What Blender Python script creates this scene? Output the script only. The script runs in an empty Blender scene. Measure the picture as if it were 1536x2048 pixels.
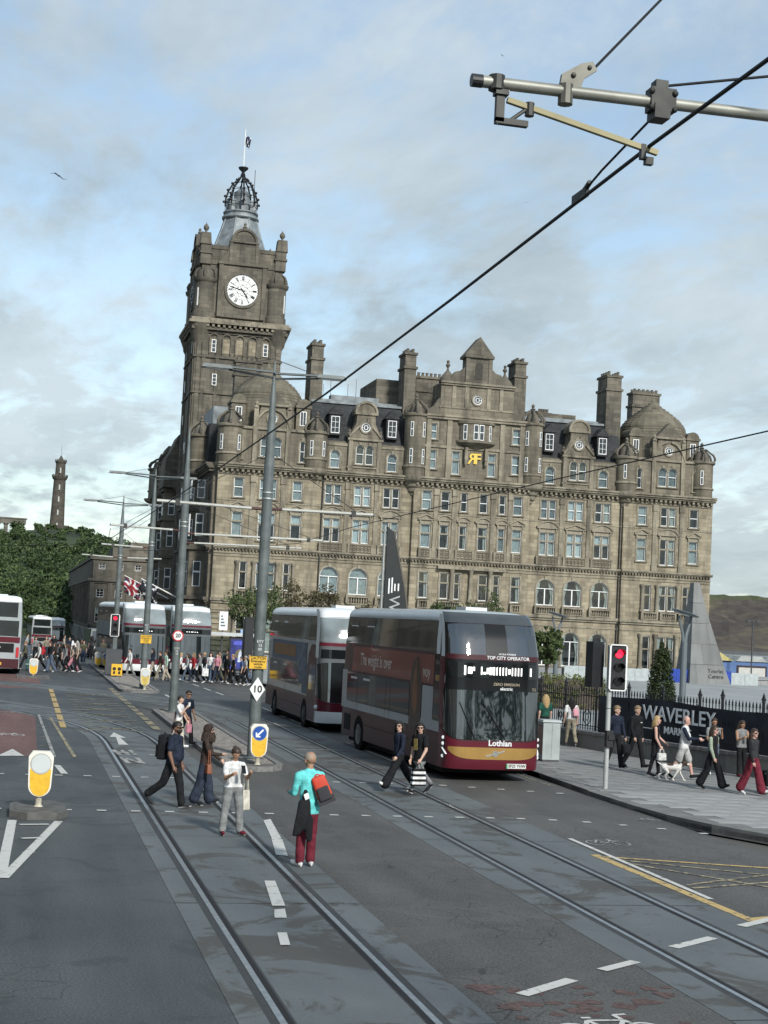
import bpy, bmesh, math, random
import numpy as np
from mathutils import Vector, Matrix, Euler, noise
R = math.radians
PI = math.pi
S = bpy.context.scene
COL = S.collection
rnd = random.Random(7)

# ---------------------------------------------------------------- camera
CAM_YAW, CAM_PITCH, CAM_ROLL, CAM_H = R(13.5), R(4.2), R(2.9), 3.9
a, p, r = CAM_YAW, CAM_PITCH, CAM_ROLL
r0 = Vector((math.cos(a), -math.sin(a), 0))
u0 = Vector((-math.sin(p)*math.sin(a), -math.sin(p)*math.cos(a), math.cos(p)))
fw = Vector((math.cos(p)*math.sin(a), math.cos(p)*math.cos(a), math.sin(p)))
rv = math.cos(r)*r0 + math.sin(r)*u0
uv = -math.sin(r)*r0 + math.cos(r)*u0
cam_d = bpy.data.cameras.new('camera')
cam = bpy.data.objects.new('camera', cam_d); COL.objects.link(cam)
cam.matrix_world = Matrix(((rv.x, uv.x, -fw.x, 0), (rv.y, uv.y, -fw.y, 0), (rv.z, uv.z, -fw.z, CAM_H), (0, 0, 0, 1)))
cam_d.sensor_fit = 'HORIZONTAL'; cam_d.sensor_width = 36.0
cam_d.lens = 36.0*3000/1536
cam_d.clip_start = 0.5; cam_d.clip_end = 12000
S.camera = cam

# ---------------------------------------------------------------- light
SUN_EL, SUN_AZ = R(33), R(167)          # azimuth clockwise from +Y (down the street)
w = bpy.data.worlds.new('World'); S.world = w; w.use_nodes = True
nt = w.node_tree; nt.nodes.clear()
N = nt.nodes.new; LK = nt.links.new
out = N('ShaderNodeOutputWorld'); bg = N('ShaderNodeBackground'); LK(bg.outputs[0], out.inputs[0])
sky = N('ShaderNodeTexSky'); sky.sky_type = 'NISHITA'; sky.sun_disc = False
sky.sun_elevation = SUN_EL; sky.sun_rotation = SUN_AZ
sky.air_density = 1.0; sky.dust_density = 0.35; sky.ozone_density = 1.0
tc = N('ShaderNodeTexCoord'); sep = N('ShaderNodeSeparateXYZ'); LK(tc.outputs['Generated'], sep.inputs[0])
def mth(op, a_, b_=None, clamp=False, tree=None):
    n = (tree or nt).nodes.new('ShaderNodeMath'); n.operation = op; n.use_clamp = clamp
    for i, v in enumerate((a_, b_)):
        if v is None: continue
        if isinstance(v, (int, float)): n.inputs[i].default_value = v
        else: (tree or nt).links.new(v, n.inputs[i])
    return n.outputs[0]
zc = mth('MAXIMUM', mth('ADD', sep.outputs[2], 0.16), 0.06)
cx = mth('DIVIDE', sep.outputs[0], zc); cy = mth('DIVIDE', sep.outputs[1], zc)
cmb = N('ShaderNodeCombineXYZ'); LK(cx, cmb.inputs[0]); LK(cy, cmb.inputs[1])
def fbm(vec, scale, detail, rough, dist=0.0, off=(0, 0, 0), scl=(1, 1, 1)):
    mp = N('ShaderNodeMapping'); mp.inputs['Location'].default_value = off; mp.inputs['Scale'].default_value = scl
    LK(vec, mp.inputs[0])
    n = N('ShaderNodeTexNoise'); n.inputs['Scale'].default_value = scale; n.inputs['Detail'].default_value = detail
    n.inputs['Roughness'].default_value = rough; n.inputs['Distortion'].default_value = dist
    LK(mp.outputs[0], n.inputs['Vector']); return n.outputs['Fac']
big = fbm(cmb.outputs[0], 0.7, 5, 0.55, 0.3, (3.1, 1.7, 0), (1, .7, 1))
fine = fbm(cmb.outputs[0], 3.6, 9, 0.64, 0.6, (8.3, 2.2, 0), (1.0, .5, 1))
flock = fbm(cmb.outputs[0], 9.0, 6, 0.6, 0.3, (1.3, 7.2, 0), (1.0, .6, 1))
cl = mth('ADD', mth('ADD', mth('MULTIPLY', big, 0.34), mth('MULTIPLY', fine, 0.38)), mth('MULTIPLY', flock, 0.28))
ramp = N('ShaderNodeValToRGB'); LK(cl, ramp.inputs[0])
e = ramp.color_ramp.elements
e[0].position = 0.425; e[0].color = (0, 0, 0, 1); e[1].position = 0.56; e[1].color = (1, 1, 1, 1)
shade = fbm(cmb.outputs[0], 1.5, 8, 0.62, 0.3, (-2.4, 6.6, 0), (1, .7, 1))
cr2 = N('ShaderNodeValToRGB'); LK(shade, cr2.inputs[0])
cr2.color_ramp.elements[0].position = .36; cr2.color_ramp.elements[0].color = (1.95, 2.36, 2.60, 1)
cr2.color_ramp.elements[1].position = .60; cr2.color_ramp.elements[1].color = (2.95, 3.38, 3.62, 1)
mix = N('ShaderNodeMix'); mix.data_type = 'RGBA'
SKYGAIN = N('ShaderNodeMix'); SKYGAIN.data_type = 'RGBA'; SKYGAIN.blend_type = 'MULTIPLY'; SKYGAIN.inputs[0].default_value = 1
LK(sky.outputs[0], SKYGAIN.inputs[6]); SKYGAIN.inputs[7].default_value = (.93, .93, .87, 1)
# thin veil over all the blue, thicker clouds where the noise is dense, closing towards the horizon
hz = mth('SUBTRACT', 1.0, mth('MULTIPLY', sep.outputs[2], 3.2), True)
veil = mth('ADD', mth('ADD', mth('MULTIPLY', ramp.outputs[0], 0.62), 0.24), mth('MULTIPLY', hz, 0.45), True)
veil = mth('MINIMUM', veil, 0.93)
LK(veil, mix.inputs[0]); LK(SKYGAIN.outputs[2], mix.inputs[6]); LK(cr2.outputs[0], mix.inputs[7])
LK(mix.outputs[2], bg.inputs[0]); bg.inputs[1].default_value = 0.10

sd = bpy.data.lights.new('sun', 'SUN'); sd.energy = 2.0; sd.angle = R(6.0); sd.color = (1.0, 0.96, 0.90)
sun = bpy.data.objects.new('sun', sd); COL.objects.link(sun)
sdir = Vector((math.sin(SUN_AZ)*math.cos(SUN_EL), math.cos(SUN_AZ)*math.cos(SUN_EL), math.sin(SUN_EL)))
sun.rotation_euler = (-sdir).to_track_quat('-Z', 'Y').to_euler()
sun.location = sdir*50 + Vector((0, 0, 60))
vs = S.view_settings; vs.view_transform = 'Standard'; vs.look = 'None'; vs.exposure = 1.1; vs.gamma = 1.0; vs.use_curve_mapping = False

# ---------------------------------------------------------------- materials
MATS = {}
def srgb(r_, g_, b_):
    f = lambda c: (c/255/12.92) if c/255 <= .04045 else ((c/255+.055)/1.055)**2.4
    return (f(r_), f(g_), f(b_))
def newmat(name):
    m = bpy.data.materials.new(name); m.use_nodes = True
    t = m.node_tree; b = t.nodes['Principled BSDF']
    return m, t, b
def M(name, col=(.5, .5, .5), rough=.6, metal=0.0, var=.12, vscale=3.0, spec=.4, bump=0.0, bscale=40, emit=None, coat=0.0, alpha=1.0):
    """plain surface: base colour with soft procedural mottling and optional fine relief"""
    if name in MATS: return MATS[name]
    m, t, b = newmat(name)
    b.inputs['Roughness'].default_value = rough; b.inputs['Metallic'].default_value = metal
    b.inputs['Specular IOR Level'].default_value = spec; b.inputs['Coat Weight'].default_value = coat
    b.inputs['Base Color'].default_value = (*col, 1)
    if var > 0:
        co = t.nodes.new('ShaderNodeTexCoord'); n = t.nodes.new('ShaderNodeTexNoise')
        n.inputs['Scale'].default_value = vscale; n.inputs['Detail'].default_value = 5
        t.links.new(co.outputs['Object'], n.inputs['Vector'])
        cr = t.nodes.new('ShaderNodeValToRGB')
        cr.color_ramp.elements[0].position = .3; cr.color_ramp.elements[1].position = .7
        cr.color_ramp.elements[0].color = (*[c*(1-var) for c in col], 1)
        cr.color_ramp.elements[1].color = (*[min(1, c*(1+var)) for c in col], 1)
        t.links.new(n.outputs['Fac'], cr.inputs[0]); t.links.new(cr.outputs[0], b.inputs['Base Color'])
    if bump > 0:
        co = t.nodes.new('ShaderNodeTexCoord'); n = t.nodes.new('ShaderNodeTexNoise')
        n.inputs['Scale'].default_value = bscale; n.inputs['Detail'].default_value = 4
        t.links.new(co.outputs['Object'], n.inputs['Vector'])
        bp = t.nodes.new('ShaderNodeBump'); bp.inputs['Strength'].default_value = bump; bp.inputs['Distance'].default_value = .02
        t.links.new(n.outputs['Fac'], bp.inputs['Height']); t.links.new(bp.outputs[0], b.inputs['Normal'])
    if emit:
        b.inputs['Emission Color'].default_value = (*emit[:3], 1); b.inputs['Emission Strength'].default_value = emit[3]
    MATS[name] = m
    return m
def glass(name, tint=(.75, .8, .8), rough=.02, ior=1.5, gain=1.0):
    """window glass: see-through sheet with a Fresnel reflection"""
    if name in MATS: return MATS[name]
    m, t, b = newmat(name); t.nodes.remove(b)
    o = t.nodes['Material Output']
    tr = t.nodes.new('ShaderNodeBsdfTransparent'); tr.inputs[0].default_value = (*tint, 1)
    gl = t.nodes.new('ShaderNodeBsdfGlossy'); gl.inputs['Roughness'].default_value = rough
    fr = t.nodes.new('ShaderNodeFresnel'); fr.inputs[0].default_value = ior
    f = mth('MULTIPLY', fr.outputs[0], gain, True, t)
    mx = t.nodes.new('ShaderNodeMixShader'); t.links.new(f, mx.inputs[0])
    t.links.new(tr.outputs[0], mx.inputs[1]); t.links.new(gl.outputs[0], mx.inputs[2]); t.links.new(mx.outputs[0], o.inputs[0])
    MATS[name] = m
    return m

def stone(name, c0, c1, soot, block=(.95, .42), joint=.55, sootamt=.5, bump=.35, streak=1.0):
    """ashlar sandstone: block to block colour, recessed joints, soot streaks; object coordinates, u = x + y"""
    m, t, b = newmat(name); n_ = t.nodes.new; l = t.links.new
    b.inputs['Roughness'].default_value = .88; b.inputs['Specular IOR Level'].default_value = .2
    co = n_('ShaderNodeTexCoord'); sp = n_('ShaderNodeSeparateXYZ'); l(co.outputs['Object'], sp.inputs[0])
    u = mth('ADD', sp.outputs[0], sp.outputs[1], tree=t)
    cb = n_('ShaderNodeCombineXYZ'); l(u, cb.inputs[0]); l(sp.outputs[2], cb.inputs[1])
    br = n_('ShaderNodeTexBrick'); br.inputs['Scale'].default_value = 1.0
    br.inputs['Brick Width'].default_value = block[0]; br.inputs['Row Height'].default_value = block[1]
    br.inputs['Mortar Size'].default_value = .018; br.inputs['Mortar Smooth'].default_value = .4; br.inputs['Bias'].default_value = 0
    br.inputs['Color1'].default_value = (0, 0, 0, 1); br.inputs['Color2'].default_value = (1, 1, 1, 1); br.inputs['Mortar'].default_value = (.5, .5, .5, 1)
    l(cb.outputs[0], br.inputs['Vector'])
    n1 = n_('ShaderNodeTexNoise'); n1.inputs['Scale'].default_value = .35; n1.inputs['Detail'].default_value = 6; n1.inputs['Roughness'].default_value = .6
    l(co.outputs['Object'], n1.inputs['Vector'])
    f = mth('ADD', mth('MULTIPLY', br.outputs['Color'], .66, tree=t), mth('MULTIPLY', mth('SUBTRACT', n1.outputs[0], .5, tree=t), 1.9, tree=t), tree=t)
    f = mth('ADD', f, .17, True, t)
    mx = n_('ShaderNodeMix'); mx.data_type = 'RGBA'; l(f, mx.inputs[0]); mx.inputs[6].default_value = (*c0, 1); mx.inputs[7].default_value = (*c1, 1)
    # soot streaks, drawn out vertically
    mp = n_('ShaderNodeMapping'); mp.inputs['Scale'].default_value = (1.1, 1.1, .16); l(co.outputs['Object'], mp.inputs[0])
    n2 = n_('ShaderNodeTexNoise'); n2.inputs['Scale'].default_value = 1.0; n2.inputs['Detail'].default_value = 7; n2.inputs['Roughness'].default_value = .65
    l(mp.outputs[0], n2.inputs['Vector'])
    rp = n_('ShaderNodeValToRGB'); rp.color_ramp.elements[0].position = .46; rp.color_ramp.elements[1].position = .72
    l(n2.outputs[0], rp.inputs[0])
    sf = mth('MULTIPLY', rp.outputs[0], sootamt*streak, True, t)
    mx2 = n_('ShaderNodeMix'); mx2.data_type = 'RGBA'; l(sf, mx2.inputs[0]); l(mx.outputs[2], mx2.inputs[6]); mx2.inputs[7].default_value = (*soot, 1)
    # joint lines
    mx3 = n_('ShaderNodeMix'); mx3.data_type = 'RGBA'; l(mth('MULTIPLY', br.outputs['Fac'], joint, True, t), mx3.inputs[0])
    l(mx2.outputs[2], mx3.inputs[6]); mx3.inputs[7].default_value = (*[c*.45 for c in c0], 1)
    l(mx3.outputs[2], b.inputs['Base Color'])
    n3 = n_('ShaderNodeTexNoise'); n3.inputs['Scale'].default_value = 9; n3.inputs['Detail'].default_value = 5; l(co.outputs['Object'], n3.inputs['Vector'])
    hgt = mth('SUBTRACT', n3.outputs[0], mth('MULTIPLY', br.outputs['Fac'], .8, tree=t), tree=t)
    bp = n_('ShaderNodeBump'); bp.inputs['Strength'].default_value = bump; bp.inputs['Distance'].default_value = .03
    l(hgt, bp.inputs['Height']); l(bp.outputs[0], b.inputs['Normal'])
    MATS[name] = m
    return m

# ---------------------------------------------------------------- mesh builder
class MB:
    def __init__(s): s.v = []; s.f = []; s.m = []
    def add(s, vs_, fs, mi=0):
        o = len(s.v); s.v.extend([tuple(q) for q in vs_])
        s.f.extend([tuple(i+o for i in f) for f in fs]); s.m.extend([mi]*len(fs)); return s
    def box(s, x0, x1, y0, y1, z0, z1, mi=0):
        return s.add([(x0, y0, z0), (x1, y0, z0), (x1, y1, z0), (x0, y1, z0), (x0, y0, z1), (x1, y0, z1), (x1, y1, z1), (x0, y1, z1)],
                     [(0, 3, 2, 1), (4, 5, 6, 7), (0, 1, 5, 4), (1, 2, 6, 5), (2, 3, 7, 6), (3, 0, 4, 7)], mi)
    def frus(s, c0, a0, b0, c1, a1, b1, mi=0):      # box with different top: centres and half sizes
        v = []
        for c, a_, b_ in ((c0, a0, b0), (c1, a1, b1)):
            v += [(c[0]-a_, c[1]-b_, c[2]), (c[0]+a_, c[1]-b_, c[2]), (c[0]+a_, c[1]+b_, c[2]), (c[0]-a_, c[1]+b_, c[2])]
        return s.add(v, [(0, 3, 2, 1), (4, 5, 6, 7), (0, 1, 5, 4), (1, 2, 6, 5), (2, 3, 7, 6), (3, 0, 4, 7)], mi)
    def quad(s, a_, b_, c_, d_, mi=0): return s.add([a_, b_, c_, d_], [(0, 1, 2, 3)], mi)
    def prism(s, poly, y0, y1, mi=0):               # poly in (x,z), extruded along y (counterclockwise seen from -y)
        n = len(poly)
        v = [(q[0], y0, q[1]) for q in poly] + [(q[0], y1, q[1]) for q in poly]
        fs = [tuple(range(n)), tuple(range(2*n-1, n-1, -1))] + [(i, i+n, (i+1) % n+n, (i+1) % n) for i in range(n)]
        return s.add(v, fs, mi)
    def slab(s, poly, z0, z1, mi=0):                # poly in (x,y) counterclockwise, extruded in z
        n = len(poly)
        v = [(q[0], q[1], z0) for q in poly] + [(q[0], q[1], z1) for q in poly]
        fs = [tuple(range(n-1, -1, -1)), tuple(range(n, 2*n))] + [(i, (i+1) % n, (i+1) % n+n, i+n) for i in range(n)]
        return s.add(v, fs, mi)
    def lathe(s, prof, c=(0, 0, 0), seg=16, a0=0.0, a1=2*PI, sx=1.0, sy=1.0, mi=0, cap=True):
        full = abs(a1-a0-2*PI) < 1e-6; n = seg if full else seg+1
        v = []; fs = []
        for (rr, z) in prof:
            for k in range(n):
                an = a0+(a1-a0)*k/seg; v.append((c[0]+rr*sx*math.cos(an), c[1]+rr*sy*math.sin(an), c[2]+z))
        for i in range(len(prof)-1):
            for k in range(seg):
                k2 = (k+1) % n
                fs.append((i*n+k, i*n+k2, (i+1)*n+k2, (i+1)*n+k))
        if cap and full:
            if prof[0][0] > 1e-4: fs.append(tuple(range(n-1, -1, -1)))
            if prof[-1][0] > 1e-4: fs.append(tuple((len(prof)-1)*n+k for k in range(n)))
        return s.add(v, fs, mi)
    def tube(s, pts, rad, seg=8, mi=0, cap=True, sx=1.0):
        pts = [Vector(q) for q in pts]; n = len(pts); v = []; fs = []
        rads = rad if isinstance(rad, (list, tuple)) else [rad]*n
        prev = None
        for i, q in enumerate(pts):
            d = (pts[min(i+1, n-1)]-pts[max(i-1, 0)]).normalized()
            if prev is None:
                ref = Vector((0, 0, 1)) if abs(d.z) < .9 else Vector((1, 0, 0))
                ux = d.cross(ref).normalized()
            else:
                ux = (prev-d*prev.dot(d)).normalized()
            uy = d.cross(ux); prev = ux
            for k in range(seg):
                an = 2*PI*k/seg+PI/seg
                v.append(q+ux*rads[i]*sx*math.cos(an)+uy*rads[i]*math.sin(an))
        for i in range(n-1):
            for k in range(seg):
                k2 = (k+1) % seg; fs.append((i*seg+k, i*seg+k2, (i+1)*seg+k2, (i+1)*seg+k))
        if cap:
            fs.append(tuple(range(seg-1, -1, -1))); fs.append(tuple((n-1)*seg+k for k in range(seg)))
        return s.add(v, fs, mi)
    def ball(s, c, rx, ry=None, rz=None, seg=12, ring=8, mi=0):
        ry = ry or rx; rz = rz or rx
        return s.lathe([(math.sin(PI*i/ring)*1.0 if 0 < i < ring else 0.0, -math.cos(PI*i/ring)*rz) for i in range(ring+1)], c, seg, sx=rx, sy=ry, mi=mi, cap=False)
    def mesh(s, name, mats, smooth=False, fixn=True):
        me = bpy.data.meshes.new(name); me.from_pydata(s.v, [], s.f)
        ml = mats if isinstance(mats, (list, tuple)) else [mats]
        for q in ml: me.materials.append(q)
        if len(ml) > 1: me.polygons.foreach_set('material_index', s.m)
        if fixn:
            bm = bmesh.new(); bm.from_mesh(me)
            bmesh.ops.remove_doubles(bm, verts=bm.verts, dist=1e-5)
            bmesh.ops.recalc_face_normals(bm, faces=bm.faces); bm.to_mesh(me); bm.free()
        if smooth:
            me.polygons.foreach_set('use_smooth', [True]*len(me.polygons))
            try: me.set_sharp_from_angle(angle=R(38))
            except Exception: pass
        me.update(); return me
    def build(s, name, mats, parent=None, loc=(0, 0, 0), rot=0, smooth=False, fixn=True):
        return put(name, s.mesh(name, mats, smooth, fixn), parent, loc, rot)
def put(name, me, parent=None, loc=(0, 0, 0), rot=0):
    o = bpy.data.objects.new(name, me); COL.objects.link(o)
    o.location = loc; o.rotation_euler = rot if isinstance(rot, (tuple, list, Euler)) else (0, 0, rot)
    if parent: o.parent = parent
    return o
def tag(o, label, cat, group=None):
    o['label'] = label; o['category'] = cat
    if group: o['group'] = group
    return o
def thing(name, label, cat, loc=(0, 0, 0), rot=0, group=None):
    o = put(name, None, None, loc, rot); o.empty_display_size = .3
    return tag(o, label, cat, group)
def struct(o): o['kind'] = 'structure'; return o
def stuff(o): o['kind'] = 'stuff'; return o
def kids(o): return [c for c in bpy.data.objects if c.parent == o]
def text(name, s, size, mat, parent, loc, rot=(PI/2, 0, 0), align='CENTER', ext=.004, sx=1.0, bold=0.0, shear=0.0, space=1.0):
    cu = bpy.data.curves.new(name, 'FONT'); cu.body = s; cu.size = size; cu.align_x = align; cu.align_y = 'CENTER'
    cu.extrude = ext; cu.offset = bold; cu.shear = shear; cu.resolution_u = 3; cu.space_character = space
    ob = bpy.data.objects.new(name, cu); COL.objects.link(ob)
    dg = bpy.context.evaluated_depsgraph_get()
    me = bpy.data.meshes.new_from_object(ob.evaluated_get(dg)); bpy.data.objects.remove(ob)
    me.name = name; me.materials.clear(); me.materials.append(mat)
    o = put(name, me, parent, loc, rot if len(rot) == 3 else rot); o.scale = (sx, 1, 1)
    return o
def arc(cx_, cz_, rr, a0, a1, n): return [(cx_+rr*math.cos(a0+(a1-a0)*i/n), cz_+rr*math.sin(a0+(a1-a0)*i/n)) for i in range(n+1)]
def zg(y):                                         # the street dips gently past the hotel corner
    t = min(1, max(0, (y-140)/90)); return -2.3*t*t*(3-2*t)

white_paint = M('white_paint', (.72, .73, .72), .45, var=.06)
black_paint = M('black_paint', (.018, .02, .022), .45, var=.15)
dark_grey = M('dark_grey_metal', (.06, .065, .07), .5, var=.1)
steel = M('galvanised_steel', (.36, .38, .37), .42, .55, .12, 6)
# ================================================================ ground, road, pavements
def asphalt(name, c0, c1, stain, spk=.5, scale=1.0, gloss=.75, crack=.6):
    m, t, b = newmat(name); n_ = t.nodes.new; l = t.links.new
    co = n_('ShaderNodeTexCoord')
    n1 = n_('ShaderNodeTexNoise'); n1.inputs['Scale'].default_value = .28*scale; n1.inputs['Detail'].default_value = 7; n1.inputs['Roughness'].default_value = .62; n1.inputs['Distortion'].default_value = .6
    l(co.outputs['Object'], n1.inputs['Vector'])
    mp = n_('ShaderNodeMapping'); mp.inputs['Scale'].default_value = (1.3, .12, 1); l(co.outputs['Object'], mp.inputs[0])
    n2 = n_('ShaderNodeTexNoise'); n2.inputs['Scale'].default_value = 1.2; n2.inputs['Detail'].default_value = 5; l(mp.outputs[0], n2.inputs['Vector'])
    n3 = n_('ShaderNodeTexNoise'); n3.inputs['Scale'].default_value = 34; n3.inputs['Detail'].default_value = 4; n3.inputs['Roughness'].default_value = .8; l(co.outputs['Object'], n3.inputs['Vector'])
    f = mth('ADD', mth('MULTIPLY', n1.outputs[0], .75, tree=t), mth('MULTIPLY', n2.outputs[0], .55, tree=t), tree=t)
    r1 = n_('ShaderNodeValToRGB'); l(f, r1.inputs[0])
    el = r1.color_ramp.elements; el[0].position = .50; el[0].color = (*c0, 1); el[1].position = .80; el[1].color = (*c1, 1)
    q = el.new(.66); q.color = (*[(x+y)/2 for x, y in zip(c0, c1)], 1)
    sp = n_('ShaderNodeValToRGB'); l(n3.outputs[0], sp.inputs[0]); sp.color_ramp.elements[0].position = .35; sp.color_ramp.elements[1].position = .72
    sp.color_ramp.elements[0].color = (1-spk*.55,)*3+(1,); sp.color_ramp.elements[1].color = (1+spk,)*3+(1,)
    mx = n_('ShaderNodeMix'); mx.data_type = 'RGBA'; mx.blend_type = 'MULTIPLY'; mx.inputs[0].default_value = 1
    l(r1.outputs[0], mx.inputs[6]); l(sp.outputs[0], mx.inputs[7])
    n4 = n_('ShaderNodeTexNoise'); n4.inputs['Scale'].default_value = .55; n4.inputs['Detail'].default_value = 8; n4.inputs['Roughness'].default_value = .7; n4.inputs['Distortion'].default_value = 1.2
    mp4 = n_('ShaderNodeMapping'); mp4.inputs['Location'].default_value = (5, 9, 0); l(co.outputs['Object'], mp4.inputs[0]); l(mp4.outputs[0], n4.inputs['Vector'])
    r4 = n_('ShaderNodeValToRGB'); l(n4.outputs[0], r4.inputs[0]); r4.color_ramp.elements[0].position = .53; r4.color_ramp.elements[1].position = .57
    mx2 = n_('ShaderNodeMix'); mx2.data_type = 'RGBA'; l(mth('MULTIPLY', r4.outputs[0], stain[3], tree=t), mx2.inputs[0]); l(mx.outputs[2], mx2.inputs[6]); mx2.inputs[7].default_value = (*stain[:3], 1)
    vo = n_('ShaderNodeTexVoronoi'); vo.feature = 'DISTANCE_TO_EDGE'; vo.inputs['Scale'].default_value = 1.7
    ds = n_('ShaderNodeMix'); ds.data_type = 'VECTOR'; ds.inputs[0].default_value = .06; l(co.outputs['Object'], ds.inputs[4]); l(n3.outputs['Color'], ds.inputs[5])
    n5 = n_('ShaderNodeTexNoise'); n5.inputs['Scale'].default_value = 3.0; n5.inputs['Detail'].default_value = 6; l(co.outputs['Object'], n5.inputs['Vector'])
    ad = n_('ShaderNodeVectorMath'); ad.operation = 'MULTIPLY_ADD'; l(n5.outputs['Color'], ad.inputs[0]); ad.inputs[1].default_value = (.35, .35, 0); l(co.outputs['Object'], ad.inputs[2]); l(ad.outputs[0], vo.inputs['Vector'])
    cm = n_('ShaderNodeTexNoise'); cm.inputs['Scale'].default_value = .22; cm.inputs['Detail'].default_value = 3; l(mp4.outputs[0], cm.inputs['Vector'])
    ck_ = mth('MULTIPLY', mth('LESS_THAN', vo.outputs[0], .012, tree=t), mth('GREATER_THAN', cm.outputs[0], .55, tree=t), tree=t)
    mx5 = n_('ShaderNodeMix'); mx5.data_type = 'RGBA'; l(mth('MULTIPLY', ck_, crack, tree=t), mx5.inputs[0]); l(mx2.outputs[2], mx5.inputs[6]); mx5.inputs[7].default_value = (.015, .015, .016, 1)
    l(mx5.outputs[2], b.inputs['Base Color'])
    b.inputs['Roughness'].default_value = gloss; b.inputs['Specular IOR Level'].default_value = .35
    bp = n_('ShaderNodeBump'); bp.inputs['Strength'].default_value = .35; bp.inputs['Distance'].default_value = .006; l(n3.outputs[0], bp.inputs['Height']); l(bp.outputs[0], b.inputs['Normal'])
    MATS[name] = m; return m
asph_dark = asphalt('asphalt_blue_grey', (.045, .052, .055), (.074, .081, .084), (.036, .040, .042, .5), .9)
asph_warm = asphalt('asphalt_worn_brown', (.056, .056, .053), (.088, .087, .082), (.105, .101, .094, .35), 1.1)
concrete = asphalt('track_concrete', (.090, .104, .108), (.120, .135, .139), (.062, .057, .050, .85), .2, 1.6, .7, 0)
red_asph = asphalt('red_cycle_surface', (.110, .056, .049), (.155, .085, .075), (.085, .05, .045, .5), .6)
red_worn = M('worn_red_surface', (.088, .055, .050), .85, var=.45, vscale=14)
paving = M('paving_slab', (.20, .205, .20), .85, var=.22, vscale=1.4, bump=.3, bscale=60)
paving2 = M('paving_slab_pale', (.27, .275, .27), .85, var=.2, vscale=1.2, bump=.3, bscale=60)
granite = M('granite_kerb', (.17, .17, .165), .8, var=.3, vscale=9, bump=.3)
setts_m = M('granite_setts', (.19, .18, .165), .85, var=.4, vscale=6, bump=.4)
rail_m = M('rail_steel', (.36, .38, .39), .36, .8, .2, 8)
groove_m = M('rail_groove', (.008, .008, .009), .8, var=0)
rubber_m = M('rail_rubber', (.035, .037, .038), .7, var=.2, vscale=9)
def marking_mat(name, col, wear):
    m, t, b = newmat(name); n_ = t.nodes.new; l = t.links.new
    co = n_('ShaderNodeTexCoord'); n = n_('ShaderNodeTexNoise'); n.inputs['Scale'].default_value = 5.5; n.inputs['Detail'].default_value = 9; n.inputs['Roughness'].default_value = .75
    l(co.outputs['Object'], n.inputs['Vector'])
    r_ = n_('ShaderNodeValToRGB'); l(n.outputs[0], r_.inputs[0])
    r_.color_ramp.elements[0].position = wear-.03; r_.color_ramp.elements[0].color = (.075, .073, .07, 1)
    r_.color_ramp.elements[1].position = wear+.06; r_.color_ramp.elements[1].color = (*col, 1)
    l(r_.outputs[0], b.inputs['Base Color']); b.inputs['Roughness'].default_value = .75
    MATS[name] = m; return m
mk_white = marking_mat('road_paint_white', (.50, .50, .47), .38)
mk_worn = marking_mat('road_paint_worn', (.36, .36, .34), .47)
mk_yellow = marking_mat('road_paint_yellow', (.46, .33, .13), .42)
mk_yworn = marking_mat('road_paint_yellow_worn', (.36, .31, .18), .49)

def strip(x0, x1, ys, z):                          # sheet that follows the street's dip
    mb = MB()
    for i in range(len(ys)-1):
        mb.quad((x0, ys[i], zg(ys[i])+z), (x1, ys[i], zg(ys[i])+z), (x1, ys[i+1], zg(ys[i+1])+z), (x0, ys[i+1], zg(ys[i+1])+z))
    return mb
YS = [-40, 0, 40, 80, 120, 140] + list(range(146, 240, 6)) + [260, 300, 360, 460]
mb = MB()
XS = [-5000, -600, -60, 0, 60, 120, 600, 5000]; YG = [-600] + YS + [700, 1500, 6000]
for i in range(len(YG)-1):
    for k in range(len(XS)-1):
        q = [(XS[k], YG[i]), (XS[k+1], YG[i]), (XS[k+1], YG[i+1]), (XS[k], YG[i+1])]
        mb.quad(*[(x, y, zg(y)-.12) for x, y in q])
struct(mb.build('ground', M('city_ground', (.085, .085, .078), .9, var=.3, vscale=.02)))
road = struct(strip(-17, 13.62, YS, 0).build('road', asph_dark))
mid = strip(4.88, 7.38, [-40, 20, 37, 62], .004).build('lane_surface', asph_warm, road)
strip(10.28, 13.62, [-40, 40, 90, 140], .004).build('lane_surface', asph_warm, road)
MB().add([(-9, 40, .005), (.75, 40, .005), (.88, 56.6, .005), (-9, 57.2, .005)], [(0, 1, 2, 3)]).build('cycle_box', red_asph, road)
MB().add([(-12, 72, .005), (1.5, 72, .005), (1.2, 86, .005), (-12, 86, .005)], [(0, 1, 2, 3)]).build('cycle_box', red_asph, road)

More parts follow.
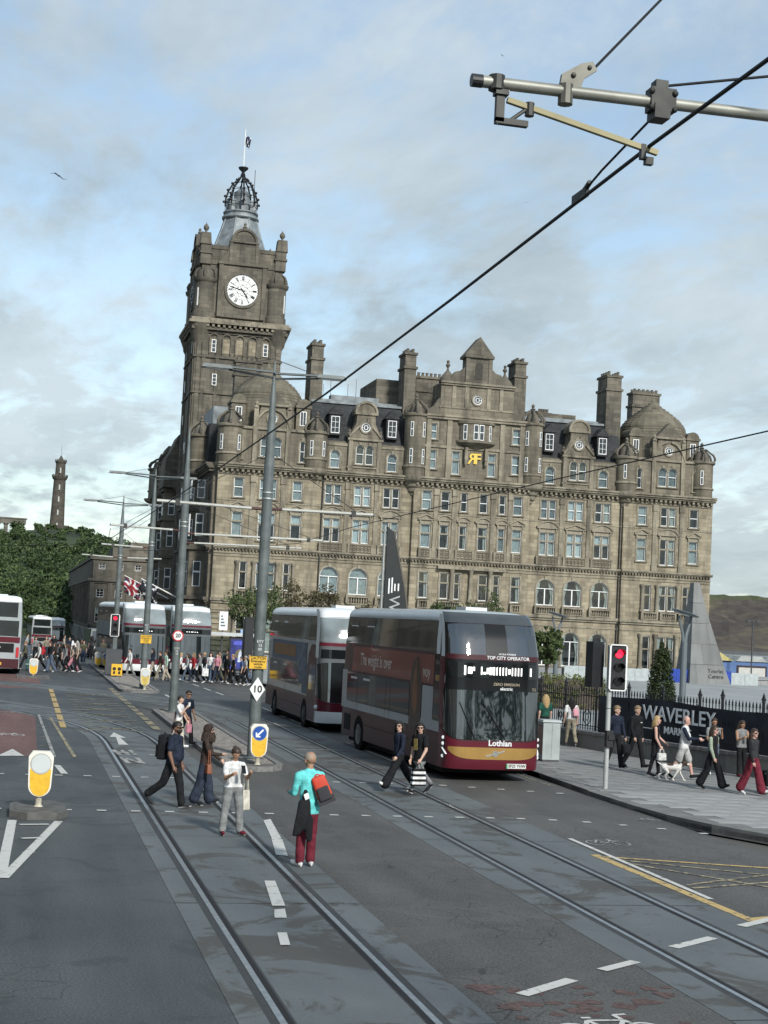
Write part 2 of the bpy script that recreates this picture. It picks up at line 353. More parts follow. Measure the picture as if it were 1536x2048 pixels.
# ---- tram tracks
def track_path(x, y1, rad, yend=None):
    pts = [(x, y) for y in (-10, 0, 5, 10, 15, 20, 25, 30, 35, 40, y1-.01)]
    pts = [q for q in pts if q[1] < y1]
    for i in range(0, 25):
        th = R(80)*i/24; pts.append((x-rad*(1-math.cos(th)), y1+rad*math.sin(th)))
    d = (-math.sin(R(80)), math.cos(R(80)))
    pts.append((pts[-1][0]+d[0]*22, pts[-1][1]+d[1]*22))
    return [Vector((q[0], q[1], 0)) for q in pts]
def offset(path, d):
    o = []
    for i, q in enumerate(path):
        t = (path[min(i+1, len(path)-1)]-path[max(i-1, 0)]).normalized(); o.append(q+Vector((t.y, -t.x, 0))*d)
    return o
def sweep(path, profile, z=0.0):                   # profile: list of (offset, z) pairs
    mb = MB(); rows = [offset(path, d) for d, _ in profile]
    for k in range(len(profile)-1):
        for i in range(len(path)-1):
            A, B = rows[k], rows[k+1]
            mb.quad((A[i].x, A[i].y, profile[k][1]+z), (B[i].x, B[i].y, profile[k+1][1]+z), (B[i+1].x, B[i+1].y, profile[k+1][1]+z), (A[i+1].x, A[i+1].y, profile[k+1][1]+z))
    return mb
def resample(path, a0, a1):
    o = []; s = 0
    for i in range(len(path)-1):
        L = (path[i+1]-path[i]).length
        if s+L > a0 and s < a1:
            t0 = max(0, (a0-s)/L); t1 = min(1, (a1-s)/L)
            if not o: o.append(path[i].lerp(path[i+1], t0))
            o.append(path[i].lerp(path[i+1], t1))
        s += L
    return o
def path_len(path): return sum((path[i+1]-path[i]).length for i in range(len(path)-1))
for (x, y1, rad, dl, dr, g2, zz) in ((3.515, 45.0, 31, 1.20, 1.36, .765, .006), (8.68, 54.0, 31, 1.30, 1.60, .70, .008)):
    path = track_path(x, y1, rad)
    tr = put('tram_track', None); struct(tr)
    Lp = path_len(path); s0 = 0
    while s0 < Lp-.5:
        s1 = min(Lp, s0+6.1)
        seg = resample(path, s0+.012, s1-.012)
        for (d0, d1) in ((-dl, -g2-.13), (-g2+.13, g2-.13), (g2+.13, dr)):
            sweep(seg, [(d0, -.02), (d0, zz), (d1, zz), (d1, -.02)]).build('concrete_slab', concrete, tr, fixn=False)
        s0 = s1
    for sg in (-1, 1):
        c = g2*sg
        sweep(path, [(c-.13, zz-.001), (c+.13, zz-.001)]).build('rail_bedding', rubber_m, tr, fixn=False)
        sweep(path, [(c-.075*sg-.03, zz+.001), (c-.075*sg+.03, zz+.001)]).build('rail_groove', groove_m, tr, fixn=False)
        sweep(path, [(c-.038, zz-.01), (c-.034, zz+.005), (c+.034, zz+.005), (c+.038, zz-.01)]).build('rail', rail_m, tr, fixn=False)

# ---- painted markings
PN = [0]
def paint(pts, mat=None, z=.012, name='road_marking'):
    PN[0] += 1; z += .00012*(PN[0] % 17)
    return MB().add([(x, y, z+zg(y)) for x, y in pts], [tuple(range(len(pts)))]).build(name, mat or mk_white, road, fixn=False)
def line(p0, p1, wd, mat=None, z=.012, n=1, gap=0.0, name='road_marking'):
    d = Vector((p1[0]-p0[0], p1[1]-p0[1])); L = d.length; d.normalize(); nn = Vector((d.y, -d.x))*wd/2
    for i in range(n):
        a_ = L*i/n; b_ = L*(i+1)/n-gap
        q0 = Vector(p0)+d*a_; q1 = Vector(p0)+d*b_
        paint([q0-nn, q0+nn, q1+nn, q1-nn], mat, z, name)
def ring(c, rx, ry, wd, mat, z=.012, n=20, a0=0, a1=2*PI):
    mb = MB()
    for i in range(n):
        t0 = a0+(a1-a0)*i/n; t1 = a0+(a1-a0)*(i+1)/n
        P = lambda t, k: (c[0]+(rx+k)*math.cos(t), c[1]+(ry+k)*math.sin(t), z)
        mb.quad(P(t0, -wd/2), P(t0, wd/2), P(t1, wd/2), P(t1, -wd/2))
    mb.build('cycle_symbol', mat, road, fixn=False)
def cycle(c, k, mat):                              # bicycle symbol seen from the approaching lane, long in y
    x, y = c; ky = k*1.75
    for s in (-1, 1): ring((x+s*.52*k, y-.1*ky), .30*k, .30*ky, .07*k, mat)
    P = lambda u, v: (x+u*k, y+v*ky)
    for p0, p1 in (((-.52, -.1), (-.2, .28)), ((-.2, .28), (.34, .28)), ((.34, .28), (.52, -.1)), ((-.2, .28), (-.02, -.1)), ((-.02, -.1), (.34, .28)), ((-.52, -.1), (-.02, -.1)), ((-.24, .36), (-.1, .36)), ((.34, .28), (.30, .44)), ((.30, .44), (.5, .46))):
        line(P(*p0), P(*p1), .075*k, mat, .0125)
# left splitter triangle and the centre dashes
line((.16, 28.15), (.02, 22.3), .16); line((.98, 28.1), (.06, 22.25), .15)
for y, w_ in ((27.6, .5), (26.0, .36), (24.5, .2)): line((.28+.02*(28-y), y), (.3+w_, y+.1), .12, mk_white)
paint([(1.12, 37.9), (1.27, 37.9), (1.40, 36.0), (1.24, 36.0)])
for (p0, p1) in (((.98, 55), (1.18, 40)),): line(p0, p1, .09, mk_worn)
line((1.35, 54.2), (1.7, 40), .1, mk_yworn)
for y in (50, 46, 43): line((.85, y), (1.15, y+.05), .1, mk_yworn)
# dashes down the left track
for (q) in ([(4.83, 28.7), (5.0, 28.9), (4.78, 26.4), (4.6, 26.3)], [(4.6, 26.4), (4.78, 26.3), (4.56, 24.5), (4.38, 24.6)], [(3.80, 22.2), (3.96, 22.2), (3.78, 20.3), (3.60, 20.3)], [(3.58, 20.05), (3.74, 20.1), (3.66, 19.5), (3.5, 19.5)], [(3.38, 18.6), (3.5, 18.6), (3.42, 17.9), (3.3, 17.9)]): paint(q, mk_white, .0145)
# bus lane arrow and worn letters
paint([(3.2, 48.3), (2.98, 46.6), (3.16, 46.5), (3.08, 44.0), (3.36, 44.05), (3.28, 46.4), (3.46, 46.3)], mk_white, .0145)
for (p0, p1, wd) in (((2.83, 42.4), (2.92, 41.0), .13), ((3.05, 42.4), (3.14, 41.0), .11), ((3.28, 42.4), (3.36, 41.0), .11), ((2.85, 41.7), (3.2, 41.7), .35), ((2.92, 40.3), (3.0, 38.8), .12), ((3.3, 40.3), (3.38, 38.8), .12), ((2.95, 40.2), (3.35, 38.9), .14), ((3.75, 42.5), (4.0, 42.5), .1), ((3.72, 41.2), (3.95, 41.2), .2), ((3.7, 39), (3.85, 39), .2)): line(p0, p1, wd, mk_worn, .0145)
# crossing studs, two rows
for k in range(26):
    x = -2.1+.655*k
    if x > 14.0: continue
    for yy, cut in ((29.68, 13.9), (35.66, 13.0)):
        y = yy-(max(0, x-10)**2)*.13 if yy < 30 else yy-max(0, x-10)*.42
        if 4.7 < x < 6.7 and yy > 33: continue
        if x < cut: paint([(x-.09, y-.07), (x+.09, y-.07), (x+.09, y+.07), (x-.09, y+.07)], mk_white, .0155, 'crossing_stud')
# stop lines and advanced cycle lines
line((5.5, 15.5), (6.32, 16.15), .17); line((6.85, 16.58), (7.45, 17.0), .15, z=.0145); line((8.28, 17.75), (9.1, 18.32), .16, z=.0145); line((9.88, 19.05), (10.9, 19.75), .16, z=.0145)
cycle((5.98, 14.1), .72, mk_white); cycle((10.98, 26.6), .5, mk_worn); cycle((13.25, 29.9), .32, mk_worn)
cycle((-.05, 55.8), .5, mk_worn); cycle((-.05, 46.4), .6, mk_white)
paint([(-.25, 39.8), (.12, 41.8), (.42, 40.0)], mk_white)
rw = random.Random(3)
for i in range(46):
    x, y = rw.uniform(5.1, 7.3), rw.uniform(13.2, 16.0); q_ = rw.uniform(.05, .2)
    pts = [(x+q_*rw.uniform(.5, 1.2)*math.cos(t*PI/5), y+q_*rw.uniform(.4, 1.1)*math.sin(t*PI/5)) for t in range(10)]
    paint(pts, red_worn, .007, 'worn_red_patch')
for i in range(7):
    x, y = rw.uniform(10.8, 13), rw.uniform(17, 19); pts = [(x+rw.uniform(.2, .5)*math.cos(t*PI/4), y+rw.uniform(.1, .3)*math.sin(t*PI/4)) for t in range(8)]
    paint(pts, red_worn, .007, 'worn_red_patch')
# yellow box on the right and in the distance
line((10.40, 27.0), (10.38, 21.0), .10, mk_white, .013)
line((10.14, 25.1), (10.24, 19.4), .17, mk_yellow, .0125); line((10.15, 24.9), (13.4, 23.7), .12, mk_yellow); line((10.2, 19.5), (13.4, 20.6), .15, mk_yellow)
for p0, p1 in (((10.3, 24.6), (13.4, 22.6)), ((10.4, 22.1), (13.4, 23.7)), ((10.4, 24.2), (12.9, 20.6)), ((10.5, 21.9), (13.3, 22.9))): line(p0, p1, .09, mk_yworn)
line((1.75, 72), (1.68, 49), .2, mk_yellow, .015, 7, .6); line((4.68, 75), (4.72, 49.4), .26, mk_yworn, .015, 12, .5)
for k in range(7):
    y = 51+3.1*k
    line((2.4, y), (4.2, y-2.2), .13, mk_yworn, .015); line((2.3, y-2.2), (4.3, y-.4), .13, mk_yworn, .015)
# lane lines on the right
line((9.36, 60), (9.44, 49.6), .1, mk_worn, .0145, 2, 2); line((10.42, 64), (10.46, 50.4), .1, mk_white, .012, 2, 1.0); line((10.5, 47.2), (10.62, 38.0), .1, mk_white); line((8.2, 44.26), (9.75, 44.34), .14, mk_worn, .0145)
line((9.25, 90), (10.0, 71), .1, mk_white, .012, 5, 1.6)
line((13.25, 70), (13.35, 36), .09, mk_yworn); line((7.05, 62), (6.98, 71), .12, mk_white); line((7.0, 45), (7.05, 58), .14, mk_white, .0145)

# ---- islands with granite kerbs and setts
def island(x0, x1, y0, y1, nose):
    o = struct(put('traffic_island', None))
    pts = [(x1, y0+nose), (x1, y1), ((x0+x1)/2, y1+nose*.7), (x0, y1), (x0, y0+nose)] + [((x0+x1)/2-(x1-x0)/2*math.cos(t), y0+nose-nose*math.sin(t)) for t in (.5, 1.05, 1.57, 2.1, 2.64)]
    inner = [((x-(x0+x1)/2)*.80+(x0+x1)/2, (y-(y0+y1)/2)*(1-.3/(y1-y0))+(y0+y1)/2) for x, y in pts]
    n = len(pts)
    per = []
    for i in range(n):
        a_, b_, c_, d_ = pts[i], pts[(i+1) % n], inner[(i+1) % n], inner[i]
        L = math.hypot(b_[0]-a_[0], b_[1]-a_[1]); m_ = max(1, int(L/.95))
        for k in range(m_):
            t0 = (k+.006)/m_; t1 = (k+.994)/m_
            lp = lambda p_, q_, t: (p_[0]+(q_[0]-p_[0])*t, p_[1]+(q_[1]-p_[1])*t)
            quad = [lp(a_, b_, t0), lp(a_, b_, t1), lp(d_, c_, t1), lp(d_, c_, t0)]
            MB().slab(quad, 0, .125).build('kerb_stone', granite, o)
    MB().slab(inner, -.01, .10).build('island_bed', M('mortar_bed', (.12, .115, .105), .9), o)
    mb = MB(); r_ = random.Random(5); xa, xb = min(q[0] for q in inner)+.03, max(q[0] for q in inner)-.03
    y = y0+nose+.15; row = 0
    while y < y1-.1:
        x = xa-(row % 2)*.09
        while x < xb:
            u0_, u1_ = max(xa, x), min(xb, x+.19); h = .112+r_.random()*.014
            if u1_-u0_ > .05: mb.frus(((u0_+u1_)/2, y+.055, .095), (u1_-u0_)/2-.006, .05, ((u0_+u1_)/2, y+.055, h), (u1_-u0_)/2-.02, .038)
            x += .2
        y += .118; row += 1
    stuff(mb.build('setts', setts_m, o, fixn=False))
    return o
island(5.28, 6.92, 37.6, 58.5, 1.0)
island(4.95, 6.85, 71.5, 104, 1.0)

# ---- right-hand pavement
KERB = [(13.72, 140), (13.72, 60), (13.72, 38), (13.6, 34.2), (13.62, 31.5), (13.75, 30.0), (14.1, 28.6), (14.75, 27.1), (15.8, 25.4), (17.6, 23.3), (21, 20.6), (26, 18.6)]
WALL = [(15.6, 68), (17.0, 56.0), (18.35, 47.2), (19.75, 41.0), (20.9, 36.2), (22.4, 30.5), (24, 24.5)]
def on_poly(poly, y):
    for i in range(len(poly)-1):
        (xa, ya), (xb, yb) = poly[i], poly[i+1]
        if yb <= y <= ya: return xa+(xb-xa)*(ya-y)/(ya-yb)
    return None
pav = struct(put('pavement', None))
poly = KERB + [(40, 18.6), (40, 140)]
MB().slab(poly[::1][::-1] if False else poly, -.08, .114).build('paving_bed', M('paving_joint', (.155, .157, .152), .95, var=.2), pav)
for i in range(len(KERB)-1):
    a_, b_ = Vector(KERB[i]), Vector(KERB[i+1]); d = (b_-a_); L = d.length; d.normalize(); nn = Vector((d.y, -d.x))*-1
    if L < .1: continue
    m_ = max(1, int(L/1.0)) if a_.y < 75 else max(1, int(L/6))
    for k in range(m_):
        q0, q1 = a_+d*(L*k/m_+.006), a_+d*(L*(k+1)/m_-.006)
        hk = .13 if q0.y > 34.5 else .05+.08*max(0, min(1, (q0.y-33)/1.5))
        MB().slab([(q0.x, q0.y), (q1.x, q1.y), (q1.x+nn.x*.22, q1.y+nn.y*.22), (q0.x+nn.x*.22, q0.y+nn.y*.22)], -.05, hk).build('kerb_stone', granite, pav)
cells = []
rp = random.Random(11)
y = 21.0; row = 0
while y < 76:
    hrow = .6
    x = 13.9-(row % 2)*.45
    while x < 24:
        cx_, cy_ = x+.45, y+.3
        kx = None
        for i in range(len(KERB)-1):
            (xa, ya), (xb, yb) = KERB[i], KERB[i+1]
            if yb <= cy_ <= ya: kx = xa+(xb-xa)*(ya-cy_)/(ya-yb); break
        wx = on_poly(WALL, cy_) or 99
        if kx is not None and kx+.68 < cx_ < min(wx+.2, 24): cells.append((math.hypot(cx_, cy_), x, y))
        x += .9
    y += hrow; row += 1
cells.sort(); near = cells[:290]; rest = MB()
slab_me = {}
for k in range(3):
    b_ = .012; slab_me[k] = MB().frus((0, 0, -.05), .445, .295, (0, 0, 0), .445, .295).frus((0, 0, 0), .445, .295, (0, 0, .007), .433, .283).mesh('paving_slab', paving if k < 2 else paving2)
for d_, x, y in near:
    pale = (y < 33.9 and x < 17.5)
    o = put('paving_slab', slab_me[2 if pale else rp.randint(0, 1)], pav, (x+.45, y+.3, .118+rp.uniform(-.003, .003)), 0)
for d_, x, y in cells[290:]:
    rest.box(x+.005, x+.895, y+.005, y+.595, .06, .122+rp.uniform(-.003, .003))
stuff(rest.build('far_paving', paving, pav, fixn=False))
# open plaza behind the railings
plaza = struct(MB().add([(16.5, 66, .115), (26.6, 22, .115), (150, 22, .115), (150, 148, .115), (14.0, 148, .115), (14.0, 76, .115)], [(0, 1, 2, 3, 4, 5)]).build('plaza', M('plaza_paving', (.27, .285, .285), .8, var=.2, vscale=.3)))
# left-hand pavement far side
lp = struct(MB().box(-30, -17, -40, 140, -.1, .12).build('pavement', paving))
# ================================================================ the hotel (local frame: x along the front, -y towards the street, origin on the centre line)
st_hotel = stone('hotel_sandstone', (.185, .162, .115), (.365, .320, .232), (.075, .068, .054), (1.0, .42), .55, .75)
st_attic = stone('attic_sandstone', (.135, .122, .092), (.225, .203, .155), (.062, .057, .047), (1.0, .42), .5, .9)
st_trim = stone('hotel_trim_stone', (.185, .167, .126), (.305, .276, .212), (.062, .057, .046), (1.6, .6), .3, .95, .3)
st_dark = stone('sooty_stone', (.088, .082, .068), (.190, .172, .135), (.044, .041, .036), (1.0, .45), .5, .8)
st_darktrim = stone('sooty_trim_stone', (.098, .09, .074), (.165, .15, .118), (.048, .044, .037), (1.7, .6), .3, .8)
st_north_shaded = stone('north_shaded_stone', (.11, .098, .075), (.19, .168, .125), (.055, .05, .04), (1.0, .42), .45, .7)  # darker copy of the hotel stone, the north side's shade in its colour
st_dome = stone('dome_stone', (.125, .115, .088), (.205, .187, .142), (.06, .056, .045), (1.1, .3), .5, .8)
slate = stone('roof_slate', (.030, .033, .035), (.058, .062, .064), (.026, .028, .028), (.4, .26), .6, .4)
lead = M('lead_sheet', (.175, .20, .21), .55, .15, .4, 1.2)
sash_white = M('sash_white', (.74, .75, .73), .5, var=.05)
win_glass = glass('hotel_glass', (.80, .85, .86), .02, 1.5, 1.6)
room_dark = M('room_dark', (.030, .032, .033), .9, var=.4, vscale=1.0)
net_m = M('net_curtain', (.44, .475, .475), .9, var=.2, vscale=2.5)
net_d = M('net_curtain_grey', (.235, .26, .265), .9, var=.3, vscale=2.5)
blind_m = M('white_blind', (.70, .74, .74), .8, var=.06)
drape_m = M('cream_drape', (.52, .52, .47), .9, var=.2, vscale=9)
gold = M('gold_leaf', (.72, .52, .12), .32, .7, .1)
iron = M('wrought_iron', (.022, .024, .026), .55, .3, .2)
hotel = thing('hotel', 'large sandstone hotel with clock tower, domes and tall chimneys filling the background', 'hotel', (45.4, 150, 0))

WME = {}
def win_mesh(kind, w_, h_):
    k = (kind, round(w_, 2), round(h_, 2))
    if k in WME: return WME[k]
    f = MB(); g_ = MB(); f0, f1 = .09, .17; b = .065
    lights = [(-w_/2, w_/2)] if kind not in ('pair', 'crosspair', 'archpair') else [(-w_/2, -.09), (.09, w_/2)]
    for (a_, c_) in lights:
        top = h_
        if kind in ('arch', 'archpair', 'bigarch'):
            rr = (c_-a_)/2; sp = h_-rr; cc = (a_+c_)/2
            outer = arc(cc, sp, rr, 0, PI, 14); inner = arc(cc, sp, rr-b, 0, PI, 14)
            for i in range(14):
                f.prism([outer[i], outer[i+1], inner[i+1], inner[i]][::-1], f0, f1)
            top = sp
            f.box(a_, c_, f0+.01, f1-.01, sp-.04, sp+.03) if kind == 'bigarch' else f.box(a_+b, c_-b, f0+.01, f1-.01, h_*.52-.03, h_*.52+.03)
            g_.prism(arc(cc, sp, rr, 0, PI, 14)[::1]+[(a_, .0), (c_, .0)], .125, .135)
        else:
            f.box(a_, c_, f0, f1, h_-b, h_); g_.box(a_, c_, .125, .135, 0, h_)
        f.box(a_, a_+b, f0, f1, 0, top); f.box(c_-b, c_, f0, f1, 0, top); f.box(a_, c_, f0-.02, f1, 0, b*1.3)
        if kind in ('sash', 'pair'): f.box(a_+b, c_-b, f0+.01, f1-.01, h_*.52-.035, h_*.52+.035)
        if kind in ('cross', 'crosspair'): f.box(a_+b, c_-b, f0+.005, f1-.01, h_*.62-.06, h_*.62+.06)
        if kind == 'bigarch':
            f.box(-.055, .055, f0+.005, f1-.01, 0, top)
        if kind == 'grid':
            for q in (1, 2): f.box(a_+b, c_-b, f0+.03, f1-.02, h_*q/3-.018, h_*q/3+.018)
            f.box(-.018, .018, f0+.03, f1-.02, 0, h_)
    WME[k] = (f.mesh('window', sash_white), g_.mesh('pane', win_glass)); return WME[k]
def curtain_mesh(style, w_, h_):
    k = (style, round(w_, 2), round(h_, 2), 'c')
    if k in WME: return WME[k]
    mb = MB()
    if style in ('net', 'netd', 'blind'): mb.box(-w_/2-.05, w_/2+.05, .30, .31, -.02, h_+.03)
    elif style == 'half': mb.box(-w_/2, w_/2, .30, .31, h_*.55, h_+.02)
    elif style == 'drape':
        for s in (-1, 1):
            pts = [(s*w_/2*1.05, -.02), (s*w_/2*.62, -.02), (s*w_/2*.78, h_*.35), (s*w_/2*.50, h_*.75), (s*w_/2*.45, h_), (s*w_/2*1.05, h_)]
            mb.prism(pts if s > 0 else pts[::-1], .29, .33)
    elif style == 'drape1':
        mb.prism([(w_/2*1.05, -.02), (w_/2*1.05, h_), (w_*.12, h_), (w_*.2, -.02)], .29, .33)
    WME[k] = mb.mesh('curtain', {'net': net_m, 'netd': net_d, 'blind': blind_m, 'half': blind_m, 'drape': drape_m, 'drape1': drape_m}[style]); return WME[k]
def surround_mesh(kind, w_, h_, ped, trim):
    k = (kind, round(w_, 2), round(h_, 2), ped, trim.name, 's')
    if k in WME: return WME[k]
    mb = MB(); e_ = .17; d = -.07
    if kind in ('pair', 'crosspair', 'archpair'): mb.box(-.088, .088, -.03, .16, 0, h_)
    if kind in ('crosspair', 'cross'): mb.box(-w_/2, w_/2, -.005, .085, h_*.62-.075, h_*.62+.075)
    if kind in ('arch', 'bigarch', 'archpair'):
        ls = [(-w_/2, w_/2)] if kind != 'archpair' else [(-w_/2, -.09), (.09, w_/2)]
        for (a_, c_) in ls:
            rr = (c_-a_)/2; sp = h_-rr; cc = (a_+c_)/2; ee = e_ if kind != 'archpair' else .085
            o_, i_ = arc(cc, sp, rr+ee, 0, PI, 14), arc(cc, sp, rr, 0, PI, 14)
            for i in range(14): mb.prism([o_[i], o_[i+1], i_[i+1], i_[i]][::-1], d, .0)
            mb.prism([(cc-.1, h_-.02), (cc+.1, h_-.02), (cc+.15, h_+ee+.14), (cc-.15, h_+ee+.14)], d-.08, 0)
        sp = h_-(ls[0][1]-ls[0][0])/2
        mb.box(-w_/2-e_, -w_/2, d, 0, 0, sp); mb.box(w_/2, w_/2+e_, d, 0, 0, sp)
    else:
        mb.box(-w_/2-e_, -w_/2, d, 0, 0, h_); mb.box(w_/2, w_/2+e_, d, 0, 0, h_); mb.box(-w_/2-e_, w_/2+e_, d-.01, 0, h_, h_+e_)
    mb.box(-w_/2-e_-.06, w_/2+e_+.06, -.18, .10, -.13, 0)
    if ped in ('tri', 'seg'):
        z0 = h_+.42; ww = w_/2+.34
        mb.box(-w_/2-e_, w_/2+e_, -.06, 0, h_+e_, z0); mb.box(-ww, ww, -.24, 0, z0, z0+.11)
        for s in (-1, 1): mb.box(s*(w_/2+.1)-.07, s*(w_/2+.1)+.07, -.2, 0, z0-.3, z0)
        if ped == 'tri':
            mb.prism([(-ww*.86, z0+.11), (ww*.86, z0+.11), (0, z0+.46)], -.12, 0)
            for s in (-1, 1):
                q = [(s*ww, z0+.11), (s*ww, z0+.24), (0, z0+.66), (0, z0+.53)]; mb.prism(q if s > 0 else q[::-1], -.25, 0)
        else:
            rr = ww*1.25; zc_ = z0+.11-math.sqrt(rr*rr-ww*ww); t0 = math.asin(ww/rr)
            o_ = [(rr*math.sin(t0-2*t0*i/10), zc_+rr*math.cos(t0-2*t0*i/10)) for i in range(11)]
            mb.prism(o_, -.12, 0)
            for i in range(10):
                n1 = lambda q, k_: (q[0]*(1+k_/rr), zc_+(q[1]-zc_)*(1+k_/rr))
                mb.prism([o_[i], n1(o_[i], .13), n1(o_[i+1], .13), o_[i+1]], -.25, 0)
    WME[k] = mb.mesh('surround', trim); return WME[k]
def window(parent, u, z, w_, h_, kind='sash', ped=None, cur='net', yoff=0.0, rot=0, trim=None, org=(0, 0)):
    """one window: white frame > pane, curtain, stone surround. (u, yoff) in the wall's own frame, turned by rot about org"""
    c_, s_ = math.cos(rot), math.sin(rot)
    x, y = org[0]+u*c_-yoff*s_, org[1]+u*s_+yoff*c_
    fm, gm = win_mesh(kind, w_, h_)
    o = put('window', fm, parent, (x, y, z), rot)
    put('pane', gm, o)
    if cur: put('curtain', curtain_mesh(cur, w_, h_), o)
    if trim: put('surround', surround_mesh(kind, w_, h_, ped, trim), o)
    return o
def wall_mesh(u0, u1, z0, z1, holes, depth=.26, ret=1.2, mat=None):
    """wall sheet with real openings (holes: u, z, w, h, arched) and reveals"""
    mb = MB(); us = sorted({u0, u1, *[h[0]-h[2]/2 for h in holes], *[h[0]+h[2]/2 for h in holes]})
    zs = sorted({z0, z1, *[h[1] for h in holes], *[h[1]+h[3] for h in holes]})
    for i in range(len(us)-1):
        for k in range(len(zs)-1):
            cu_, cz_ = (us[i]+us[i+1])/2, (zs[k]+zs[k+1])/2
            if any(abs(cu_-h[0]) < h[2]/2 and h[1] < cz_ < h[1]+h[3] for h in holes): continue
            mb.quad((us[i], 0, zs[k]), (us[i+1], 0, zs[k]), (us[i+1], 0, zs[k+1]), (us[i], 0, zs[k+1]))
    for (u, z, w_, h_, ar) in holes:
        a_, b_ = u-w_/2, u+w_/2; top = z+h_
        if ar:
            rr = w_/2; sp = top-rr; P = arc(u, sp, rr, 0, PI, 14)
            for i in range(14):
                mb.quad((P[i][0], 0, P[i][1]), (P[i+1][0], 0, P[i+1][1]), (P[i+1][0], depth, P[i+1][1]), (P[i][0], depth, P[i][1]))
            right = [q for q in P if q[0] >= u-1e-6]; left = [q for q in P if q[0] <= u+1e-6]
            mb.add([(q[0], 0, q[1]) for q in right]+[(b_, 0, top)], [tuple(range(len(right)+1))])
            mb.add([(q[0], 0, q[1]) for q in left]+[(a_, 0, top)], [tuple(range(len(left)+1))])
            t_ = sp
        else:
            t_ = top; mb.quad((a_, 0, top), (b_, 0, top), (b_, depth, top), (a_, depth, top))
        mb.quad((a_, 0, z), (a_, depth, z), (a_, depth, t_), (a_, 0, t_)); mb.quad((b_, 0, z), (b_, 0, t_), (b_, depth, t_), (b_, depth, z)); mb.quad((a_, 0, z), (b_, 0, z), (b_, depth, z), (a_, depth, z))
    if ret:
        for u in (u0, u1): mb.quad((u, 0, z0), (u, ret, z0), (u, ret, z1), (u, 0, z1))
    return mb
def band(parent, u0, u1, z0, z1, pr_, mat, loc, rot=0, name='string_course', end=.0):
    MB().box(u0-end, u1+end, -pr_, .05, z0, z1).build(name, mat, parent, loc, rot)
def dentils(mb, u0, u1, z0, z1, pr_, step, wd):
    n = max(1, int((u1-u0)/step))
    for i in range(n):
        u = u0+(i+.5)*(u1-u0)/n; mb.box(u-wd/2, u+wd/2, -pr_, .02, z0, z1)
BAL = [(.05, 0), (.075, .04), (.06, .1), (.095, .26), (.08, .36), (.045, .46), (.06, .56), (.07, .6)]
def balustrade(parent, u0, u1, z, mat, loc, rot=0, h=.82, pr_=.34):
    o = MB().box(u0, u1, -pr_-.1, -pr_+.16, z, z+.1).box(u0, u1, -pr_-.1, -pr_+.16, z+h-.12, z+h).box(u0, u0+.2, -pr_-.12, -pr_+.18, z+.1, z+h+.02).box(u1-.2, u1, -pr_-.12, -pr_+.18, z+.1, z+h+.02).build('balustrade', mat, parent, loc, rot)
    mb = MB(); n = max(2, int((u1-u0-.4)/.235))
    for i in range(n):
        u = u0+.2+(i+.5)*(u1-u0-.4)/n
        mb.lathe([(a_*.9, b_*(h-.22)/.6) for a_, b_ in BAL], (u, -pr_+.03, z+.1), 6, cap=False)
    stuff(mb.build('balusters', mat, o, fixn=False))
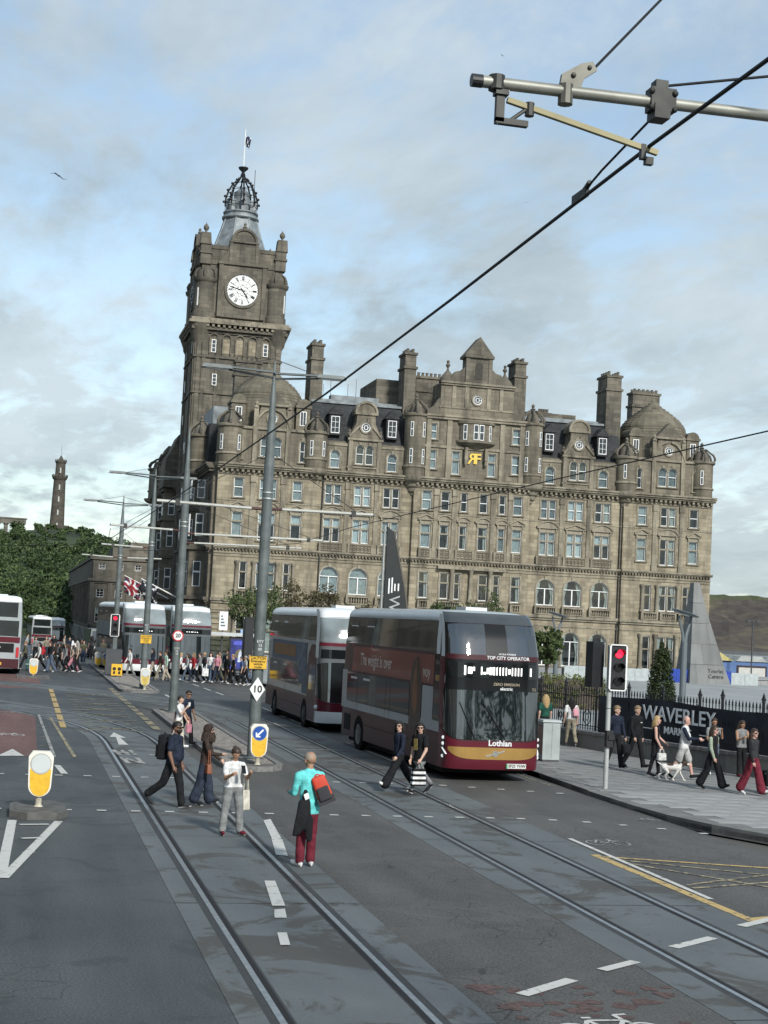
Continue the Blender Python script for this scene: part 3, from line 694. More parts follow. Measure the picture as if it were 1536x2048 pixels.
def section(u0, u1, yo, rows, pil=(), rot=0, org=(0, 0), mat=None, trim=None, zbot=-3.0, friezes=(), bals=(), seed=1, top=19.15, detail=True):
    """one vertical slice of a front: walls storey by storey, courses, cornice, windows"""
    mat = mat or st_hotel; trim = trim or st_trim
    c_, s_ = math.cos(rot), math.sin(rot); loc = (org[0]+yo*s_, org[1]-yo*c_, 0)
    holes = [(u, z, w_, h_, k in ('arch', 'bigarch')) for (u, z, w_, h_, k, pd, cu) in rows if k not in ('pair', 'crosspair', 'archpair')]
    for (u, z, w_, h_, k, pd, cu) in rows:
        if k in ('pair', 'crosspair'): holes.append((u, z, w_, h_, False))
        if k == 'archpair':
            lw = w_/2-.09
            for s in (-1, 1): holes.append((u+s*(.09+lw/2), z, lw, h_, True))
    for (za, zb) in ((zbot, 5.25), (5.25, 10.35), (10.35, top)):
        hs = [h for h in holes if za <= h[1] < zb]
        wall_mesh(u0, u1, za, zb, hs).build('wall', mat, hotel, loc, rot)
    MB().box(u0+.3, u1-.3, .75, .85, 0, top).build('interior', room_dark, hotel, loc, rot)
    for (u, z, w_, h_, k, pd, cu) in rows: window(hotel, u, z, w_, h_, k, pd, cu, -yo, rot, trim, org)
    for (za, zb, pr_) in ((4.35, 4.5, .08), (5.02, 5.25, .18), (5.25, 5.55, .34), (9.72, 9.86, .07), (10.02, 10.18, .1), (10.5, 10.62, .34), (10.62, 10.80, .46), (15.32, 15.46, .06), (17.98, 18.1, .1), (18.55, 18.72, .55), (18.72, 18.92, .72), (18.92, 19.10, .86)):
        band(hotel, u0, u1, za, zb, pr_, trim, loc, rot, 'cornice' if za > 18.4 else 'string_course', .0 if pr_ < .2 else .12)
    mb = MB(); dentils(mb, u0, u1, 18.26, 18.55, .44, .52, .26); dentils(mb, u0, u1, 10.32, 10.5, .26, .34, .17); dentils(mb, u0, u1, 18.10, 18.26, .2, 1.04, .34)
    stuff(mb.build('dentils', trim, hotel, loc, rot, fixn=False))
    for u in pil:
        MB().box(u-.24, u+.24, -.13, .02, 10.85, 17.7).box(u-.30, u+.30, -.20, .02, 10.82, 11.5).box(u-.3, u+.3, -.22, .02, 17.3, 17.95).box(u-.28, u+.28, -.17, .02, 14.7, 14.95).build('pilaster', trim, hotel, loc, rot)
    for (a_, b_) in friezes:
        o = MB().box(a_, b_, -.30, -.24, 10.84, 11.62).box(a_, b_, -.36, -.2, 11.62, 11.72).box(a_-.14, a_+.08, -.4, -.16, 10.82, 11.74).box(b_-.08, b_+.14, -.4, -.16, 10.82, 11.74).build('balcony_panel', trim, hotel, loc, rot)
        mb = MB(); n = max(2, int((b_-a_)/.38))
        for i in range(n):
            u = a_+(i+.5)*(b_-a_)/n; cc = arc(u, 11.23, .15, 0, 2*PI, 10); ci = arc(u, 11.23, .09, 0, 2*PI, 10)
            for q in range(10): mb.prism([cc[q], cc[q+1], ci[q+1], ci[q]], -.36, -.3)
            for s in (-1, 1):
                mb.prism([(u-.17, 11.23+s*.33-.05), (u+.17, 11.23+s*.33-.05), (u+.17, 11.23+s*.33+.02), (u-.17, 11.23+s*.33+.02)], -.34, -.3)
                mb.prism([(u+s*.16, 10.92), (u+s*.19, 10.92), (u+s*.19, 11.56), (u+s*.16, 11.56)][::s], -.34, -.3)
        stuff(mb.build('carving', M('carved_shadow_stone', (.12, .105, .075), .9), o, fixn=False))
    for (a_, b_) in bals: balustrade(hotel, a_, b_, 5.58, trim, loc, rot)
cr = random.Random(21)
def ck(*opts): return cr.choice(opts)
up = lambda: ck('net', 'net', 'netd', 'net', 'drape', 'drape1', 'half', None)
dn = lambda: ck('drape', 'drape', None, 'drape1', 'netd')
# x positions measured from the centre line
def bay(uc, first):
    rows = []
    for k, du in enumerate((-3.06, 0, 3.08)):
        u = uc+du; bl = 'blind' if k == 1 else None
        rows += [(u, 15.68, 1.68, 2.02, 'pair', None, bl or up()), (u, 11.80, 1.70, 2.42, 'crosspair', ('seg', 'tri', 'seg')[k], bl or up())]
        rows += [(u, 6.55, 1.94, 2.72, 'bigarch', None, first()), (u, .25, 1.94, 3.55, 'bigarch', None, dn())]
    section(uc-5.35, uc+5.35, 0, rows, pil=(uc-1.53, uc+1.54), friezes=((uc-4.2, uc-1.85), (uc-1.2, uc+1.2), (uc+1.9, uc+4.2)), bals=((uc-4.3, uc-1.8), (uc-1.25, uc+1.25), (uc+1.8, uc+4.3)))
bay(-11.78, lambda: ck('net', 'netd', 'net')); bay(11.55, lambda: 'drape')
def pavilion(uc, sgn):
    rows = [(uc-3.0, 15.72, .96, 1.98, 'sash', None, up()), (uc, 15.72, 1.70, 2.0, 'pair', None, up()), (uc+3.0, 15.72, .96, 1.98, 'sash', None, up()),
            (uc-3.0, 11.82, 1.02, 2.4, 'cross', 'tri', up()), (uc, 11.5, 1.68, 2.75, 'crosspair', 'seg', up()), (uc+3.0, 11.82, 1.02, 2.4, 'cross', 'tri', up()),
            (uc-2.1, 6.58, .72, 2.7, 'cross', None, None), (uc+.15, 6.58, 1.9, 2.7, 'crosspair', None, dn()), (uc+2.3, 6.58, .62, 2.7, 'cross', None, None),
            (uc-2.1, .3, .86, 3.5, 'cross', None, None), (uc+.15, .3, 1.95, 3.5, 'crosspair', None, dn()), (uc+2.3, .3, .7, 3.5, 'cross', None, None)]
    section(uc-5.15, uc+5.15, .35, rows, pil=(uc-1.55, uc+1.55), bals=((uc-2.9, uc-.95), (uc-.75, uc+1.15), (uc+1.4, uc+3.1)))
    for du in (-1.05, 1.35, -2.75, 3.0):      # columns between the first floor lights
        MB().lathe([(.26, 0), (.26, .18), (.19, .25), (.165, 2.55), (.18, 2.6), (.26, 2.8), (.26, 2.95)], (uc+du, -.52, 6.4), 12).build('column', st_trim, hotel, smooth=True)
        MB().lathe([(.3, 0), (.3, .25), (.22, .35), (.19, 3.3), (.3, 3.6), (.3, 3.8)], (uc+du, -.55, .3), 12).build('column', st_trim, hotel, smooth=True)
pavilion(-21.62, -1); pavilion(22.05, 1)
# rusticated quoins on the ground floor corners
for (a_, w_) in ((-26.78, 1.9), (26.3, 1.5)):
    z = 0.0; k = 0
    while z < 4.3:
        wd = w_ if k % 2 == 0 else w_*.78
        x0 = a_ if a_ < 0 else a_+w_-wd
        MB().frus((x0+wd/2, -.35, z+.24), wd/2, .06, (x0+wd/2, -.35, z+.5), wd/2, .06).frus((x0+wd/2, -.42, z+.26), wd/2-.05, .05, (x0+wd/2, -.42, z+.48), wd/2-.05, .05).build('quoin', st_hotel if k % 3 else st_trim, hotel)
        z += .54; k += 1
rows = []
for i, (u, w3, w2) in enumerate(((-5.0, 1.0, 1.05), (-3.0, .9, .95), (-.98, .68, .75), (1.16, .86, .97), (3.22, .66, .72), (4.92, .98, 1.03))):
    rows += [(u, 15.76, w3, 1.97, 'sash', None, None if i in (2, 3) else up()), (u, 11.82, w2, 2.42, 'cross', ('tri', 'seg', 'seg', 'seg', 'seg', 'tri')[i], dn() if i in (1, 3) else up())]
for u, w_ in ((-5.0, .98), (-2.76, .9), (-1.36, .62), (1.45, .92), (2.9, .64), (5.0, .95)): rows.append((u, 6.62, w_, 2.67, 'cross', None, None if abs(u) < 4 else 'drape1'))
for u in (-4.4, -1.5, 1.5, 4.4): rows.append((u, .3, 1.4, 3.4, 'bigarch', None, None))
section(-6.43, 6.2, .45, rows, pil=(-4.0, -2.0, 2.2, 4.1), friezes=((-5.6, -4.5), (-3.5, -2.4), (-1.7, .1), (.4, 2.0), (2.5, 3.6), (4.5, 5.4)), bals=((-5.6, -4.4), (-3.4, -1.0), (.6, 3.4), (4.4, 5.6)))
for u in (-2.0, .05, 2.15):
    MB().lathe([(.3, 0), (.3, .2), (.22, .3), (.19, 2.95), (.29, 3.2), (.3, 3.35)], (u, -.72, 6.4), 12).build('column', st_trim, hotel, smooth=True)
MB().box(-3.6, 3.7, -1.05, -.45, 9.72, 10.0).build('balcony_slab', st_trim, hotel)

# ---- corner and intermediate turrets
def turret(u, y, rad, ztop, zc_, seed, mat=None, wins=(), zlow=17.0):
    mat = mat or st_attic
    o = MB().lathe([(.12, zlow), (.34, zlow+.16), (.38, zlow+.4), (rad*.52, zlow+.55), (rad*.56, zlow+.9), (rad*.74, zlow+1.05), (rad*.8, zlow+1.4), (rad, zlow+1.75), (rad, ztop), (rad*1.16, ztop+.12), (rad*1.18, ztop+.3), (rad*1.06, ztop+.4)], (u, y, 0), 20).build('turret', mat, hotel, smooth=True)
    MB().lathe([(rad*1.0, 18.5), (rad*1.15, 18.6), (rad*1.28, 18.76), (rad*1.38, 19.1), (rad*1.02, 19.16)], (u, y, 0), 20).build('ring_cornice', st_trim, o, smooth=True)
    MB().lathe([(rad*1.02, 20.0), (rad*1.1, 20.05), (rad*1.1, 20.2), (rad*1.02, 20.25)], (u, y, 0), 20).build('sill_band', st_trim, o)
    c0 = ztop+.35
    MB().lathe([(rad*1.0, c0), (rad*.7, c0+.1), (rad*.62, c0+.6), (rad*.5, c0+.95), (.24, c0+1.2), (.2, c0+1.45), (.3, c0+1.55), (.12, c0+1.7), (.2, c0+1.95), (0, c0+2.2)], (u, y, 0), 12).build('turret_cap', st_darktrim, o, smooth=True)
    for k in range(6):
        an = k*PI/3+.35; pts = []
        for (rr, zz) in ((1.12, .05), (1.16, .35), (1.0, .75), (.72, 1.0), (.42, 1.35), (.26, 1.4)): pts.append((u+rad*rr*math.cos(an), y+rad*rr*math.sin(an), c0+zz))
        MB().tube(pts, [.12, .14, .12, .11, .1, .06], 6).build('scroll', st_darktrim, o, smooth=True)
    for an in wins:
        x, yy = u+(rad+.0)*math.sin(an), y-(rad+.0)*math.cos(an)
        for z in zc_:
            b_ = MB().box(-.16, .16, -.05, .04, 0, 1.55).build('window', sash_white, o, (x, yy, z), an)
            MB().box(-.10, .10, -.055, .03, .07, .74).box(-.10, .10, -.055, .03, .82, 1.48).build('pane', M('slit_glass', (.05, .06, .065), .08, var=.2, spec=.6), b_)
    return o
turret(-25.6, .75, 1.3, 22.75, (20.45,), 1, wins=(-.85, .62))
turret(-16.85, .25, 1.15, 22.6, (20.42,), 2, wins=(-.55, .6))
turret(-6.42, .15, 1.15, 25.3, (20.4, 23.2), 3, wins=(-.55, .62))
turret(6.35, .15, 1.15, 25.3, (20.4, 23.2), 4, wins=(-.75, .62))
turret(17.2, .25, 1.18, 22.6, (20.5,), 5, wins=(-.45,))
turret(26.2, .75, 1.3, 22.75, (20.5,), 6, wins=(-.35,))

# ---- attic storey over the bays: dormer gables in stone, slate dormers, mansard
def mansard(u0, u1):
    prof = [(.55, 22.15), (.75, 22.3), (2.6, 26.3), (2.65, 26.55), (9, 26.9), (9, 22.15)]
    MB().add([(u, y, z) for u in (u0, u1) for y, z in prof], [(i, i+1, i+7, i+6) for i in range(5)]+[(0, 1, 2, 3, 4, 5), (11, 10, 9, 8, 7, 6)]).build('mansard_roof', slate, hotel)
    MB().box(u0, u1, 2.45, 2.85, 26.42, 26.66).box(u0, u1, 3.6, 8, 26.7, 27.0).build('roof_lead', lead, hotel)
    MB().box(u0, u1, .25, .75, 22.0, 22.25).build('gutter', st_darktrim, hotel)
def gable_bay(uc):
    holes = [(uc+du, 19.42, 1.02, 1.85, True) for du in (-3.04, 3.0)]
    wall_mesh(uc-5.4, uc+5.4, 19.1, 22.1, holes).build('wall', st_attic, hotel, (0, .12, 0))
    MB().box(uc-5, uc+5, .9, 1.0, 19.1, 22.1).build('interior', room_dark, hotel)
    for du in (-3.04, 3.0): window(hotel, uc+du, 19.42, 1.02, 1.85, 'arch', None, ck('netd', 'net'), .12, 0, st_trim)
    band(hotel, uc-5.4, uc+5.4, 21.75, 21.95, .1, st_trim, (0, .12, 0))
    # stone gable standing forward
    lw = .83
    wall_mesh(uc-1.75, uc+1.75, 19.1, 22.55, [(uc+s*(.09+lw/2), 19.95, lw, 2.02, True) for s in (-1, 1)], .26, 1.5).build('gable_wall', st_attic, hotel, (0, -.15, 0))
    window(hotel, uc, 19.95, 1.84, 2.02, 'archpair', None, 'blind', -.15, 0, st_trim)
    band(hotel, uc-1.85, uc+1.85, 22.4, 22.62, .22, st_trim, (0, -.15, 0), name='cornice'); band(hotel, uc-1.8, uc+1.8, 19.55, 19.7, .12, st_trim, (0, -.15, 0))
    for s in (-1, 1): MB().box(uc+s*1.5-.2, uc+s*1.5+.2, -.27, -.13, 19.1, 22.4).build('pilaster', st_trim, hotel)
    g_ = MB().prism([(uc-1.75, 22.62), (uc+1.75, 22.62), (uc+1.55, 23.1), (uc+1.0, 24.2), (uc+.95, 25.15), (uc-.95, 25.15), (uc-1.0, 24.2), (uc-1.55, 23.1)], -.15, 1.6).build('gable', st_attic, hotel)
    for s in (-1, 1):
        q = [(uc+s*1.7, 22.66), (uc+s*1.7, 22.9), (uc+s*.1, 24.75), (uc+s*.1, 24.45)]
        MB().prism(q if s > 0 else q[::-1], -.3, -.14).build('raking_cornice', st_trim, g_)
        MB().lathe([(.22, 0), (.26, .15), (.14, .3), (.2, .45), (0, .7)], (uc+s*1.62, .1, 22.9), 10).build('finial', st_darktrim, g_)
    MB().box(uc-1.2, uc+1.2, -.32, 1.6, 25.1, 25.32).build('cornice', st_trim, g_)
    MB().prism(arc(uc, 25.32, 1.08, 0, PI, 12), -.14, 1.5).build('segmental_head', st_attic, g_)
    o_, i_ = arc(uc, 25.32, 1.22, 0, PI, 12), arc(uc, 25.32, 1.0, 0, PI, 12); mb = MB()
    for i in range(12): mb.prism([o_[i], o_[i+1], i_[i+1], i_[i]], -.28, 1.5)
    mb.build('head_moulding', st_trim, g_)
    oculus(uc, 23.78, -.16, g_)
    for du in (-3.1, 2.95):
        u = uc+du
        d_ = MB().box(u-.62, u+.62, .55, 2.2, 22.9, 25.0).prism([(u-.8, 25.0), (u+.8, 25.0), (u, 25.95)], .40, 2.6).box(u-.62, u+.62, .42, .6, 22.85, 23.05).build('dormer', slate, hotel)
        w_ = window(hotel, u, 23.06, .9, 1.76, 'grid', None, 'netd', .40)
    mansard(uc-5.4, uc+5.4)
def oculus(u, z, y, parent):
    o = MB(); a_, b_ = arc(u, z, .66, 0, 2*PI, 20), arc(u, z, .48, 0, 2*PI, 20)
    for i in range(20): o.prism([a_[i], a_[i+1], b_[i+1], b_[i]], y-.12, y+.02)
    w_ = o.build('oculus_surround', st_trim, parent)
    MB().prism(arc(u, z, .48, 0, 2*PI, 20)[:-1], y-.02, y-.005).build('pane', M('slit_glass', (.05, .06, .065)), w_)
    f = MB(); c_ = arc(u, z, .40, 0, 2*PI, 20)
    for i in range(20): f.prism([b_[i], b_[i+1], c_[i+1], c_[i]], y-.05, y-.02)
    for s in (-1, 1): f.box(u+s*.17-.03, u+s*.17+.03, y-.045, y-.02, z-.2, z+.2); f.box(u-.2, u+.2, y-.045, y-.02, z+s*.2-.03, z+s*.2+.03)
    f.box(u-.44, u-.17, y-.04, y-.02, z-.02, z+.02).box(u+.17, u+.44, y-.04, y-.02, z-.02, z+.02)
    f.build('glazing_bars', sash_white, w_)
gable_bay(-11.78); gable_bay(11.58)

# ---- pavilion attics with domes
def pavilion_top(uc, s):
    lw = .98
    wall_mesh(uc-4.6, uc+4.6, 19.1, 22.95, [(uc+q*(.09+lw/2), 20.03, lw, 2.05, True) for q in (-1, 1)]+[(uc+q*3.25, 19.7, .52, 2.15, True) for q in (-1, 1)], .26, 8).build('wall', st_attic, hotel, (0, .1, 0))
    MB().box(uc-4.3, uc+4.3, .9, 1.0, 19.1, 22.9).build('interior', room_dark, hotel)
    window(hotel, uc, 20.03, 2.14, 2.05, 'archpair', None, 'netd', .1, 0, st_trim)
    for q in (-1, 1): window(hotel, uc+q*3.25, 19.7, .52, 2.15, 'arch', None, None, .1, 0, st_trim)
    band(hotel, uc-4.7, uc+4.7, 22.75, 23.0, .2, st_trim, (0, .1, 0), name='cornice')
    for q in (-1, 1): MB().box(uc+q*1.7-.22, uc+q*1.7+.22, -.12, .12, 19.1, 24.9).lathe([(.24, 24.9), (.3, 25.0), (.16, 25.2), (.22, 25.4), (0, 25.7)], (uc+q*1.7, 0, 0), 8).build('pilaster', st_trim, hotel)
    g_ = MB().prism([(uc-1.9, 22.9), (uc+1.9, 22.9), (uc+1.45, 24.2), (uc+1.2, 25.25), (uc-1.2, 25.25), (uc-1.45, 24.2)], .0, 1.8).build('gable', st_attic, hotel)
    oculus(uc, 23.95, 0, g_)
    for q in (-1, 1):
        pts = [(uc+q*1.9, -.06, 22.95), (uc+q*1.5, -.1, 23.9), (uc+q*.9, -.1, 24.6), (uc+q*.2, -.1, 24.9)]
        MB().tube(pts, .14, 6).build('scroll', st_trim, g_, smooth=True)
    MB().box(uc-1.6, uc+1.6, -.25, 1.8, 25.2, 25.42).build('cornice', st_trim, g_)
    MB().prism([(uc-1.5, 25.42), (uc+1.5, 25.42), (uc, 27.0)], -.1, 2.0).build('pediment', st_darktrim, g_)
    prof = [(3.95, 22.95), (3.9, 24.0), (3.86, 25.4)]; n = 13
    RZ = ([0, .27, .46, .65, .85, 1.0], [3.82, 3.55, 2.95, 2.05, .95, .3])
    for i in range(n):                              # stepped stone courses
        t = i/n; z0 = 25.9+3.9*t; z1 = 25.9+3.9*(i+1)/n; r0_ = float(np.interp(t, *RZ)); r1_ = float(np.interp((i+1)/n, *RZ))
        prof += [(r0_, z0), (r0_-.04, z0+(z1-z0)*.6), (r1_+.06, z1-.01)]
    prof += [(.3, 29.85), (.14, 30.2), (0, 30.5)]
    MB().lathe(prof, (uc, 4.6, 0), 28).build('dome', st_dome, hotel)
    for q, yy in ((-1, 2.4), (1, 2.4)):             # small stone lucarnes on the dome's flanks
        x = uc+q*3.35
        l_ = MB().box(x-.72, x+.72, yy-1.2, yy+1.6, 22.9, 25.6).box(x-.85, x+.85, yy-1.35, yy+1.6, 25.45, 25.7).build('lucarne', st_attic, hotel)
        MB().prism(arc(x, 25.65, .74, 0, PI, 10), yy-1.25, yy+1.5).build('lucarne_head', st_dome, l_)
        MB().box(x-.34, x+.34, yy-1.24, yy-1.19, 23.6, 25.1).build('window', sash_white, l_)
        MB().box(x-.26, x-.03, yy-1.25, yy-1.2, 23.68, 25.02).box(x+.03, x+.26, yy-1.25, yy-1.2, 23.68, 25.02).build('pane', M('slit_glass', (.05, .06, .065)), l_)
pavilion_top(-21.5, -1); pavilion_top(22.0, 1)

# ---- centre piece
wall_mesh(-5.4, 5.4, 19.1, 25.4, [(-4.62, 20.05, .86, 1.95, False), (-2.06, 19.62, .84, 2.42, False), (1.86, 19.62, .82, 2.42, False), (4.5, 20.05, .82, 1.97, False), (-4.66, 23.15, .84, 1.65, False), (4.47, 23.2, .82, 1.65, False)], .26, 3).build('wall', st_attic, hotel, (0, -.35, 0))
MB().box(-5.2, 5.2, .5, .6, 19.1, 25.3).build('interior', room_dark, hotel)
for (u, z, w_, h_, k) in ((-4.62, 20.05, .86, 1.95, 'sash'), (-2.06, 19.62, .84, 2.42, 'cross'), (1.86, 19.62, .82, 2.42, 'cross'), (4.5, 20.05, .82, 1.97, 'sash'), (-4.66, 23.15, .84, 1.65, 'sash'), (4.47, 23.2, .82, 1.65, 'sash')): window(hotel, u, z, w_, h_, k, None, 'net', -.35, 0, st_trim)
for z0, z1, pr_ in ((22.3, 22.55, .14), (25.3, 25.55, .3), (25.55, 25.75, .42)): band(hotel, -5.5, 5.5, z0, z1, pr_, st_trim, (0, -.35, 0), name='cornice')
# bow window over corbels
bow = MB().lathe([(.4, 22.2), (1.0, 22.5), (1.75, 22.85), (2.2, 23.0), (2.2, 23.22), (1.9, 23.25), (1.9, 24.95), (2.1, 25.0), (2.15, 25.25)], (0, -.1, 0), 20, PI, 2*PI, sx=1.0, sy=.62).build('bow_window', st_attic, hotel, smooth=True)
for an, hw in ((-.78, .2), (-.14, .26), (.18, .26), (.8, .14)):
    x, y = 1.9*math.sin(an), -.1-1.2*math.cos(an)
    o = MB().box(-hw, hw, -.05, .03, 0, 1.62).build('window', sash_white, bow, (x, y, 23.27), an*.62)
    MB().box(-hw+.06, hw-.06, -.056, .02, .07, .78).box(-hw+.06, hw-.06, -.056, .02, .86, 1.55).build('pane', M('slit_glass', (.05, .06, .065)), o)
for u in (-1.1, 1.1): MB().prism([(u-.16, 21.2), (u+.16, 21.2), (u+.16, 22.5), (u-.16, 22.5)], -.9, -.3).lathe([(.16, -.5), (.16, .3)], (u, -.7, 21.2), 8).build('corbel', st_trim, bow)
for u in (-2.9, 2.9, -5.1, 5.1): MB().box(u-.26, u+.26, -.5, -.3, 19.1, 25.3).build('pilaster', st_trim, hotel)
# monogram: mirrored R against an F in gold
sg = thing('monogram_sign', 'gold monogram letters fixed high on the centre of the hotel front', 'sign', (45.4, 149.55, 21.33))
o = text('letter', 'R', 1.55, gold, sg, (-.33, 0, 0), ext=.05, bold=.02); o.scale = (-1, 1, 1)
text('letter', 'F', 1.55, gold, sg, (.30, .0, 0), ext=.05, bold=.02)
# upper block and curved gable
g2 = MB().box(-4.0, 4.0, -.35, 3.0, 25.7, 29.2).build('gable', st_attic, hotel)
for z0, z1, pr_ in ((26.55, 26.7, .06), (28.95, 29.15, .2), (29.15, 29.35, .34)): band(hotel, -4.1, 4.1, z0, z1, pr_, st_trim, (0, -.35, 0), name='cornice')
for u in (-1.2, 1.2, -2.6, 2.6): MB().box(u-.2, u+.2, -.45, -.3, 26.7, 28.95).build('pilaster', st_trim, g2)
oculus(0, 27.6, -.36, g2)
for s in (-1, 1):
    q = [(s*5.4, 25.75), (s*5.3, 26.3), (s*4.7, 26.6), (s*4.3, 27.3), (s*4.0, 27.6), (s*4.0, 25.75)]
    MB().prism(q if s > 0 else q[::-1], -.3, .4).build('scroll_wing', st_darktrim, g2)
    MB().lathe([(.9, 29.3), (.92, 29.5), (.7, 29.9), (.35, 30.35), (.15, 30.6), (.1, 30.9), (.26, 31.15), (.12, 31.4), (.18, 31.6), (0, 31.75)], (s*3.15, .5, 0), 14).build('domed_cap', st_darktrim, g2, smooth=True)
    q = [(s*1.3, 29.35), (s*1.3, 31.2), (s*1.9, 30.6), (s*2.5, 30.45), (s*2.9, 29.9), (s*2.9, 29.35)]
    MB().prism(q[::-1] if s > 0 else q, -.3, .5).build('volute', st_darktrim, g2)
MB().box(-1.3, 1.3, -.4, 1.4, 29.35, 32.1).box(-1.45, -1.05, -.5, -.3, 29.35, 32.1).box(1.05, 1.45, -.5, -.3, 29.35, 32.1).build('gable_pier', st_dark, g2)
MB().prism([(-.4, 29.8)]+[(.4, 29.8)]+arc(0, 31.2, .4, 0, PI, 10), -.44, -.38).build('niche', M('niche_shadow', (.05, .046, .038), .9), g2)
MB().box(-1.6, 1.6, -.65, 1.5, 32.05, 32.3).build('cornice', st_darktrim, g2)
MB().prism([(-1.6, 32.3), (1.6, 32.3), (0, 34.3)], -.5, 1.4).build('pediment', st_dark, g2)
MB().box(-5.5, 5.5, .5, 10, 25.0, 26.0).build('roof_block', slate, hotel)

# ---- chimneys
def chimney(u, y0, w_, d_, z0, z1, pots=4, rows_=1):
    o = MB().box(u-w_/2, u+w_/2, y0, y0+d_, z0, z1-1.6).box(u-w_/2-.14, u+w_/2+.14, y0-.14, y0+d_+.14, z1-1.75, z1-1.5).box(u-w_/2+.04, u+w_/2-.04, y0+.04, y0+d_-.04, z1-1.6, z1-.2).box(u-w_/2-.1, u+w_/2+.1, y0-.1, y0+d_+.1, z1-.25, z1).build('chimney', st_dark, hotel)
    for i in range(pots):
        for k in range(rows_):
            MB().lathe([(.17, 0), (.15, .35), (.19, .42), (.14, .42)], (u-w_/2+.35+(w_-.7)*(k/max(1, rows_-1) if rows_ > 1 else .5), y0+.4+(d_-.8)*i/max(1, pots-1), z1), 8).build('chimney_pot', st_darktrim, o)
    return o
chimney(-16.7, 2.6, 1.3, 2.8, 22, 32.6, 4, 2); chimney(-6.75, 2.2, 1.25, 2.6, 24, 32.5, 4, 2); chimney(5.5, 2.2, 1.3, 2.5, 24, 32.6, 4, 2); chimney(16.3, 2.2, 1.75, 2.8, 23, 32.1, 4, 2)
chimney(23.9, 11, 3.4, 1.6, 24, 32.0, 2, 6); chimney(-22.5, 12.5, 2.9, 1.4, 24, 31.8, 2, 5)
chimney(-2.6, 7, 4.5, 1.2, 25, 30.9, 1, 9); chimney(10.4, 8, 1.6, 1.2, 25, 28.2, 1, 4)
MB().box(-9.5, -6, 6, 14, 26, 30.0).build('roof_block', st_dark, hotel)
MB().box(-26.5, 26.8, 8.9, 30, 16, 26.0).build('roof_block', lead, hotel)
for u, h in ((-15.1, 2.2), (-14.3, 3.1), (-12.4, 2.4), (-11.5, 3.0)): MB().tube([(u, 7, 26.8), (u, 7, 26.9+h)], .035, 5).build('roof_aerial', steel, hotel)
MB().box(-14.6, -9.4, 5, 6.2, 27.0, 27.7).build('roof_plant', lead, hotel); MB().box(7.2, 13, 5, 6, 27.0, 27.7).build('roof_plant', st_dark, hotel)
# downpipes
for u in (-15.95, -5.7, 5.55, 16.65): MB().tube([(u, -.12, 0), (u, -.12, 18.3)], .07, 6).build('downpipe', black_paint, hotel)

# ---- north front along the street, shade also put into its stone colour (frame: u = distance from the corner measured away from the camera; x = -27.1)
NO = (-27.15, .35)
def nrows(ys):
    r_ = []
    for u in ys: r_ += [(u, 15.7, 1.0, 2.0, 'sash', None, 'netd'), (u, 11.8, 1.0, 2.4, 'cross', 'tri', 'netd'), (u, 6.6, .9, 2.7, 'cross', None, None), (u, .3, 1.2, 3.4, 'bigarch', None, None)]
    return r_
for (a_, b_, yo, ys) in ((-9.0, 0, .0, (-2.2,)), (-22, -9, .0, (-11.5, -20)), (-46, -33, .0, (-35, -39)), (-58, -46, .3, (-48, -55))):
    section(a_, b_, yo, nrows(ys), rot=-PI/2, org=NO, mat=st_north_shaded, trim=st_darktrim)
def obay(y, proj, hw, z0, z1, mat):                 # canted bay window stack on the north front
    x0 = -27.15
    o = MB().slab([(x0+.2, y-hw), (x0+.2, y+hw), (x0-proj, y+hw*.62), (x0-proj, y-hw*.62)][::-1], z0, z1).build('bay_window', mat, hotel)
    z = z0+.9
    for (zc_, hh) in ((6.6, 2.6), (11.8, 2.3), (15.7, 1.9)):
        for (xa, ya, xb, yb) in ((x0+.2, y-hw, x0-proj, y-hw*.62), (x0-proj, y-hw*.62, x0-proj, y+hw*.62)):
            L = math.hypot(xb-xa, yb-ya); an = math.atan2(yb-ya, xb-xa)+PI; mx_, my_ = (xa+xb)/2, (ya+yb)/2
            ang = math.atan2(-(xb-xa), (yb-ya))
            dx, dy = (my_-y), 0
            nrm = Vector((-(yb-ya), (xb-xa), 0)).normalized()
            if nrm.x > 0 or (abs(nrm.x) < .2 and nrm.y > 0): nrm = -nrm
            rz = math.atan2(nrm.x, -nrm.y)
            w_ = MB().box(-.42, .42, -.05, .05, 0, hh).build('window', sash_white, o, (mx_, my_, zc_), rz)
            MB().box(-.34, .34, -.06, .04, .08, hh*.55).box(-.34, .34, -.06, .04, hh*.62, hh-.08).build('pane', M('slit_glass', (.05, .06, .065)), w_)
    for zz in (5.3, 10.4, 15.0, 18.6):
        if z0-.1 <= zz < z1: MB().slab([(x0+.2, y-hw-.25), (x0+.2, y+hw+.25), (x0-proj-.3, y+hw*.7), (x0-proj-.3, y-hw*.7)][::-1], zz, zz+.35).build('cornice', st_darktrim, o)
obay(6.2, 1.5, 2.3, 0, 11, st_north_shaded); obay(16.5, 1.4, 2.2, 5, 19, st_north_shaded); obay(37, 1.6, 2.6, 4.5, 22, st_north_shaded); obay(50, 1.8, 2.8, 0, 22.5, st_north_shaded)
for y in (36.5, 50): MB().prism([(-29.2, 19), (-26, 19), (-26, 25.5), (-27.6, 25.5), (-28.3, 23.8), (-29.0, 22.4)], y-3.2, y+3.0).build('gable', st_dark, hotel)
turret(-27.4, 10.8, 1.2, 22.6, (20.4,), 8, st_north_shaded); turret(-27.6, 44, 1.3, 22.6, (20.4,), 9, st_north_shaded); turret(-27.6, 56.5, 1.5, 22.9, (20.4,), 9, st_north_shaded)
MB().box(-26.9, -20, 8, 57, 19, 24).build('roof_block', slate, hotel)
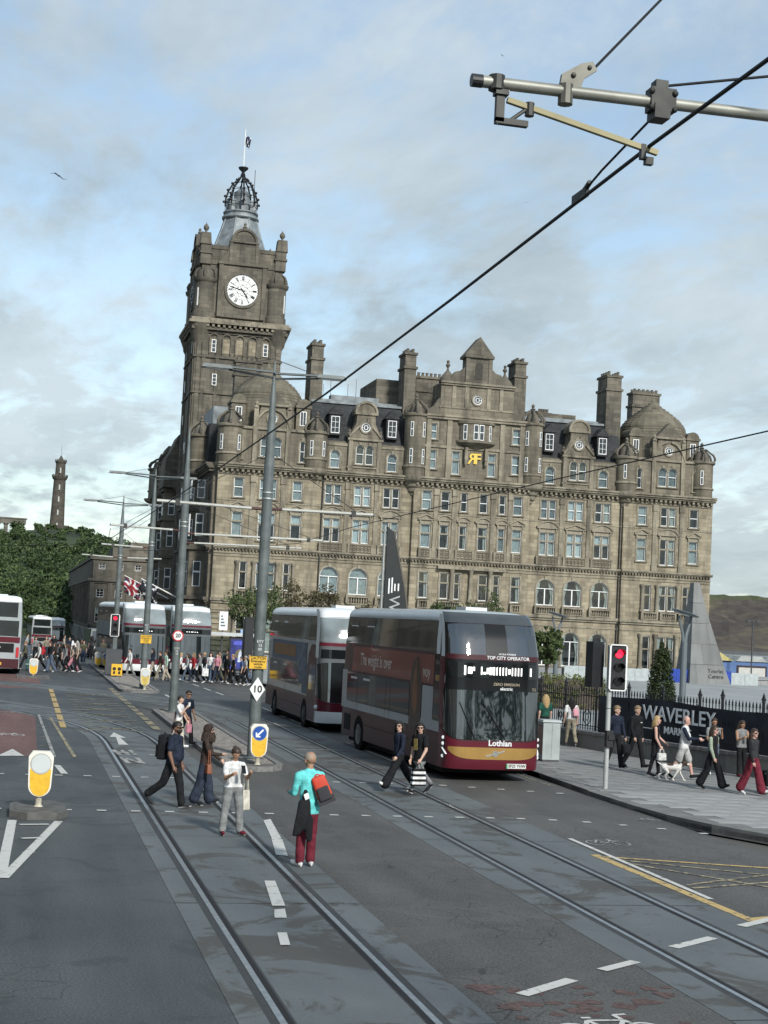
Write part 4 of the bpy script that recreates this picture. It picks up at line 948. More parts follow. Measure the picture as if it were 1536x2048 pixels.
# ================================================================ clock tower (part of the hotel; its pieces are sub-parts)
TX, TY, TH = -22.45, 27.2, 5.05                       # centre and half width
shaft = MB().box(-TH, TH, -TH, TH, -3, 37.0).build('clock_tower', st_dark, hotel, (TX, TY, 0))
T = shaft
def tp(name, mb, mat, smooth=False, rot=0): return mb.build(name, mat, T, (0, 0, 0), rot, smooth)
for rot in (0, -PI/2):                              # west and north faces
    for u in (-4.6, -4.0, 4.0, 4.6, -2.4, 2.4): tp('pilaster', MB().box(u-.22, u+.22, -TH-.14, -TH+.02, 0, 36.2), st_dark, rot=rot)
    for z in (20, 29.2, 33.4, 36.3): tp('string_course', MB().box(-TH-.12, TH+.12, -TH-.2, -TH+.02, z, z+.22), st_darktrim, rot=rot)
    for k, u in enumerate((-2.9, -1.42, 0.1, 1.62, 3.15)):                     # blind arcade
        o_, i_ = arc(u, 35.75, .56, 0, PI, 10), arc(u, 35.75, .42, 0, PI, 10); mb = MB()
        for i in range(10): mb.prism([o_[i], o_[i+1], i_[i+1], i_[i]], -TH-.2, -TH+.02)
        mb.box(u-.56, u-.42, -TH-.2, -TH+.02, 33.9, 35.75).box(u+.42, u+.56, -TH-.2, -TH+.02, 33.9, 35.75); tp('blind_arch', mb, st_darktrim, rot=rot)
        tp('arch_panel', MB().box(u-.42, u+.42, -TH-.03, -TH+.01, 34.0, 35.75), st_hotel, rot=rot)
    for (u, z, hh) in ((-2.9, 34.05, 1.5), (3.15, 34.05, 1.45), (-2.62, 30.2, 1.35), (-2.62, 26.3, 1.1), (.6, 22.5, 1.3)):
        tp('window', MB().box(u-.27, u+.27, -TH-.16, -TH-.02, z, z+hh), sash_white, rot=rot)
        mb = MB()
        for q in range(3): mb.box(u-.19, u+.19, -TH-.17, -TH-.03, z+.08+q*(hh-.1)/3, z+.02+(q+1)*(hh-.1)/3)
        tp('pane', mb, M('slit_glass', (.05, .06, .065)), rot=rot)
    mb = MB(); dentils(mb, -TH-.3, TH+.3, 36.95, 37.3, .75, .62, .3)
    mb.v = [(x, y-TH, z) for x, y, z in mb.v]; stuff(tp('dentils', mb, st_trim, rot=rot))
    # clock gable above the dial
    tp('dial_bay', MB().box(-2.75, 2.75, -TH-.1, -TH+.6, 38.3, 44.7), st_dark, rot=rot)
    for u in (-2.55, 2.55): tp('pilaster', MB().box(u-.26, u+.26, -TH-.24, -TH, 38.3, 44.5), st_darktrim, rot=rot)
    tp('cornice', MB().box(-2.95, 2.95, -TH-.34, -TH+.4, 44.5, 44.78), st_darktrim, rot=rot)
    tp('gable_panel', MB().box(-1.5, 1.5, -TH-.05, -TH+1.6, 44.78, 47.3).box(-1.7, -1.35, -TH-.2, -TH, 44.8, 47.2).box(1.35, 1.7, -TH-.2, -TH, 44.8, 47.2), st_dark, rot=rot)
    for s in (-1, 1):
        q = [(s*1.5, 44.78), (s*2.75, 44.78), (s*2.5, 45.3), (s*1.95, 45.8), (s*1.75, 46.7), (s*1.5, 46.9)]
        tp('volute', MB().prism(q if s > 0 else q[::-1], -TH-.05, -TH+.5), st_darktrim, rot=rot)
    tp('cornice', MB().box(-1.7, 1.7, -TH-.28, -TH+.8, 47.2, 47.42), st_darktrim, rot=rot)
    tp('segmental_head', MB().prism(arc(0, 47.42, 1.35, 0, PI, 14), -TH-.05, -TH+1.2), st_dark, rot=rot)
    mb = MB(); o_, i_ = arc(0, 47.42, 1.55, 0, PI, 14), arc(0, 47.42, 1.28, 0, PI, 14)
    for i in range(14): mb.prism([o_[i], o_[i+1], i_[i+1], i_[i]], -TH-.22, -TH+1.2)
    tp('head_moulding', mb, st_darktrim, rot=rot)
    tp('finial', MB().lathe([(.12, 0), (.26, .3), (.12, .5), (.2, .65), (0, .9)], (0, -TH+.3, 48.9), 10), st_darktrim, rot=rot)
# bracketed cornice under the dial stage
tp('cornice', MB().box(-TH-.55, TH+.55, -TH-.55, TH+.55, 36.6, 36.95), st_darktrim); tp('cornice', MB().box(-TH-.9, TH+.9, -TH-.9, TH+.9, 37.3, 37.62).box(-TH-.65, TH+.65, -TH-.65, TH+.65, 37.62, 37.95), st_trim)
DH = 4.75
tp('dial_stage', MB().box(-DH, DH, -DH, DH, 37.9, 46.4), st_dark)
tp('cornice', MB().box(-DH-.12, DH+.12, -DH-.12, DH+.12, 44.45, 44.7), st_darktrim); tp('parapet', MB().box(-DH-.1, DH+.1, -DH-.1, DH+.1, 46.3, 46.75), st_darktrim)
for sx in (-1, 1):
    for sy in (-1, 1):
        cx_, cy_ = sx*4.15, sy*4.15
        tp('corner_corbel', MB().lathe([(.3, 34.2), (.6, 34.6), (.62, 35.0), (.9, 35.5), (.95, 35.9), (1.2, 36.5), (1.5, 37.3)], (sx*4.55, sy*4.55, 0), 14), st_darktrim, True)
        tp('corner_turret', MB().lathe([(1.35, 37.9), (1.35, 38.8), (1.22, 38.9), (1.22, 42.2), (1.45, 42.45), (1.5, 42.75), (1.2, 42.85)], (cx_, cy_, 0), 18), st_dark, True)
        tp('turret_cap', MB().lathe([(1.15, 42.8), (1.2, 43.1), (1.05, 43.6), (.6, 44.0), (.3, 44.3), (0, 44.6)], (cx_, cy_, 0), 12), st_darktrim, True)
        for k in range(6):
            an = k*PI/3+.3
            tp('scroll', MB().tube([(cx_+rr*math.cos(an), cy_+rr*math.sin(an), 42.85+zz) for rr, zz in ((1.3, 0), (1.36, .4), (1.15, .85), (.75, 1.15), (.4, 1.45))], [.12, .15, .13, .1, .07], 6), st_darktrim, True)
        tp('corner_pier', MB().box(sx*4.4-.62, sx*4.4+.62, sy*4.4-.62, sy*4.4+.62, 44.4, 46.9).box(sx*4.4-.75, sx*4.4+.75, sy*4.4-.75, sy*4.4+.75, 45.6, 45.85).frus((sx*4.5, sy*4.5, 46.7), .66, .66, (sx*4.5, sy*4.5, 48.1), .55, .55), st_darktrim)
        tp('ball_finial', MB().lathe([(.2, 48.1), (.12, 48.35), (.3, 48.55), (.34, 48.8), (.2, 49.05), (.06, 49.2), (0, 49.4)], (sx*4.5, sy*4.5, 0), 12), st_darktrim, True)
        for an in ((-.85,) if sy < 0 else ()):
            an2 = an if sx < 0 else -an
            x, y = cx_+1.24*math.sin(an2), cy_-1.24*math.cos(an2)
            tp('window', MB().box(-.07, .07, -.04, .04, 39.4, 41.5), sash_white).matrix_local = Matrix.Translation((x, y, 0)) @ Matrix.Rotation(an2, 4, 'Z')
# lead roof, gallery, lantern and crown
def zmap(z): return float(np.interp(z, [44, 46.6, 50.2, 51.45, 55.2, 56.6, 58.6], [44, 47.3, 51.1, 52.1, 55.4, 56.6, 57.9]))
_tp = tp
def tp(name, mb, mat, smooth=False, rot=0):
    mb.v = [(x, y, zmap(z)) for x, y, z in mb.v]; return _tp(name, mb, mat, smooth, rot)
tp('lead_roof', MB().lathe([(3.3, 46.6), (3.0, 47.6), (2.35, 49.2), (2.0, 50.3)], (0, 0, 0), 8, PI/8, PI/8+2*PI), lead)
for k in range(8):
    an = PI/8+k*PI/4
    tp('roof_roll', MB().tube([(3.3*math.cos(an), 3.3*math.sin(an), 46.6), (2.35*math.cos(an), 2.35*math.sin(an), 49.2), (2.0*math.cos(an), 2.0*math.sin(an), 50.3)], .09, 6), lead)
tp('gallery', MB().lathe([(2.1, 50.2), (2.25, 50.4), (2.2, 50.7), (1.95, 50.75), (1.95, 51.1), (2.12, 51.2), (2.12, 51.4), (1.85, 51.45)], (0, 0, 0), 16), lead, True)
tp('lantern_floor', MB().lathe([(1.85, 51.3), (1.85, 51.45), (0, 51.45)], (0, 0, 0), 16), lead)
tp('lantern_core', MB().lathe([(1.15, 51.4), (1.15, 52.4), (1.0, 52.6), (.92, 54.0), (.98, 54.2), (.5, 54.7), (.2, 54.95), (.0, 55.2)], (0, 0, 0), 12), lead, True)
for k in range(8):
    an = k*PI/4; c_, s_ = math.cos(an), math.sin(an)
    tp('lantern_post', MB().box(1.6*c_-.2, 1.6*c_+.2, 1.6*s_-.2, 1.6*s_+.2, 51.4, 52.9).box(1.6*c_-.27, 1.6*c_+.27, 1.6*s_-.27, 1.6*s_+.27, 52.75, 52.95), lead)
    pts = [(rr*c_, rr*s_, z) for rr, z in ((1.95, 52.3), (1.9, 53.3), (1.62, 54.4), (1.15, 55.4), (.6, 56.0), (.25, 56.6), (.12, 57.4))]
    tp('crown_rib', MB().tube(pts, [.10, .11, .11, .10, .09, .08, .07], 5), iron)
    for (rr, z) in ((2.0, 52.8), (1.9, 53.6), (1.62, 54.5), (1.15, 55.5), (.65, 56.1)): tp('crown_leaf', MB().ball((rr*1.06*c_, rr*1.06*s_, z), .17, .17, .2, 6, 4), iron)
    a2 = an+PI/8
    tp('gallery_rail', MB().tube([(1.98*math.cos(an), 1.98*math.sin(an), 52.2), (1.98*math.cos(an+PI/4), 1.98*math.sin(an+PI/4), 52.2)], .05, 5).tube([(1.98*math.cos(a2), 1.98*math.sin(a2), 51.4), (1.98*math.cos(a2), 1.98*math.sin(a2), 52.2)], .03, 5), iron)
for z, rr in ((53.3, 1.93), (54.4, 1.62), (55.4, 1.15)):
    tp('crown_ring', MB().tube([(rr*math.cos(k*PI/8), rr*math.sin(k*PI/8), z) for k in range(17)], .04, 4), iron)
tp('crown_finial', MB().lathe([(.1, 56.5), (.32, 56.9), (.14, 57.2), (.18, 57.5), (.55, 58.0), (.62, 58.3), (.45, 58.35), (.2, 58.5), (0, 58.6)], (0, 0, 0), 10), iron, True)
tp('lightning_rod', MB().tube([(1.6, 1.0, 52.9), (1.6, 1.0, 58.6)], .035, 5), iron)

tp = _tp
# ---- clock dials on the west and north faces
dial_w = M('opal_dial', (.80, .82, .80), .35, var=.03)
for rot in (0, -PI/2):
    cw = MB().lathe([(1.86, 0), (1.86, .1), (0, .1)], (0, 0, 0), 48).build('clock_face', dial_w, T, (0, 0, 0), 0)
    R4 = Matrix.Rotation(rot, 4, 'Z')
    CWM = R4 @ Matrix.Translation((.05, -TH-.1, 41.6)) @ Matrix.Rotation(PI/2, 4, 'X')
    cw.matrix_local = CWM
    mbs = MB()
    def seg2(p0, p1, wd, mb=mbs, z0=.1, z1=.125):
        d = Vector((p1[0]-p0[0], p1[1]-p0[1])); d.normalize(); n_ = Vector((-d.y, d.x))*wd/2
        P = [(p0[0]-n_.x, p0[1]-n_.y), (p1[0]-n_.x, p1[1]-n_.y), (p1[0]+n_.x, p1[1]+n_.y), (p0[0]+n_.x, p0[1]+n_.y)]
        mb.slab(P, z0, z1)
    pol = lambda rr, k: (rr*math.sin(2*PI*k/12), rr*math.cos(2*PI*k/12))
    for k in range(60): seg2((1.72*math.sin(2*PI*k/60), 1.72*math.cos(2*PI*k/60)), (1.82*math.sin(2*PI*k/60), 1.82*math.cos(2*PI*k/60)), .05)
    for k in range(48): seg2((1.85*math.sin(2*PI*k/48), 1.85*math.cos(2*PI*k/48)), (1.85*math.sin(2*PI*(k+1)/48), 1.85*math.cos(2*PI*(k+1)/48)), .09)
    for k in range(24): seg2((1.14*math.sin(2*PI*k/24), 1.14*math.cos(2*PI*k/24)), (1.14*math.sin(2*PI*(k+1)/24), 1.14*math.cos(2*PI*(k+1)/24)), .03)
    for k in range(6):                              # six-petalled tracery
        a_, b_, c2 = pol(.62, 2*k), pol(1.08, 2*k+1), pol(.62, 2*k+2)
        seg2((0, 0), pol(.5, 2*k+1), .035); seg2(pol(.5, 2*k+1), a_, .035); seg2(pol(.5, 2*k+1), c2, .035); seg2(a_, pol(1.12, 2*k), .035); seg2(pol(.85, 2*k+1), pol(1.14, 2*k+1), .035)
        seg2(a_, pol(.85, 2*k+1), .03); seg2(c2, pol(.85, 2*k+1), .03)
    for k in range(12): seg2(pol(1.14, k+.5), pol(1.70, k+.5), .018)
    tr_ = mbs.mesh('dial_tracery', iron); o = put('dial_tracery', tr_, T); o.matrix_local = CWM
    nm = MB()
    for k, s in enumerate(('XII', 'I', 'II', 'III', 'IIII', 'V', 'VI', 'VII', 'VIII', 'IX', 'X', 'XI')):
        wid = {'I': .085, 'V': .17, 'X': .17}; tot = sum(wid[c] for c in s); x = -tot/2; an = 2*PI*k/12
        def L2(p0, p1, wd):
            f = lambda q: (q[0]*math.cos(an)+q[1]*math.sin(an), -q[0]*math.sin(an)+q[1]*math.cos(an)); seg2(f(p0), f(p1), wd, nm, .1, .13)
        for ch in s:
            w_ = wid[ch]; c0 = x+w_/2
            if ch == 'I': L2((c0, 1.2), (c0, 1.66), .06)
            if ch == 'V': L2((c0-.06, 1.66), (c0, 1.2), .065); L2((c0+.06, 1.66), (c0, 1.2), .04)
            if ch == 'X': L2((c0-.07, 1.66), (c0+.07, 1.2), .065); L2((c0+.07, 1.66), (c0-.07, 1.2), .04)
            x += w_
    o = put('numerals', nm.mesh('numerals', iron), T); o.matrix_local = CWM
    for nm_, an, L, wd in (('minute_hand', 2*PI*47.3/60, 1.62, .10), ('hour_hand', 2*PI*(4+47/60)/12, 1.12, .16)):
        h = MB(); d = (math.sin(an), math.cos(an)); pr2 = (d[1], -d[0])
        q = lambda s, t_: (d[0]*s+pr2[0]*t_, d[1]*s+pr2[1]*t_)
        h.slab([q(-.35, -wd*.35), q(-.35, wd*.35), q(L*.62, wd*.4), q(L*.72, wd*.85), q(L, 0), q(L*.72, -wd*.85), q(L*.62, -wd*.4)], .14, .17)
        o = put(nm_, h.mesh(nm_, iron), T); o.matrix_local = CWM
    tp('dial_rim', MB(), st_darktrim) if False else None
    rm = MB()
    o_, i_ = arc(.05, 41.6, 2.12, 0, 2*PI, 40), arc(.05, 41.6, 1.86, 0, 2*PI, 40)
    for i in range(40): rm.prism([o_[i], o_[i+1], i_[i+1], i_[i]], -TH-.26, -TH-.05)
    tp('dial_rim', rm, st_darktrim, rot=rot)

# ---- flag on the tower mast: mast and flag are things of their own
flag_blue = M('flag_navy', (.02, .03, .07), .8, var=.2); flag_white = M('flag_white', (.6, .62, .63), .8, var=.1); flag_red = M('flag_red', (.28, .03, .04), .8, var=.2)
ms = thing('flag_mast', 'slender mast with a drooping navy and white saltire on top of the clock tower', 'flagpole', (TX+45.4, TY+150, 57.8))
MB().lathe([(.07, 0), (.05, 4.6), (.1, 4.65), (0, 4.75)], (0, 0, 0), 8).build('mast', sash_white, ms)
fl = MB(); n = 8
def fpt(i, k): return (.1+.62*i/n*(1-.35*k/n)+.05*math.sin(i*1.7), .18*math.sin(i*1.3+k*.4), 3.9-1.25*k/n-.28*i/n)
for i in range(n):
    for k in range(n):
        dd = abs(i-k) <= 0 or abs(i+k-n+1) <= 0
        fl.quad(fpt(i, k), fpt(i+1, k), fpt(i+1, k+1), fpt(i, k+1), 1 if dd else 0)
fo = fl.build('flag', [flag_blue, flag_white], ms, smooth=True); sm = fo.modifiers.new('thick', 'SOLIDIFY'); sm.thickness = .02
# ================================================================ street furniture
pole_m = M('pole_grey', (.112, .132, .130), .55, .1, .28, 3)
sig_yellow = M('sign_yellow', (.68, .41, .03), .5, var=.14, vscale=9)
sig_blue = M('sign_blue', (.01, .07, .32), .45, var=.05)
sig_white = M('sign_white', (.72, .74, .73), .45, var=.05)
sig_red = M('sign_red', (.45, .02, .03), .5, var=.05)
black_txt = M('black_lettering', (.012, .012, .012), .6, var=0)
white_txt = M('white_lettering', (.70, .72, .72), .6, var=.04)
grime_m = M('bollard_plinth', (.10, .10, .095), .85, var=.3, vscale=4)
wire_m = M('overhead_wire', (.012, .013, .014), .6, .2, 0)
arm_m = M('bracket_tube', (.46, .47, .43), .5, .25, .15, 3)
fit_m = M('bracket_fitting', (.05, .052, .048), .55, .4, .25, 8)

def tram_pole(x, y, h, label, arms, lamps, z0=.1):
    o = thing('tram_pole', label, 'pole', (x, y, z0), group='poles along the tram line')
    MB().lathe([(.21, 0), (.21, .04), (.165, .06), (.16, 1.0), (.14, h*.72), (.125, h*.80), (.025, h*.995), (0, h)], (0, 0, 0), 16).build('shaft', pole_m, o, smooth=True)
    MB().box(-.26, .26, -.26, .26, -.01, .03).build('base_plate', dark_grey, o)
    for z in (h*.66, h*.645): MB().lathe([(.150, z), (.156, z+.02), (.150, z+.05)], (0, 0, 0), 16, cap=False).build('clamp_band', steel, o)
    for (x1, za, zb, rr) in arms:
        s = 1 if x1 > 0 else -1
        MB().tube([(s*.13, 0, za), (s*.45, 0, za)], rr*1.15, 8).build('insulator', M('brown_insulator', (.075, .035, .03), .5), o)
        MB().tube([(s*.42, 0, za), (x1, 0, zb)], rr*1.2, 8).build('bracket_arm', arm_m, o)
        MB().box(x1-s*.55-.06, x1-s*.55+.06, -.06, .06, zb-.1, zb+.08).build('arm_clamp', fit_m, o)
        MB().tube([(x1-s*.05, 0, zb), (x1+s*.03, 0, zb)], rr*1.12, 8).build('end_cap', black_paint, o)
        MB().tube([(s*.05, 0, za+1.5), (x1-s*.55, 0, zb+.1)], .012, 4).build('stay_wire', wire_m, o)
    for (x1, z1) in lamps:
        s = 1 if x1 > 0 else -1
        l_ = MB().tube([(0, -.08, z1-.05), (x1, -.06, z1)], .035, 6).tube([(0, .08, z1-.18), (x1*.85, .06, z1-.06)], .03, 6).build('lamp_arm', pole_m, o)
        MB().frus((x1+s*.12, 0, z1-.06), .42, .13, (x1+s*.12, 0, z1+.04), .36, .10).build('luminaire', pole_m, l_)
        MB().box(x1+s*.12-.3, x1+s*.12+.3, -.09, .09, z1-.085, z1-.06).build('lamp_lens', M('lamp_lens', (.55, .57, .55), .3), l_)
        MB().tube([(0, 0, z1+.35), (x1*.8, 0, z1+.02)], .012, 4).build('lamp_stay', wire_m, l_)
    return o
p1 = tram_pole(6.35, 40.0, 10.75, 'nearest tall grey tapered pole with a diamond speed plate on the island', ((-2.95, 6.68, 6.72, .035), (2.95, 6.70, 6.72, .035)), ((-1.45, 10.45), (1.45, 10.42)))
p2 = tram_pole(5.95, 57.3, 10.9, 'tall grey tapered pole with a round speed sign, behind the walking couple', ((-2.75, 6.9, 6.95, .035), (5.4, 6.8, 6.85, .035), (4.6, 6.45, 6.5, .03)), ())
p3 = tram_pole(6.15, 73.9, 10.75, 'grey tapered pole with a yellow plate in front of the parked bus by the hotel', ((-2.4, 6.85, 6.9, .035),), ((-1.75, 10.45), (1.5, 10.4)))
p4 = tram_pole(5.62, 88.8, 10.45, 'farthest grey tapered pole rising behind the distant red traffic light', ((-2.2, 6.8, 6.85, .035), (2.4, 6.8, 6.85, .035)), ((-1.8, 10.05), (1.7, 10.0)))
p0 = tram_pole(6.35, 8.25, 10.75, 'grey pole carrying the big cantilever arm at the upper right edge', (), ())
# near cantilever, seen close at the top of the picture
C0 = thing('cantilever_arm', 'thick galvanised tube arm with clamps holding the tram wire, upper right', 'cantilever', (6.35, 8.25, 0))
def cxz(X, z, dy=0.0): return (X-6.35, dy, z)
MB().tube([cxz(2.40, 7.09), cxz(6.2, 7.16)], .036, 14).build('tube', M('near_tube', (.25, .255, .225), .5, .35, .25, 5), C0, smooth=True)
MB().tube([cxz(2.375, 7.09), cxz(2.44, 7.091)], .039, 14).build('end_cap', black_paint, C0)
MB().box(-3.83, -3.75, -.035, .035, 7.02, 7.05).box(-3.82, -3.77, -.02, .02, 6.86, 7.05).box(-3.82, -3.62, -.02, .02, 6.85, 6.885).build('hanger', fit_m, C0)
MB().tube([cxz(2.53, 7.135), cxz(2.53, 7.05)], .05, 10).build('pipe_clip', fit_m, C0)
MB().tube([cxz(2.60, 7.0), cxz(3.56, 6.80)], .022, 4).build('registration_arm', M('fibreglass_arm', (.30, .27, .15), .6, var=.2), C0)
MB().tube([cxz(2.60, 6.86), cxz(2.72, 6.96)], .012, 6).tube([cxz(2.74, 7.0), cxz(2.74, 6.92)], .028, 8).build('swivel', fit_m, C0)
MB().box(-2.90, -2.87, -.02, .02, 6.75, 6.84).box(-2.87, -2.82, -.02, .02, 6.72, 6.765).build('wire_clip', fit_m, C0)
MB().tube([cxz(2.96, 7.14), cxz(2.96, 7.02)], .046, 10).prism([(-3.43, 7.13), (-3.30, 7.13), (-3.28, 7.19), (-3.20, 7.25), (-3.23, 7.30), (-3.30, 7.28), (-3.42, 7.2)], -.015, .015).ball((-3.35, -.02, 7.2), .016).ball((-3.25, -.02, 7.26), .014).build('stay_bracket', M('bracket_plate', (.13, .13, .11), .5, .4, .2, 9), C0)
MB().box(-2.86, -2.70, -.05, .05, 7.05, 7.19).box(-2.84, -2.74, -.06, .06, 7.0, 7.09).box(-2.83, -2.75, -.04, .04, 7.18, 7.24).ball((-2.86, -.05, 7.16), .02).ball((-2.71, -.05, 7.16), .02).ball((-2.86, -.05, 7.06), .018).ball((-2.71, -.05, 7.06), .018).build('wire_clamp', fit_m, C0)
# wires
def wire(label, pts, rr, name='overhead_wire'):
    o = MB().tube(pts, rr, 6, cap=False).build(name, wire_m); return tag(o, label, 'wire')
wire('tram contact wire running diagonally across the sky over the left track', [(3.5, -2, 6.86), (3.5, 8.2, 6.83), (3.5, 12.5, 6.74), (3.5, 18, 6.66), (3.5, 29.4, 6.62), (3.45, 40, 6.60), (3.3, 57.3, 6.58), (2.0, 68, 6.6), (-4, 78, 6.6)], .013, 'contact_wire')
wire('tram contact wire over the right track, crossing the hotel front low down', [(8.7, -2, 6.42), (8.7, 24, 6.46), (8.75, 40, 6.45), (10.4, 57.3, 6.78), (9.0, 66, 6.8), (5, 76, 6.8)], .010, 'contact_wire')
wire('stay cable rising from the cantilever bracket to the top edge', [(3.13, 8.25, 7.26), (4.3, 9.2, 8.6), (6.35, 10.2, 9.9)], .010, 'stay_cable')
wire('thin cable from the cantilever clamp to the right picture edge', [(3.6, 8.25, 7.22), (4.2, 8.0, 7.28), (6.3, 7.2, 7.6)], .009, 'stay_cable')
wire('short dropper cable from the cantilever clamp down to the contact wire', [(3.55, 8.25, 7.05), (3.5, 9.0, 6.9), (3.5, 9.45, 6.82)], .008, 'dropper')
tag(MB().box(3.485, 3.515, 9.25, 9.5, 6.80, 6.86).tube([(3.5, 9.2, 6.88), (3.5, 9.4, 6.82)], .018, 6).build('dropper_clip', fit_m), 'dark clip joining the dropper cable to the contact wire', 'clip')
wire('thin span wire low between the far poles on the left', [(3.2, 57.3, 6.9), (4.0, 73.9, 6.85), (3.6, 88.8, 6.8), (3, 110, 6.8)], .012, 'span_wire')

# ---- plates on the poles
def plate(parent, name, poly, y, mat, z): return MB().prism([(px, z+pz) for px, pz in poly], y, y+.012).build(name, mat, parent)
rc = lambda w_, h_: [(-w_/2, -h_/2), (w_/2, -h_/2), (w_/2, h_/2), (-w_/2, h_/2)]
def plate_sign(label, x, y, z, cat='sign'): return thing('sign_plate', label, cat, (x, y, z))
s1 = plate_sign('yellow emergency vehicle route plate on the nearest pole', 6.32, 39.82, 2.66)
plate(s1, 'plate', rc(.46, .36), 0, sig_yellow, 0); plate(s1, 'border', [(-.23, -.18), (.23, -.18), (.23, -.165), (-.23, -.165)], -.002, black_txt, 0); plate(s1, 'border', [(-.23, .165), (.23, .165), (.23, .18), (-.23, .18)], -.002, black_txt, 0)
for k, t_ in enumerate(('CAUTION', 'Emergency', 'vehicle', 'route')): text('lettering', t_, .098, black_txt, s1, (0, -.004, .115-.078*k), bold=.002, ext=.002, sx=.92)
s2 = plate_sign('yellow emergency plate on the pole in front of the parked bus', 6.15, 73.72, 2.50)
plate(s2, 'plate', rc(.52, .40), 0, sig_yellow, 0)
for k, t_ in enumerate(('CAUTION', 'Emergency', 'vehicle', 'route')): text('lettering', t_, .1, black_txt, s2, (0, -.004, .13-.085*k), bold=.002, ext=.002)
s3 = plate_sign('white diamond plate with number 10 on the nearest pole', 6.34, 39.82, 1.95)
plate(s3, 'border', [(0, -.34), (.22, 0), (0, .34), (-.22, 0)], .004, black_txt, 0); plate(s3, 'plate', [(0, -.325), (.208, 0), (0, .325), (-.208, 0)], 0, sig_white, 0)
text('lettering', '10', .26, black_txt, s3, (0, -.004, 0), bold=.006, ext=.002)
s4 = plate_sign('round red-ringed 20 speed sign on the second pole', 5.96, 57.12, 3.0)
for nm_, rr, yy, mm in (('rim', .21, .004, sig_red), ('plate', .165, 0, sig_white)): plate(s4, nm_, arc(0, 0, rr, 0, 2*PI, 24)[:-1], yy, mm, 0)
text('lettering', '20', .2, black_txt, s4, (0, -.004, 0), bold=.006, ext=.002)
for (par, zz, ss) in ((p1, 3.05, ('EYY', '13', '09')), (p2, 2.35, ('CYY', '13', '10')), (p3, 3.0, ('EYY', '13', '11'))):
    for k, t_ in enumerate(ss): text('pole_number', t_, .105, white_txt, par, (0, -.164, zz+.07-.105*k), ext=.003)

# ---- keep-left bollards
def bollard(x, y, label, face='plain', plinth=True, z0=0.0, rot=0.0, hh=1.0, grey=False):
    o = thing('traffic_bollard', label, 'bollard', (x, y, z0), rot, 'keep-left bollards')
    w_ = .21; zb = .18
    sh = [(q[0], q[1]) for q in arc(0, zb+.22, w_, PI, 2*PI, 12)] + [(w_+.02, hh*.93), (w_-.05, hh+.03), (-w_+.05, hh+.03), (-w_-.02, hh*.93)]
    MB().prism(sh, -.09, .09).build('shell', M('bollard_cream', (.70, .68, .60), .45, var=.1), o)
    k = .87
    yb = [(q[0]*k, q[1]+.012) for q in arc(0, zb+.22, w_, PI, 2*PI, 12)] + [(w_*.93, hh*.7), (-w_*.93, hh*.7)]
    MB().prism(yb, -.096, .096).build('yellow_face', sig_yellow if not grey else M('faded_yellow', (.50, .38, .10), .6, var=.3, vscale=6), o)
    d = MB().prism(arc(0, hh*.80, .176, 0, 2*PI, 28)[:-1], -.104, .104).build('disc', sig_blue if face == 'arrow' else M('disc_blank', (.52, .56, .55), .35, var=.05), o)
    MB().prism(arc(0, hh*.80, .195, 0, 2*PI, 28)[:-1], -.1, .1).build('disc_rim', M('disc_rim', (.36, .36, .33), .5), o)
    if face == 'arrow':
        P = lambda q: (q[0]*.7071-q[1]*.7071, hh*.80+q[0]*.7071+q[1]*.7071)
        ar = [(.13, -.022), (.13, .022), (-.06, .022), (-.06, .022), (-.04, .085), (-.075, .085), (-.135, 0), (-.075, -.085), (-.04, -.085), (-.06, -.022)]
        mb = MB().prism([P(q) for q in ((.13, -.022), (.13, .022), (-.10, .022), (-.10, -.022))], -.108, -.103)
        mb.prism([P(q) for q in ((-.14, 0), (-.115, -.03), (-.035, .06), (-.06, .09))][::-1], -.1085, -.103).prism([P(q) for q in ((-.14, 0), (-.115, .03), (-.035, -.06), (-.06, -.09))], -.109, -.103)
        mb.build('arrow', sig_white, d)
    MB().lathe([(.09, 0), (.06, .03), (.055, zb+.05)], (0, 0, 0), 12).build('neck', M('bollard_neck', (.45, .42, .33), .6, var=.3, vscale=9), o)
    return o
pl = tag(MB().slab([(.10, 28.55), (.42, 28.25), (.95, 28.3), (1.15, 28.7), (1.1, 29.75), (.85, 30.1), (.35, 30.1), (.1, 29.6)], 0, .13).slab([(.2, 28.65), (.45, 28.4), (.9, 28.43), (1.05, 28.75), (1.0, 29.65), (.8, 29.95), (.4, 29.95), (.2, 29.5)], .13, .14).build('refuge_plinth', grime_m), 'grey concrete refuge plinth under the nearest yellow bollard', 'plinth')
bollard(.62, 29.1, 'yellow bollard with a blank white disc on the near left refuge', 'plain', z0=.14)
bollard(6.22, 38.4, 'yellow bollard with a blue keep-left arrow below the diamond plate', 'arrow', z0=.11, rot=.05)
bollard(1.05, 82.6, 'faded yellow bollard beside the left crowd with luggage', 'plain', rot=-.1)
tag(MB().slab([(.2, 81.8), (1.9, 81.8), (1.9, 83.6), (.2, 83.6)], 0, .12).build('refuge_plinth', grime_m), 'far concrete refuge plinth under the faded bollard beside the crowd', 'plinth')
bollard(6.15, 72.9, 'grubby yellow bollard at the foot of the pole before the parked bus', 'plain', z0=.11, grey=True)
bollard(5.15, 96.5, 'cream-backed bollard leaning at the far end of the second island', 'plain', z0=.11)
bollard(5.55, 95.0, 'yellow and blue bollard next to the far cream-backed one', 'arrow', z0=.11)

